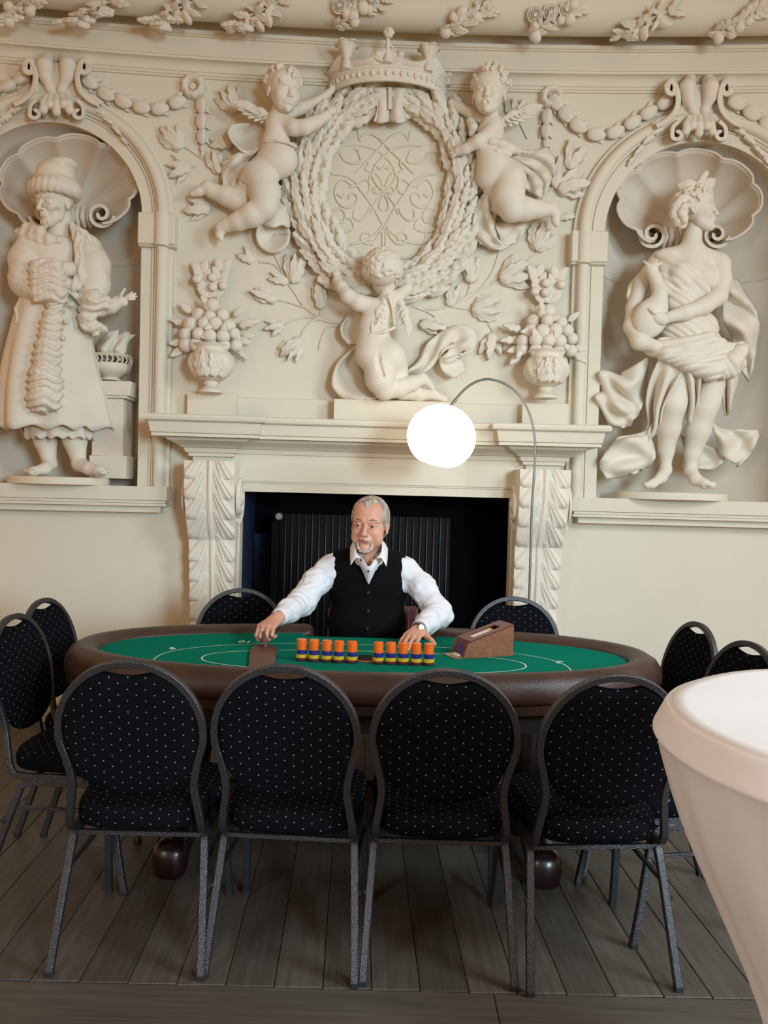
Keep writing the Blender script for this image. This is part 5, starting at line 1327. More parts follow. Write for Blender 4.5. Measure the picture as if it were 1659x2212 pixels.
# sleeve cloth behind, left
fold([[(1422,548,.06),(1404,560,.02),(1396,580,-.04)],[(1420,570,.08),(1392,590,.06),(1362,612,-.02)],[(1412,610,.06),(1385,620,.0),(1354,635,.04)],[(1402,650,.04),(1380,655,.08),(1358,658,.0)],[(1400,672,.08),(1386,672,.02),(1368,668,.02)]],.014,6,6)
# billow at left, knee height
fold([[(1400,770,.10),(1370,790,.08),(1342,806,.02)],[(1398,800,.04),(1372,822,.12),(1338,812,.02)],[(1394,850,.0),(1350,838,.12),(1310,800,.04)],[(1386,880,.08),(1352,862,.02),(1294,806,.08)],[(1376,900,.02),(1340,880,.13),(1300,842,.0)],[(1370,905,.10),(1330,895,.02),(1286,856,.08)],[(1360,920,.0),(1322,912,.10),(1298,880,.0)],[(1345,922,.06),(1320,920,.0),(1312,904,.04)]],.014,5,6)
# lower left swirl
fold([[(1420,900,.0),(1405,925,.06),(1392,945,.02)],[(1405,930,.08),(1380,940,.0),(1340,945,.06)],[(1412,965,.02),(1365,950,.12),(1318,962,.02)],[(1415,990,.10),(1370,985,.02),(1300,990,.10)],[(1398,1008,.02),(1352,1010,.12),(1296,1010,.04)],[(1372,1022,.08),(1340,1030,.04),(1310,1034,.08)]],.014,6,6)
# lower right sweep
fold([[(1530,905,.0),(1545,935,.04),(1552,960,-.03)],[(1560,925,-.04),(1568,950,.05),(1560,985,-.02)],[(1600,928,.03),(1598,955,-.06),(1588,1000,.03)],[(1636,930,-.04),(1628,958,.03),(1612,992,-.05)],[(1636,945,.02),(1622,975,-.05),(1590,1008,.02)]],.014,6,6)
fold([[(1470,940,-.08),(1480,980,-.04),(1470,1010,-.08)],[(1520,960,-.04),(1530,990,-.10),(1510,1012,-.03)],[(1570,975,-.08),(1560,1000,-.02),(1540,1015,-.08)]],.014,6,6)
# long-necked bird in her arms
gb=[well(1404,688,.15,36,26,44,20,10)]+wcaps([(1420,660,.15,22),(1426,630,.15,15),(1416,602,.15,12),(1408,588,.15,12)],8)+[well(1408,580,.15,14,11,10,10,5)]+wcaps([(1408,578,.15,7),(1394,584,.15,3)],3)+wcaps([(1400,572,.16,4),(1390,564,.15,2)],2)+wcaps([(1414,572,.16,5),(1428,570,.15,3)],2)
sobj('held_bird',gb,.0055,STUCCO,WO)
# ================================================================== ARC LAMP
STEEL=mat('brushed_steel',(.22,.21,.19),.45,.9)
GLOBE=mat('lamp_globe_glow',(1,1,1),.5,emit=((1.0,.84,.68),3.6))
LY=4.32
lp=[at_y(u,v,LY) for u,v in ((1143,1300),(1146,1200),(1149,1100),(1154,1020),(1156,960),(1150,915),(1138,880),(1118,850),(1088,828),(1052,819),(1020,829),(995,850),(976,874))]
LAMP=thing('arc_lamp','tall arc floor lamp with a thin steel pole and a glowing white globe shade','lamp',(lp[0].x,LY,0))
mb=MB(); P=catmull([tuple((lp[0].x,LY,.03))]+[tuple(p) for p in lp],5); mb.tube([tuple(p) for p in P],.0062,10); mb.build('pole',STEEL,LAMP,sharp=80)
mb=MB(); mb.lathe([(0,.001),(.15,.001),(.155,.008),(.15,.028),(.02,.034),(.012,.05),(0,.05)],(lp[0].x,LY,0),36); mb.build('base',STEEL,LAMP,sharp=35)
gc=at_y(953,945,LY); gr=74.5*LY/F
mb=MB(); Rg=Matrix.Rotation(math.radians(14),3,'Y')
prof=[]
for t in np.linspace(0,PI,28):
    r=math.sin(t); z=-math.cos(t)
    z=z*(.96 if z>0 else .90); 
    if z<-.78: z=-.78-(-.78-z)*.45
    prof.append((r,z))
mb.lathe(prof,(0,0,0),48); mb.v=[tuple(gc+Rg@(Vector(v)*gr)) for v in mb.v]
o=mb.build('globe_shade',GLOBE,LAMP); props(o,label='glowing white glass globe')
e=lp[-1]; d=(lp[-1]-lp[-2]).normalized()
mb=MB(); mb.tube([tuple(e-d*.035),tuple(e+d*.004)],.0085,12); mb.tube([tuple(e+d*.004),tuple(e+d*.02)],[.007,.016],12); mb.build('socket',STEEL,LAMP,sharp=40)
# ================================================================== POKER TABLE
LEATHER=mat('brown_leather',(.050,.024,.016),.42,bump=.18,bscale=160,var=.25,vscale=9,spec=.45)
FELT=mat('green_felt',(.007,.185,.122),1.0,bump=.1,bscale=700,spec=.0)
DARKWOOD=mat('mahogany_dark',(.012,.0035,.0035),.32,coat=.2)
BLACKCLOTH=mat('black_apron',(.010,.009,.010),.8)
WHITEINK=mat('white_print',(.70,.78,.72),.8)
TCX,TCY,TA,TB,TN=-.066,3.345,1.178,.555,2.22
def sup(a,A,B,n=TN,cx=TCX,cy=TCY):
    c,s=math.cos(a),math.sin(a); return (cx+A*math.copysign(abs(c)**(2/n),c), cy+B*math.copysign(abs(s)**(2/n),s))
TAB=thing('poker_table','large oval poker table with a green felt top and padded brown leather rail','table',(TCX,TCY,0))
FZt=.775
gap0,gap1=-.345,.245      # dealer cutout along the rear edge
def rail_angles():
    N=150; A=[]
    for i in range(N*2+1):
        a=PI/2+2*PI*i/(N*2); A.append(a)
    A=[a for a in A]
    pts=[(a,sup(a,TA,TB)) for a in A]
    keep=[p for p in pts if not (p[1][1]>TCY+.3 and gap0<p[1][0]<gap1)]
    return keep
K=rail_angles()
prof=[(.004,.700),(-.004,.712),(-.006,.735),(.000,.765),(.016,.790),(.042,.805),(.070,.806),(.098,.799),(.118,.785),(.128,.772),(.126,.762),(.10,.745),(.03,.70)]
mb=MB(); vs_=[]; m=len(prof); rows=[]
for i,(a,p) in enumerate(K):
    a2=K[min(i+1,len(K)-1)][1]; a1=K[max(i-1,0)][1]; t=Vector((a2[0]-a1[0],a2[1]-a1[1])).normalized(); nrm=Vector((-t.y,t.x))   # inward
    e=min(i,len(K)-1-i); endf=1.0
    rows.append([(p[0]+nrm.x*o,p[1]+nrm.y*o,z) for o,z in prof])
def cap_rows(r,t):
    c=np.mean(np.array(r),axis=0); out=[]
    for s,q in ((.97,.012),(.86,.024),(.62,.034),(.25,.038)):
        out.append([tuple(c+(np.array(x)-c)*s+np.array((t[0]*q,t[1]*q,0))) for x in r])
    return out
d0=np.array(K[0][1])-np.array(K[2][1]); d0/=np.linalg.norm(d0); d1=np.array(K[-1][1])-np.array(K[-3][1]); d1/=np.linalg.norm(d1)
rows=cap_rows(rows[0],d0)[::-1]+rows+cap_rows(rows[-1],d1)
for r in rows: vs_+=r
fs_=[(i*m+j,i*m+(j+1)%m,(i+1)*m+(j+1)%m,(i+1)*m+j) for i in range(len(rows)-1) for j in range(m)]
fs_.append(tuple(range(m))[::-1]); fs_.append(tuple((len(rows)-1)*m+j for j in range(m)))
mb.add(vs_,[f[::-1] for f in fs_]); mb.build('rail',LEATHER,TAB,sharp=70)
# leather lip and dark apron below
def band(name,off0,z0,off1,z1,m_,closed=True,thick=.02):
    mb=MB(); vs_=[]; N=160
    for i in range(N):
        a=2*PI*i/N
        for off,z in ((off0,z0),(off1,z1),(off1+thick,z1),(off0+thick,z0)):
            p=sup(a,TA-off,TB-off); y=p[1]
            if p[1]>TCY+.2 and gap0-.03<p[0]<gap1+.03: y=min(y,3.665)
            vs_.append((p[0],y,z))
    mb.add(vs_,[(i*4+j,((i+1)%N)*4+j,((i+1)%N)*4+(j+1)%4,i*4+(j+1)%4) for i in range(N) for j in range(4)])
    return mb.build(name,m_,TAB,sharp=40)
band('lip',.006,.668,.002,.702,LEATHER); band('apron',.03,.60,.022,.672,BLACKCLOTH)
# felt with straight rear edge at the dealer cutout
mb=MB(); N=180; top=[]
for i in range(N):
    a=2*PI*i/N; p=sup(a,TA-.118,TB-.118); y=p[1]; x=p[0]
    if y>TCY+.2 and gap0-.0<x<gap1: y=3.685-.02*((x-(gap0+gap1)/2)/.3)**2*0
    top.append((x,y))
vs_=[(x,y,FZt) for x,y in top]+[(x,y,.70) for x,y in top]
mb.add(vs_,[tuple(range(N)),tuple(range(2*N-1,N-1,-1))]+[(i,N+i,N+(i+1)%N,(i+1)%N) for i in range(N)])
FEL=mb.build('felt_top',FELT,TAB,smooth=False)
def oval(A,B,cx,cy,w,nn=2.3,y_min=2.93):
    mb=MB(); N=140; vs_=[]; ok=[]
    for i in range(N+1):
        a=2*PI*i/N
        for k in (-.5,.5):
            x,y=sup(a,A+k*w,B+k*w,nn,cx,cy); vs_.append((x,y,FZt+.0012))
        lim=sup(a,TA-.135,TB-.135); xx,yy=vs_[-1][:2]
        ok.append(((abs(xx-TCX)/(TA-.135))**TN+(abs(yy-TCY)/(TB-.135))**TN)<1)
    mb.add(vs_,[(2*i,2*i+1,2*i+3,2*i+2) for i in range(N) if ok[i] and ok[i+1]]); return mb.build('betting_line',WHITEINK,FEL,smooth=False)
oval(.62,.195,-.062,3.18,.006); oval(.785,.37,-.067,3.15,.005)
def text(s,parent,pos,size,rz,m_,name='seat_number',flat=True,rx=0,ext=.0004):
    cu=bpy.data.curves.new('lettering','FONT'); cu.body=s; cu.size=size; cu.align_x='CENTER'; cu.align_y='CENTER'; cu.extrude=ext
    t_=bpy.data.objects.new('lettering',cu); C.objects.link(t_); bpy.context.view_layer.update()
    me=bpy.data.meshes.new_from_object(t_.evaluated_get(bpy.context.evaluated_depsgraph_get())); bpy.data.objects.remove(t_); me.materials.clear()
    o=bpy.data.objects.new(name,me); C.objects.link(o); me.materials.append(m_); o.parent=parent; o.matrix_parent_inverse=wmat(parent).inverted()
    o.location=pos; o.rotation_euler=(rx,0,rz); return o
for s,u,v,rz in (('10',530,1386,172),('9',372,1400,205),('8',338,1434,250),('2',1208,1430,150),('3',1252,1465,120),('1',1010,1392,178)):
    p=at_z(u,v,FZt+.001); text(s,FEL,(p.x,p.y,FZt+.0012),.060,math.radians(rz),WHITEINK)
# pedestals
for sx in (-1,1):
    cx=TCX+sx*.68
    mb=MB(); mb.lathe([(.0,.07),(.085,.07),(.095,.09),(.075,.12),(.06,.2),(.07,.35),(.09,.45),(.075,.55),(.10,.62),(.14,.66),(.14,.70),(0,.70)],(cx,TCY,0),32); mb.build('pedestal',DARKWOOD,TAB,sharp=45)
    mb=MB(); vs_=[]
    for yy,zz,w,h in ((-.47,.045,.055,.075),(-.44,.09,.068,.13),(-.36,.10,.07,.14),(-.2,.11,.07,.11),(0,.12,.075,.09)):
        pass
    prims=[]
    for s in (-1,1):
        prims+=[cap((cx,TCY+s*.34,.08),(cx,TCY+s*.05,.13),.062,.055,k=.03),rbox((cx,TCY+s*.35,.070),(.062,.045,.070),.043,k=.02)]
    sobj('foot',prims,.010,DARKWOOD,TAB)
mb=MB(); mb.bbox((TCX-.68,TCY-.025,.16),(TCX+.68,TCY+.025,.25),.008); mb.build('stretcher',DARKWOOD,TAB)
# drop slot in the felt
p=at_z(791,1424,FZt)
SLOT=mb=MB(); mb.lathe([(0,.004),(.046,.004),(.048,.002),(.048,.0)],(p.x,p.y,FZt+.004),32)
o=mb.build('dealer_button',mat('black_plastic',(.01,.012,.01),.3),None,sharp=40); props(o,'flat round black disc lying on an orange one between the two rows of chip stacks','disc')
mb=MB(); mb.lathe([(0,.0035),(.047,.0035),(.049,.002),(.049,0),(0,0)],(p.x+.002,p.y-.006,FZt+.0004),32)
ORANGE=mat('chip_orange',(.85,.16,.012),.35,trans=.0); BLUE=mat('chip_blue',(.018,.022,.20),.35); YELLOW=mat('chip_yellow',(.66,.46,.02),.35); RED=mat('chip_dark_red',(.16,.018,.018),.35); BLK=mat('chip_black',(.022,.024,.03),.35); GREY=mat('chip_grey',(.16,.18,.20),.4)
o=mb.build('base_disc',ORANGE,None,sharp=40); props(o,'thin orange disc under the black disc in the middle of the felt','disc')
# ---- chips
def chip_mesh(name,r,h,m_):
    mb=MB(); b=.0006
    mb.lathe([(0,0),(r*.72,0),(r*.74,.0002),(r-b,.0001),(r,b),(r,h-b),(r-b,h-.0001),(r*.74,h-.0003),(r*.72,h-.0001),(0,h)],(0,0,0),28)
    me=make_mesh(name,mb.v,mb.f,True,35); me.materials.append(m_); return me
CH=dict(orange=(chip_mesh('chip_o',.0185,.0033,ORANGE),12),blue=(chip_mesh('chip_b',.0195,.0034,BLUE),5),yellow=(chip_mesh('chip_y',.0212,.0033,YELLOW),4),darkred=(chip_mesh('chip_r',.0222,.0031,RED),2),black=(chip_mesh('chip_k',.0232,.0031,BLK),2))
STK=[(651.7,1429.8),(678,1431.3),(705.5,1432.6),(731.5,1434),(760,1435),(816.7,1436.8),(844,1437.6),(871,1438.3),(899,1439.3),(925.7,1440)]
ORDW=['far left stack','second stack from the left end','third stack from the left end','fourth stack from the left end','stack left of the black disc','stack right of the black disc','fourth stack from the right end','third stack from the right end','second stack from the right end','far right stack by the card shoe']
rc=random.Random(11)
CW={'orange':'glossy orange','blue':'dark blue','yellow':'bright yellow','darkred':'dark red','black':'black'}
CPOS={'orange':'atop the','blue':'mid-height in the','yellow':'low in the','darkred':'near the foot of the','black':'under the'}
for i,(u,v) in enumerate(STK):
    p=at_z(u,v-3,FZt); z=FZt+.0006; ox=oy=0
    for col in ('black','darkred','yellow','blue','orange'):
        me,n=CH[col]
        if i in (4,9) and col=='orange': n=12
        for k in range(n):
            h=.0033 if col!='blue' else .0034
            ox=ox*.6+rc.uniform(-.0009,.0009); oy=oy*.6+rc.uniform(-.0009,.0009)
            o=bpy.data.objects.new('poker_chip',me); C.objects.link(o); o.location=(p.x+ox,p.y+oy,z); o.rotation_euler=(0,0,rc.uniform(0,6))
            z+={'black':.0031,'darkred':.0031,'yellow':.0033,'blue':.0034,'orange':.0033}[col]
            props(o,'%s poker chip %s %s'%(CW[col],CPOS[col],ORDW[i]),'poker chip','%s chips in the %s'%(CW[col],ORDW[i]))
# ---- paddle
PADM=mat('paddle_brown',(.115,.045,.03),.5,bump=.1,bscale=80,var=.15,vscale=12)
poly=[at_z(u,v,FZt+.001) for u,v in ((535,1462),(540,1410),(543,1402),(556,1395),(588,1397),(600,1403),(598,1410),(588,1464))]
mb=MB(); n=len(poly); c0=poly[0]
mb.add([(p.x,p.y,FZt+.0015) for p in poly]+[(p.x,p.y,FZt+.0075) for p in poly],[tuple(range(n))[::-1] if False else tuple(range(n)),tuple(range(2*n-1,n-1,-1))]+[(i,n+i,n+(i+1)%n,(i+1)%n) for i in range(n)])
PADL=thing('paddle','flat brown paddle lying on the felt, its upright handle held in the dealer\'s hand','paddle',(poly[4].x,poly[4].y,FZt))
import bmesh
def fixn(o):
    bm=bmesh.new(); bm.from_mesh(o.data); bmesh.ops.recalc_face_normals(bm,faces=bm.faces); bm.to_mesh(o.data); bm.free()
o=mb.build('blade',PADM,PADL,smooth=False); fixn(o)
hp0=at_z(574,1399,FZt+.005); hp1=at_y(571,1364,hp0.y+.03)
mb=MB(); v0=Vector(hp0); 
mb.tube([tuple(v0),tuple(v0+(hp1-v0)*.3),tuple(v0+(hp1-v0)*.7),tuple(hp1)],[.0075,.008,.010,.0095],8,square=Vector((0,1,0)))
mb.build('handle',PADM,PADL,sharp=50)
# ---- card shoe
WOOD=mat('shoe_wood',(.20,.075,.032),.42,var=.25,vscale=14,bump=.08,bscale=60,stretch=(1,6,6)); REDW=mat('shoe_dark_red',(.115,.022,.018),.38)
A_=at_z(1001,1424,FZt); B_=at_z(1108,1417,FZt); d_=(B_-A_); Ls=d_.length; d_.normalize(); w_=Vector((-d_.y,d_.x,0)); Ws=.112
SH=thing('card_shoe','wooden card dealing shoe with dark red top and a curved rear handle on the felt','card shoe',tuple(A_))
def shp(x,y,z): return tuple(A_+d_*x+w_*y+Vector((0,0,z+.0015)))
H0,H1=.064,.124
def sideplate(y0,y1,m_):
    mb=MB(); poly=[(0,0),(Ls,0),(Ls,H1),(.028,H0),(.018,H0-.012)]
    mb.prism(poly,(y0,y1),lambda a,b,h:shp(a,h,b)); o=mb.build('side_panel',m_,SH,smooth=False); fixn(o); return o
sideplate(0,.008,WOOD); sideplate(Ws-.008,Ws,WOOD)
mb=MB(); mb.prism([(Ls-.008,0),(Ls,0),(Ls,H1-.002),(Ls-.008,H1-.004)],(.008,Ws-.008),lambda a,b,h:shp(a,h,b)); o=mb.build('rear_panel',WOOD,SH,smooth=False); fixn(o)
def topz(x): return H0+(H1-H0)*(x-.028)/(Ls-.028)
def tpl(x0,x1,y0,y1,dz0,dz1,name,m_):
    mb=MB(); vs_=[shp(x,y,topz(x)+dz) for dz in (dz0,dz1) for x,y in ((x0,y0),(x1,y0),(x1,y1),(x0,y1))]
    mb.add(vs_,[(0,3,2,1),(4,5,6,7),(0,1,5,4),(1,2,6,5),(2,3,7,6),(3,0,4,7)]); o=mb.build(name,m_,SH,smooth=False); fixn(o); return o
tpl(.028,Ls,.0,.030,-.002,.0035,'top_panel',REDW); tpl(.028,Ls,Ws-.030,Ws,-.002,.0035,'top_panel',REDW); tpl(.028,.060,.03,Ws-.03,-.002,.0035,'top_panel',REDW); tpl(.185,Ls,.03,Ws-.03,-.002,.0035,'top_panel',REDW)
CARDW=mat('card_white',(.82,.76,.62),.5)
tpl(.062,.160,.031,Ws-.031,-.010,-.003,'card_deck',CARDW); tpl(.150,.160,.031,Ws-.031,-.002,-.001,'deck_band',YELLOW)
mb=MB(); mb.prism([(.018,H0-.012),(.028,H0),(.012,.006),(.004,.006)],(.008,Ws-.008),lambda a,b,h:shp(a,h,b)); o=mb.build('front_panel',REDW,SH,smooth=False); fixn(o)
mb=MB(); vs_=[]
arch=[(-.018,0),(.018,0)]+[(.018*math.cos(t),.02+.018*math.sin(t)) for t in np.linspace(0,PI,10)]
pl=[shp(.0035+.0135*(z/.055)-.001,Ws/2+y,.008+z) for y,z in arch]; pl2=[shp(.0035+.0135*(z/.055)+.002,Ws/2+y,.008+z) for y,z in arch]
n=len(pl); mb.add(pl+pl2,[tuple(range(n))]+[(i,(i+1)%n,n+(i+1)%n,n+i) for i in range(n)]); o=mb.build('card_back',mat('card_blue',(.03,.03,.22),.4),SH,smooth=False); fixn(o)
mb=MB(); mb.prism([(-.036,0),(.01,0),(.01,.006),(-.034,.003)],(.004,Ws-.004),lambda a,b,h:shp(a,h,b)); o=mb.build('lip_plate',mat('worn_brass',(.30,.19,.10),.4,.5),SH,smooth=False); fixn(o)
mb=MB(); mb.prism([(-.012,.003),(.003,.006),(.003,.012),(-.010,.006)],(.030,Ws-.030),lambda a,b,h:shp(a,h,b)); o=mb.build('card',CARDW,SH,smooth=False); fixn(o)
mb=MB(); pts=[shp(Ls+.0,Ws*.5,.085),shp(Ls+.018,Ws*.5,.088),shp(Ls+.030,Ws*.5,.075),shp(Ls+.030,Ws*.5,.055),shp(Ls+.018,Ws*.5,.045),shp(Ls,Ws*.5,.047)]
mb.tube([tuple(p) for p in catmull(pts,4)],.006,10); mb.build('handle',WOOD,SH,sharp=80)
mb=MB(); mb.lathe([(0,.004),(.004,.003),(.004,0)],shp(Ls-.03,Ws*.5,topz(Ls-.03)+.003),10); mb.build('screw',STEEL,SH)
# ================================================================== BANQUET CHAIRS
HAMMER=mat('hammered_frame',(.075,.075,.08),.36,.8,bump=.35,bscale=260,detail=2)
PADB=dots_mat('dotted_black_back','xz'); RUB=mat('black_rubber',(.01,.01,.01),.8)
PADS=dots_mat('dotted_black_seat','xy')
# the seat pattern runs over the edge: use Y+Z as its second direction
nt=PADS.node_tree
for n in nt.nodes:
    if n.type=='SEPXYZ':
        ad=nt.nodes.new('ShaderNodeMath'); ad.operation='ADD'
        lk=[l for l in nt.links if l.from_socket==n.outputs['Y']]
        tg=[l.to_socket for l in lk]
        for l in lk: nt.links.remove(l)
        nt.links.new(n.outputs['Y'],ad.inputs[0]); nt.links.new(n.outputs['Z'],ad.inputs[1])
        for t in tg: nt.links.new(ad.outputs[0],t)
lean=lambda z: -max(0,z-.42)*.20
def chair_proto():
    ms={}
    h=[(.190,.36,.395),(.192,.20,.395),(.194,.06,.395),(.195,.018,.402),(.195,.002,.43),(.188,.0,.48),(.180,.0,.535),(.181,.0,.575),(.192,.0,.63),(.206,.0,.675)]
    h+=[(.2095*math.cos(t),0,.714+.2095*math.sin(t)) for t in np.linspace(0,PI/2,9)]
    h=[(x,y+lean(z),z) for x,y,z in h]; full=[(x,y,z) for x,y,z in h]+[(-x,y,z) for x,y,z in h[::-1][1:]]
    P=catmull(full,3); mb=MB(); mb.tube([tuple(p) for p in P],.0104,8,square=True)
    ms['back_frame']=make_mesh('back_frame',mb.v,mb.f,True,35)
    # pad
    xs=[-.1985+.397*i/40 for i in range(41)]
    zbp=[(0,.517),(.05,.519),(.09,.528),(.13,.547),(.155,.572),(.172,.605),(.186,.650),(.1985,.705)]
    zb=lambda x: float(np.interp(abs(x),[p[0] for p in zbp],[p[1] for p in zbp]))
    def zt(x):
        r=.714+math.sqrt(max(0,.2015**2-x*x)); d=.026*max(0,math.cos(PI*x/.15))**1.0 if abs(x)<.075 else 0
        return max(r-d, zb(x)+.004)
    NT=26; vs_=[]; T=.017
    for side in (1,-1):
        for x in xs:
            s=x/.1985
            for j in range(NT+1):
                t=j/NT; z=zb(x)+(zt(x)-zb(x))*t
                hgt=T*(max(0,1-abs(s)**7))**.5*(max(0,1-abs(2*t-1)**8))**.5
                vs_.append((x,side*hgt+lean(z),z))
    n=len(xs)*(NT+1); m=NT+1; fs_=[]
    for i in range(len(xs)-1):
        for j in range(NT):
            q=(i*m+j,(i+1)*m+j,(i+1)*m+j+1,i*m+j+1); fs_.append(q[::-1]); fs_.append(tuple(a+n for a in q))
    for j in range(NT):
        fs_.append((j,j+1,n+j+1,n+j)); k=(len(xs)-1)*m; fs_.append((k+j,n+k+j,n+k+j+1,k+j+1))
    for i in range(len(xs)-1):
        fs_.append((i*m,n+i*m,n+(i+1)*m,(i+1)*m)); fs_.append((i*m+NT,(i+1)*m+NT,n+(i+1)*m+NT,n+i*m+NT))
    ms['backrest']=make_mesh('backrest',vs_,fs_,True,60)
    # seat cushion
    G=[]; 
    lv=[(.412,.94),(.413,.975),(.422,1.0),(.445,1.012),(.462,1.0),(.474,.97),(.480,.90),(.485,.7),(.487,.4),(.488,.02)]
    N=48; vs_=[]
    for z,s in lv:
        for k in range(N):
            a=2*PI*k/N; c,sn=math.cos(a),math.sin(a); e=.42
            x=math.copysign(abs(c)**e,c)*.205; y=math.copysign(abs(sn)**e,sn)*.212
            x*=(1+.07*(y/.212)); y-=.018*(1-(x/.205)**2)*(-1 if y>0 else 1)*1
            vs_.append((x*s,.205+y*s,z))
    fs_=[(i*N+k,i*N+(k+1)%N,(i+1)*N+(k+1)%N,(i+1)*N+k) for i in range(len(lv)-1) for k in range(N)]
    fs_.append(tuple(range(N))[::-1]); fs_.append(tuple((len(lv)-1)*N+k for k in range(N)))
    ms['seat']=make_mesh('seat',vs_,fs_,True,60)
    for s in (-1,1):
        for fr in (0,1):
            if fr: pts=[(s*.196,.205,.377),(s*.196,.32,.377),(s*.197,.352,.366),(s*.199,.368,.335),(s*.206,.40,.14),(s*.211,.425,.012)]
            else: pts=[(s*.196,.205,.377),(s*.196,.10,.377),(s*.198,.055,.368),(s*.201,.035,.335),(s*.212,-.025,.16),(s*.220,-.075,.012)]
            mb=MB(); P=catmull(pts,3); mb.tube([tuple(p) for p in P],[.0112]*len(P),8,square=Vector((s,0,0)))
            ms['leg',s,fr]=make_mesh('leg',mb.v,mb.f,True,35)
            f=pts[-1]; mb=MB(); mb.bbox((f[0]-.0118,f[1]-.0122,.0),(f[0]+.0118,f[1]+.0118,.016),.002); ms['cap',s,fr]=make_mesh('foot_cap',mb.v,mb.f,False)
        mb=MB(); mb.tube([(s*.200,.015,.285),(s*.203,.375,.285)],.0065,8,square=True); ms['stretcher',s]=make_mesh('stretcher',mb.v,mb.f,True,35)
        mb=MB()
        mb.tube([(s*.204,0,.24),(s*.226,-.006,.24)],.006,8)
        ms['bumper',s]=make_mesh('bumper',mb.v,mb.f,True,35)
    mb=MB(); mb.tube([(-.196,.055,.372),(.196,.055,.372)],.0075,8,square=True); ms['crossbar']=make_mesh('crossbar',mb.v,mb.f,True,35)
    mb=MB(); mb.tube([(-.196,.345,.372),(.196,.345,.372)],.0075,8,square=True); ms['crossbar2']=make_mesh('crossbar',mb.v,mb.f,True,35)
    for k,me in ms.items():
        key=k if isinstance(k,str) else k[0]
        me.materials.append({'backrest':PADB,'seat':PADS,'cap':RUB,'bumper':RUB}.get(key,HAMMER))
    return ms
CM=chair_proto()
def chair(x,y,rz,label,group):
    r=thing('banquet_chair',label,'chair',(x,y,0),group,math.radians(rz))
    def add(name,key,par):
        o=bpy.data.objects.new(name,CM[key]); C.objects.link(o); o.parent=par; return o
    add('backrest','backrest',r); add('seat','seat',r); add('back_frame','back_frame',r); add('crossbar','crossbar',r); add('crossbar','crossbar2',r)
    for s in (-1,1):
        add('stretcher',('stretcher',s),r)
        for fr in (0,1):
            l=add('leg',('leg',s,fr),r); add('foot_cap',('cap',s,fr),l)
            if fr==0: add('bumper',('bumper',s),l)
    return r
def foot_xy(u,v): p=at_z(u,v,0); return p
def front_chair(uL,vL,uR,vR,label):
    a=foot_xy(uL,vL); b=foot_xy(uR,vR); mid=(a+b)/2; ang=math.degrees(math.atan2(b.y-a.y,b.x-a.x))
    yaw=math.radians(ang); x=mid.x-math.sin(yaw)*.075*1; y=mid.y+math.cos(yaw)*.075
    print('CHAIR',label[:30],round(x,3),round(y,3),round(ang,1),round((b-a).length,3)); return chair(x,y,ang,label,'banquet chairs in the front row')
front_chair(108,2108,432,2116,'black dotted banquet chair seen from behind, leftmost of the front row of four')
front_chair(447,2112,760,2132,'black dotted banquet chair seen from behind, second from the left in the front row')
front_chair(784,2128,1110,2138,'black dotted banquet chair seen from behind, third from the left in the front row')
front_chair(1147,2150,1463,2140,'black dotted banquet chair seen from behind, rightmost of the front row')
def by_top(u,v,rz,label,g,dy=0):
    # the top of the backrest (z .922, .10 behind the chair origin) sits at this photo point
    p=at_z(u,v,.924); a=math.radians(rz); x=p.x-math.sin(a)*.10; y=p.y+math.cos(a)*.10+dy
    print('CHAIR',label[:30],round(x,3),round(y,3)); return chair(x,y,rz,label,g)
by_top(28,1332,-94,'black banquet chair side on, cut by the left picture edge','banquet chairs at the table ends')
by_top(84,1300,-96,'black banquet chair side on at the left table end, nearer to the wall','banquet chairs at the table ends',.04)
by_top(1515,1352,96,'black banquet chair side on at the right table end, left of another black chair','banquet chairs at the table ends',.03)
by_top(1622,1392,101,'black banquet chair at the right picture edge, rising behind the white table','banquet chairs at the table ends')
by_top(524,1275,180,'black banquet chair behind the table left of the dealer','banquet chairs behind the table')
by_top(1110,1293,180,'black banquet chair behind the table right of the dealer, before the fireplace','banquet chairs behind the table')
# ================================================================== HIGH TABLE WITH STRETCH COVER
COVER=mat('stretch_cover_white',(.80,.78,.76),.75,bump=.05,bscale=30,trans=.12)
hx,hy=.873,1.262
HT=thing('high_table','round high table in a tight white stretch cover at the right picture edge','table',(hx,hy,0))
mb=MB(); N=120; prof=[(0,1.1005),(.2,1.1005),(.38,1.100),(.402,1.098),(.414,1.092),(.420,1.080),(.430,1.060),(.432,1.052),(.425,1.040),(.405,.98),(.375,.90),(.335,.82),(.285,.72),(.24,.62),(.205,.50),(.19,.38),(.20,.26),(.235,.14),(.275,.03),(.27,.028)]
P=catmull(prof,2); vs_=[]
for i,(r,z) in enumerate(P):
    lo=max(0,(1.04-z)/1.04)
    for k in range(N):
        a=2*PI*k/N
        rr=r*(1+.16*lo**1.2*math.cos(4*a+.6))+.0035*math.sin(11*a+2*z)*min(1,max(0,(1.06-z)*6))+.002*math.sin(27*a-5*z)*(z<1.04)
        zz=z+((.0010*math.sin(3*a+9*r)+.0008*math.sin(7*a-14*r))*min(1,r/.3) if z>1.095 else 0)
        vs_.append((hx+rr*math.cos(a),hy+rr*math.sin(a),zz))
mb.add(vs_,[(i*N+k,(i+1)*N+k,(i+1)*N+(k+1)%N,i*N+(k+1)%N) for i in range(len(P)-1) for k in range(N)])
mb.build('stretch_cover',COVER,HT,sharp=80)
for k in range(4):
    a=-.15+PI/2*k; mb=MB(); mb.tube([(hx,hy,.10),(hx+.16*math.cos(a),hy+.16*math.sin(a),.07),(hx+.27*math.cos(a),hy+.27*math.sin(a),.012)],[.02,.018,.015],8); mb.build('foot',HAMMER,HT)
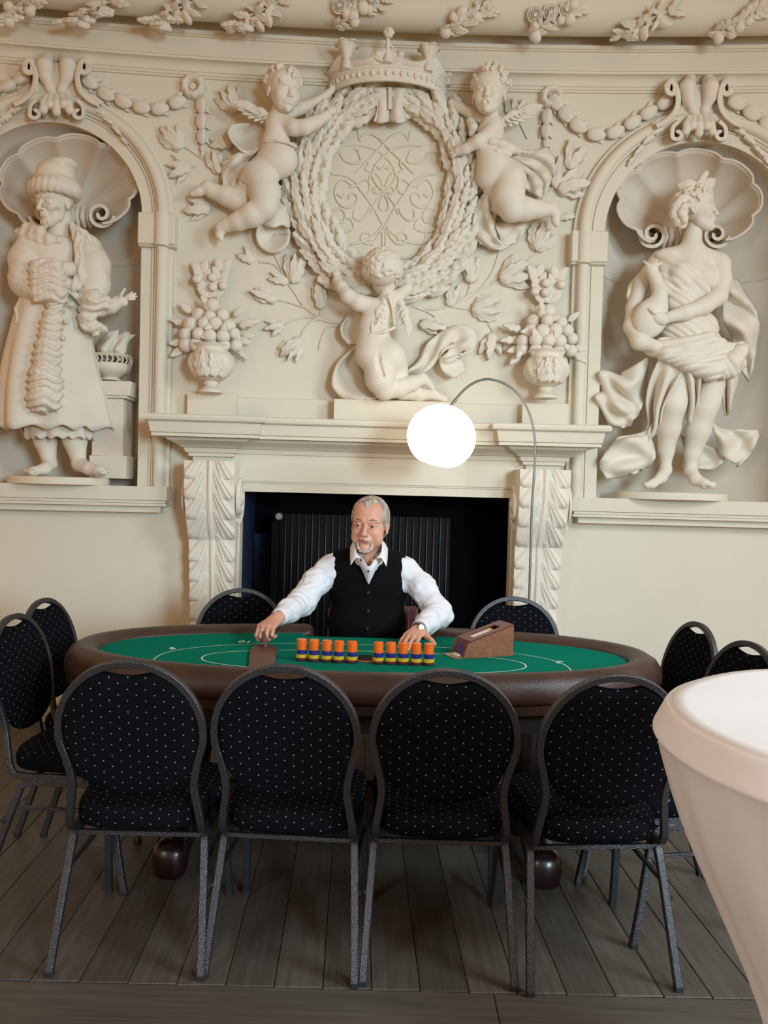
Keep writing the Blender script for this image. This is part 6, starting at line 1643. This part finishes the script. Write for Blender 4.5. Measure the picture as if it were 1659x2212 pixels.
mb=MB(); mb.tube([(hx,hy,.05),(hx,hy,1.085)],.025,12); mb.build('column',HAMMER,HT)
mb=MB(); mb.lathe([(0,1.07),(.40,1.07),(.40,1.092),(0,1.094)],(hx,hy,0),48); mb.build('table_top',HAMMER,HT)
# ================================================================== THE DEALER
def mixmat(name,c1,c2,scale,rough=.5,bump=.1,stretch=None,trans=0,lo=.35,hi=.65,spec=.4):
    m=mat(name,c1,rough,bump=bump,bscale=scale*4,var=.01,vscale=scale,stretch=stretch,trans=trans,spec=spec)
    for n in m.node_tree.nodes:
        if n.type=='VALTORGB':
            n.color_ramp.elements[0].color=(*c1,1); n.color_ramp.elements[1].color=(*c2,1); n.color_ramp.elements[0].position=lo; n.color_ramp.elements[1].position=hi
    return m
SKIN=mixmat('skin',(.56,.27,.175),(.66,.345,.235),7,.48,.06,trans=.12)
HAIRM=mixmat('hair_grey_blond',(.20,.15,.10),(.46,.41,.34),55,.7,.5,stretch=(1,1,.35))
GOAT=mixmat('goatee_grey',(.38,.33,.28),(.66,.62,.56),90,.8,.5)
SHIRT=mat('shirt_white',(.70,.69,.70),.65,bump=.05,bscale=120,spec=.2)
VEST=mat('vest_black',(.0055,.005,.0055),.9,bump=.2,bscale=500,spec=.05)
BTN=mat('button_black',(.01,.012,.03),.3)
LIP=mat('lip',(.42,.16,.12),.45); EYEW=mat('eye_white',(.42,.36,.33),.3); IRIS=mat('iris_brown',(.05,.028,.015),.2)
dp=lambda u,v,Y: np.array(at_y(u,v,Y))
DL=thing('person','person with grey hair and goatee, white shirt and black vest, seated behind the table','person',(float(dp(795,1300,3.9)[0]),3.92,0))
HY=3.70; Hd=121*HY/F; Rd=rot(2,3,-11); hcd=dp(799,1132,HY+.085)
hpz=head_prims(tuple(hcd),Hd,Rd,k=.03)
def hw_(p): return tuple(hcd+Rd@(np.array(p)*Hd))
# fuller adult features: wide lower face, round nose tip, lids, smile folds
for s in (-1,1):
    hpz.append(ell(hw_((s*.19,-.16,-.24)),(.095*Hd,.12*Hd,.13*Hd),k=.08*Hd,R=Rd))
    hpz.append(cap(hw_((s*.085,-.385,-.20)),hw_((s*.135,-.335,-.33)),.004*Hd,.005*Hd,k=.02*Hd,op='-'))
    hpz.append(cap(hw_((s*.07,-.36,.03)),hw_((s*.20,-.305,.02)),.012*Hd,.010*Hd,k=.02*Hd))
    hpz.append(ell(hw_((s*.13,-.325,-.075)),(.05*Hd,.02*Hd,.02*Hd),k=.03*Hd,R=Rd))
hpz.append(ell(hw_((0,-.455,-.15)),(.05*Hd,.045*Hd,.045*Hd),k=.025*Hd,R=Rd))
nk=dp(797,1200,3.80)
hpz+=[cap(hw_((0,.10,-.30)),tuple(nk+np.array((0,.025,-.06))),.060,.055,k=.03)]
tor_=[ell(tuple(dp(795,1262,3.90)),(.170,.105,.15),k=.05),cap(tuple(dp(730,1226,3.89)),tuple(dp(862,1232,3.89)),.052,.052,k=.05),ell(tuple(dp(793,1345,3.89)),(.160,.115,.13),k=.05),ell(tuple(dp(790,1405,3.92)),(.165,.12,.12),k=.05)]
SL,EL,WL=dp(712,1226,3.88),dp(652,1300,3.74),dp(600,1335,3.50)
SR,ER,WR_=dp(878,1232,3.88),dp(948,1326,3.76),dp(905,1359,3.565)
armL=[cap(tuple(SL),tuple(EL),.045,.038,k=.03),cap(tuple(EL),tuple(WL),.038,.027,k=.02)]
armR=[cap(tuple(SR),tuple(ER),.045,.038,k=.03),cap(tuple(ER),tuple(WR_),.038,.027,k=.02)]
legs_=[]
HX=float(dp(795,1300,3.9)[0])
for s in (-1,1):
    legs_+=[cap((HX+s*.09,4.0,.575),(HX+s*.15,3.60,.535),.08,.055,k=.03),cap((HX+s*.15,3.60,.535),(HX+s*.13,3.66,.12),.052,.036,k=.02)]
def hand(W,f,n,side,curl,lens=1.0,spread=.10,thumb=(.75,.65,-.1),thumb2=None):
    W=np.array(W,float); f=np.array(f,float); f/=np.linalg.norm(f); n=np.array(n,float); n-=f*(n@f); n/=np.linalg.norm(n)
    s=np.cross(f,n)*side; P=[]
    offs=(.031,.0105,-.0105,-.030); kl=(.088,.092,.088,.080); L=((.042,.025,.021),(.046,.029,.022),(.043,.027,.021),(.034,.020,.019))
    P.append(cap(tuple(W-f*.03),tuple(W+f*.01),.026,.026,k=.015))
    for i in range(4):
        b=W+f*.012+s*offs[i]*.55; K_=W+f*kl[i]+s*offs[i]+n*(.004 if i in (1,2) else 0)
        P.append(cap(tuple(b),tuple(K_),.0155,.0118,k=.012))
        d=f+s*(offs[i]/.03)*spread; d/=np.linalg.norm(d); a=0; p=K_
        for j in range(3):
            a+=math.radians(curl[i][j]); dd=d*math.cos(a)-n*math.sin(a); q=p+dd*L[i][j]*lens
            r0=(.0102,.0092,.0084)[j]*(1 if i<3 else .88); r1=(.0094,.0086,.0072)[j]*(1 if i<3 else .88)
            P.append(cap(tuple(p),tuple(q),r0,r1,k=.0035)); p=q
    t=f*thumb[0]+s*thumb[1]+n*thumb[2]; t/=np.linalg.norm(t); b=W+f*.018+s*.020-n*.004; m_=b+t*.046
    t2=t if thumb2 is None else f*thumb2[0]+s*thumb2[1]+n*thumb2[2]; t2=t2/np.linalg.norm(t2); e=m_+t2*.032; t3=t2*.9-n*.15; e2=e+t3/np.linalg.norm(t3)*.026
    P+=[cap(tuple(b),tuple(m_),.0165,.0125,k=.012),cap(tuple(m_),tuple(e),.0115,.0105,k=.005),cap(tuple(e),tuple(e2),.0104,.0085,k=.004)]
    return P
hL=dp(572,1368,hp1.y)
Wl=WL+np.array((0,-.01,0)); fL=(hL-Wl)*np.array((1,1,.55)); 
HL=hand(Wl,fL,(-.10,-.30,1),1,((48,62,40),(52,68,40),(55,70,40),(58,72,40)),.95,.06,(.75,.55,-.35),(.45,.15,-.9))
tipR=np.array(at_z(864,1402,.79)); fR=tipR-WR_
HR=hand(WR_,fR,(-.05,-.25,1),-1,((16,16,10),(14,16,10),(12,18,12),(12,20,14)),1.0,.13,(.62,.78,-.12))
HR_=HR
join_sdf('body',[(hpz,.0022),(tor_+armL+armR+legs_,.012),(HL,.0022),(HR,.0022)],SKIN,DL)
# eyes, brows, lips
for s in (-1,1):
    c=np.array(hw_((s*.132,-.320,-.011))); r=.050*Hd
    mb=MB(); mb.lathe([(math.sin(t)*r,-math.cos(t)*r) for t in np.linspace(0.001,PI,14)],(0,0,0),18); mb.v=[tuple(c+Rd@np.array((v[0]*1.04,v[1],v[2]*.98))) for v in mb.v]
    e_=mb.build('eye',EYEW,DL)
    mb=MB(); g=Rd@np.array((-.12,-1,-.05)); g/=np.linalg.norm(g); 
    cI=c+g*(r*.965); xx=np.cross(g,(0,0,1)); xx/=np.linalg.norm(xx); zz=np.cross(xx,g)
    mb.add([tuple(cI+g*.0008)]+[tuple(cI+xx*.0060*math.cos(t)+zz*.0060*math.sin(t)) for t in np.linspace(0,2*PI,17)[:-1]],[(0,i+1,(i+1)%16+1) for i in range(16)]); o=mb.build('iris',IRIS,e_); fixn(o)
lid=[]
for s in (-1,1):
    lid+=[cap(hw_((s*.066,-.346,.022)),hw_((s*.130,-.362,.026)),.022*Hd,.025*Hd,k=.004),cap(hw_((s*.130,-.362,.026)),hw_((s*.202,-.318,.008)),.025*Hd,.020*Hd,k=.004)]
    lid+=[cap(hw_((s*.070,-.345,-.042)),hw_((s*.130,-.357,-.047)),.015*Hd,.018*Hd,k=.004),cap(hw_((s*.130,-.357,-.047)),hw_((s*.195,-.320,-.036)),.018*Hd,.013*Hd,k=.004)]
sobj('eyelid',lid,.0018,SKIN,DL)
br=[]
for s in (-1,1): br+=[cap(hw_((s*.055,-.392,.088)),hw_((s*.13,-.385,.112)),.010*Hd,.014*Hd,k=.004),cap(hw_((s*.13,-.385,.112)),hw_((s*.215,-.325,.090)),.014*Hd,.007*Hd,k=.004)]
sobj('eyebrow',br,.0017,mat('brow_hair',(.27,.155,.10),.8),DL)
lp_=[cap(hw_((-.085,-.376,-.268)),hw_((0,-.412,-.262)),.010*Hd,.015*Hd,k=.004),cap(hw_((0,-.412,-.262)),hw_((.085,-.376,-.272)),.015*Hd,.010*Hd,k=.004),cap(hw_((-.06,-.385,-.296)),hw_((.06,-.385,-.298)),.017*Hd,.017*Hd,k=.004)]
sobj('lips',lp_,.0017,LIP,DL)
mb=MB(); P=catmull([hw_((-.10,-.374,-.268)),hw_((-.05,-.404,-.278)),hw_((0,-.424,-.280)),hw_((.05,-.404,-.280)),hw_((.105,-.372,-.274))],4); mb.tube([tuple(p) for p in P],.0011,6); mb.build('mouth_line',mat('mouth_dark',(.10,.03,.025),.6),DL)
ga=[]
pts=[(-.122,-.338,-.315),(-.130,-.325,-.36),(-.115,-.325,-.415),(-.06,-.345,-.462),(0,-.355,-.474),(.06,-.345,-.462),(.115,-.325,-.415),(.130,-.325,-.36),(.122,-.338,-.315)]
for a,b in zip(pts[:-1],pts[1:]): ga.append(cap(hw_(a),hw_(b),(.017+.010*(a[2]<-.40))*Hd,(.017+.010*(b[2]<-.40))*Hd,k=.006))
ga.append(cap(hw_((-.07,-.385,-.228)),hw_((.07,-.385,-.228)),.010*Hd,.010*Hd,k=.006))
sobj('goatee',ga,.0018,GOAT,DL,disp=lambda P:-.0012*noise3(P,.0022,1))
# hair: short, receding at the temples
hr=[ell(hw_((0,.065,.135)),(.345*Hd,.425*Hd,.388*Hd),k=.01,R=Rd),ell(hw_((0,.18,-.05)),(.325*Hd,.30*Hd,.30*Hd),k=.02,R=Rd)]
for s in (-1,1): hr.append(cap(hw_((s*.295,-.06,.12)),hw_((s*.290,-.085,-.01)),.05*Hd,.022*Hd,k=.01))
hr.append(ell(hw_((0,-.13,.235)),(.288*Hd,.228*Hd,.258*Hd),k=.02,R=Rd)); hr.append(ell(hw_((0,-.50,.0)),(.285*Hd,.42*Hd,.315*Hd),k=.02,op='-',R=Rd)); hr.append(ell(hw_((0,-.52,-.10)),(.40*Hd,.36*Hd,.25*Hd),k=.02,op='-',R=Rd))
for s in (-1,1): hr.append(ell(hw_((s*.165,-.34,.30)),(.095*Hd,.20*Hd,.12*Hd),k=.02,op='-',R=Rd))
for s in (-1,1): hr.append(ell(hw_((s*.36,.04,-.10)),(.09*Hd,.10*Hd,.15*Hd),k=.01,op='-',R=Rd))
hr.append(ell(hw_((0,-.15,-.42)),(.50*Hd,.42*Hd,.36*Hd),k=.01,op='-',R=Rd))
def hdisp(P):
    return -.0016*noise3(P*np.array((1,1,.35)),.0035,3)-.0010*noise3(P,.0022,7)
sobj('hair',hr,.0024,HAIRM,DL,disp=hdisp)
# shirt
def wrk(P): return (-.0030*noise3(P,.018,4)-.0075*(np.abs(noise3(P*np.array((.6,1,1.3)),.030,9))**.6-.4))
sh=[ell(tuple(dp(795,1262,3.90)),(.186,.118,.155),k=.05),ell(tuple(dp(793,1345,3.89)),(.176,.128,.13),k=.05),ell(tuple(dp(790,1405,3.92)),(.182,.132,.12),k=.05),cap(tuple(dp(726,1226,3.89)),tuple(dp(866,1232,3.89)),.062,.062,k=.05),
    cap(tuple(nk+np.array((-.012,.035,-.035))),tuple(dp(744,1222,3.89)),.052,.05,k=.04),cap(tuple(nk+np.array((.012,.035,-.035))),tuple(dp(848,1226,3.89)),.052,.05,k=.04)]
M1=dp(682,1258,3.82)
sh+=[cap(tuple(SL),tuple(M1),.054,.058,k=.04),cap(tuple(M1),tuple(EL),.058,.058,k=.03),cap(tuple(EL),tuple(EL*.45+WL*.55),.058,.048,k=.03),cap(tuple(EL*.45+WL*.55),tuple(WL+(EL-WL)*.10),.048,.036,k=.02)]
M2=dp(914,1272,3.83)
sh+=[cap(tuple(SR),tuple(M2),.054,.058,k=.04),cap(tuple(M2),tuple(ER),.058,.058,k=.03),cap(tuple(ER),tuple(ER*.45+WR_*.55),.060,.050,k=.03),cap(tuple(ER*.45+WR_*.55),tuple(WR_+(ER-WR_)*.16),.050,.038,k=.02)]
sh.append(ell(tuple(nk+np.array((0,.06,-.065))),(.084,.068,.055),k=.03))
ap2=dp(797,1225,3.72); a2l=dp(773,1186,3.72); a2r=dp(821,1187,3.72)
def vee2(X):
    x,y,z=X[...,0],X[...,1],X[...,2]
    tl=(a2l[0]-ap2[0])/(a2l[2]-ap2[2]); tr=(a2r[0]-ap2[0])/(a2r[2]-ap2[2])
    return np.maximum(np.maximum((ap2[0]+tl*(z-ap2[2]))-x, x-(ap2[0]+tr*(z-ap2[2]))),y-3.90)
sh.append(dict(f=vee2,lo=np.array((a2l[0]-.05,3.5,ap2[2]-.02)),hi=np.array((a2r[0]+.05,3.97,a2l[2]+.1)),k=.003,op='-'))
sobj('shirt',sh,.0046,SHIRT,DL,disp=wrk)
for W0,E0,r in ((WL,EL,.0365),(WR_,ER,.0385)):
    d=(E0-W0)/np.linalg.norm(E0-W0); c0=W0+d*.006; c1=W0+d*.062
    mb=MB(); mb.tube([tuple(c0),tuple(c0+d*.003),tuple(c1-d*.01),tuple(c1)],[r*.90,r,r*1.06,r*1.0],24,caps=False); mb.tube([tuple(c0+d*.002),tuple(c1)],[r*.84,r*.9],24,caps=False); mb.build('cuff',SHIRT,DL,sharp=60)
p=WR_+(ER-WR_)/np.linalg.norm(ER-WR_)*.02+np.array((.004,-.036,-.014)); mb=MB(); mb.lathe([(0,-.004),(.0045,-.003),(.005,0)],tuple(p),10,'y'); mb.build('cufflink',BTN,DL)
# collar wings and stand
def wsheet(name,rows,m,ku=4,kv=4,th=.0025):
    v,f=loft([[tuple(dp(*q)) for q in r] for r in rows],ku,kv,th); return mobj(name,make_mesh(name,v,f),m,DL)
wsheet('collar',[[(769,1165,3.775),(762,1172,3.80),(757,1183,3.83)],[(768.5,1180,3.735),(761,1190,3.745),(756.5,1200,3.775)],[(771,1194,3.715),(764,1200,3.715),(757,1211,3.725)],[(780,1206,3.70),(768,1206,3.70),(757.5,1221,3.70)]],SHIRT)
wsheet('collar',[[(825,1166,3.775),(832,1174,3.80),(838,1186,3.83)],[(825,1182,3.735),(832,1191,3.745),(837,1203,3.775)],[(822,1195,3.715),(829,1201,3.715),(836,1213,3.725)],[(812,1207,3.70),(824,1206,3.70),(834.5,1224,3.70)]],SHIRT)
mb=MB(); cc_=nk+np.array((0,.015,.012)); N=40
vs_=[]
for i in range(N+1):
    a=math.radians(-62)+math.radians(304)*i/N
    for r,z in ((.066,-.035),(.067,-.005),(.063,.022),(.060,.022),(.062,-.035)): vs_.append((cc_[0]+r*math.cos(a),cc_[1]+r*1.05*math.sin(a),cc_[2]+z-.028*max(0,-math.sin(a))))
mb.add(vs_,[(i*5+j,(i+1)*5+j,(i+1)*5+(j+1)%5,i*5+(j+1)%5) for i in range(N) for j in range(5)]); mb.build('collar_stand',SHIRT,DL,sharp=60)
wsheet('placket',[[(781,1203,3.712),(796,1224,3.700),(812,1205,3.712)],[(778,1216,3.722),(797,1234,3.708),(815,1218,3.722)],[(784,1234,3.742),(797,1248,3.732),(809,1236,3.742)],[(793,1256,3.755),(796.5,1262,3.752),(799,1256,3.755)]],SHIRT,5,5,.003)
for (u,v,Y) in ((780,1210,3.696),(796,1234,3.700)):
    mb=MB(); mb.lathe([(0,-.003),(.0045,-.0025),(.005,.0)],tuple(dp(u,v,Y)),12,'y'); mb.build('shirt_button',BTN,DL)
# vest with a V neck and open armholes
apx=dp(796,1265,3.76); vl=dp(767,1200,3.76); vr=dp(826,1202,3.76)
def vee(X):
    x,y,z=X[...,0],X[...,1],X[...,2]
    tl=(vl[0]-apx[0])/(vl[2]-apx[2]); tr=(vr[0]-apx[0])/(vr[2]-apx[2])
    dl=(apx[0]+tl*(z-apx[2]))-x; dr=x-(apx[0]+tr*(z-apx[2]))
    return np.maximum(np.maximum(dl,dr),y-3.93)
ves=[ell(tuple(dp(795,1262,3.90)),(.196,.132,.165),k=.05),ell(tuple(dp(793,1345,3.89)),(.186,.142,.14),k=.05),ell(tuple(dp(788,1408,3.92)),(.200,.150,.12),k=.05),cap(tuple(dp(740,1222,3.89)),tuple(dp(854,1228,3.89)),.070,.070,k=.05),
     cap(tuple(nk+np.array((-.020,.045,-.030))),tuple(dp(744,1218,3.89)),.058,.058,k=.04),cap(tuple(nk+np.array((.020,.045,-.030))),tuple(dp(850,1222,3.89)),.058,.058,k=.04)]
ves.append(ell(tuple(nk+np.array((0,.07,-.115))),(.135,.098,.075),k=.04)); ves.append(dict(f=vee,lo=np.array((vl[0]-.05,3.5,apx[2]-.02)),hi=np.array((vr[0]+.05,3.97,vl[2]+.2)),k=.004,op='-'))
ves.append(cap(tuple(nk+np.array((0,.03,-.02))),tuple(nk+np.array((0,.0,.12))),.058,.072,k=.006,op='-'))
xL=float(dp(709,1260,3.85)[0]); xR=float(dp(882,1260,3.85)[0]); zA=float(dp(800,1296,3.85)[2])
def armhole(sx,x0):
    def f(X):
        z=X[...,2]; lim=x0-sx*.03*np.clip((z-zA-.02)/.16,0,1)*0
        return np.maximum((lim-X[...,0])*sx, (zA-z)*.8)
    return f
ves.append(dict(f=armhole(1,xR),lo=np.array((xR-.02,3.6,zA-.05)),hi=np.array((xR+.3,4.2,zA+.4)),k=.02,op='-'))
ves.append(dict(f=armhole(-1,xL),lo=np.array((xL-.3,3.6,zA-.05)),hi=np.array((xL+.02,4.2,zA+.4)),k=.02,op='-'))
sobj('vest',ves,.0048,VEST,DL,disp=lambda P:-.0014*noise3(P,.03,2))
for (u,v,Y) in ((795.5,1280,3.752),(795.5,1320,3.742),(793.5,1358,3.742)):
    mb=MB(); mb.lathe([(0,-.004),(.0062,-.0035),(.0072,0)],tuple(dp(u,v,Y)),14,'y'); mb.build('vest_button',mat('vest_button',(.03,.03,.035),.25),DL)
tr=[]
for s in (-1,1): tr+=[cap((HX+s*.09,4.0,.575),(HX+s*.15,3.60,.535),.092,.066,k=.03),cap((HX+s*.15,3.60,.535),(HX+s*.13,3.66,.09),.064,.056,k=.02)]
tr.append(ell((HX,4.0,.62),(.19,.14,.12),k=.04))
sobj('trousers',tr,.010,VEST,DL)
for s in (-1,1): sobj('shoe',[rbox((HX+s*.13,3.60,.04),(.045,.125,.035),.03,k=.02),cap((HX+s*.13,3.66,.06),(HX+s*.13,3.66,.10),.042,.042,k=.02)],.008,mat('shoe_black',(.01,.01,.01),.3),DL)
# watch and ring
d=(ER-WR_)/np.linalg.norm(ER-WR_); wc=WR_-d*.008
mb=MB(); mb.tube([tuple(wc-d*.008),tuple(wc+d*.008)],[.0305,.0315],24); wt=mb.build('watch',mat('watch_strap',(.05,.022,.012),.5),DL,sharp=50)
fn=np.array((.35,-.85,.45)); fn/=np.linalg.norm(fn); q=wc+fn*.029
mb=MB(); mb.lathe([(0,.007),(.013,.007),(.0155,.005),(.0165,0),(.0165,-.004)],(0,0,0),24); Rq=np.array(Vector((0,0,1)).rotation_difference(Vector(fn)).to_matrix()); mb.v=[tuple(q+Rq@np.array(v)) for v in mb.v]
mb.build('watch_case',mat('watch_steel',(.5,.48,.42),.25,1.0),wt,sharp=40)
mb=MB(); mb.lathe([(0,.0078),(.0122,.0078)],(0,0,0),24); mb.v=[tuple(q+Rq@np.array(v)) for v in mb.v]; mb.build('watch_dial',mat('dial_cream',(.7,.66,.55),.3),wt)
# his chair
WCH=thing('dealer_chair','dark red wooden chair the dealer sits on, its back showing beside his left arm','chair',(HX,4.05,0))
BURG=mat('burgundy_wood',(.075,.012,.014),.35,coat=.3)
mb=MB(); mb.bbox((-.235,4.262,.50),(.187,4.29,.838),.012); mb.build('backrest',BURG,WCH,sharp=40)
mb=MB(); mb.bbox((HX-.22,3.86,.440),(HX+.22,4.27,.480),.012); mb.build('seat',BURG,WCH,sharp=40)
for s in (-1,1):
    mb=MB(); mb.bbox((HX+s*.19-.018,4.235,0),(HX+s*.19+.018,4.268,.82),.005); mb.build('leg',BURG,WCH,sharp=40)
    mb=MB(); mb.bbox((HX+s*.19-.018,3.88,0),(HX+s*.19+.018,3.916,.44),.005); mb.build('leg',BURG,WCH,sharp=40)
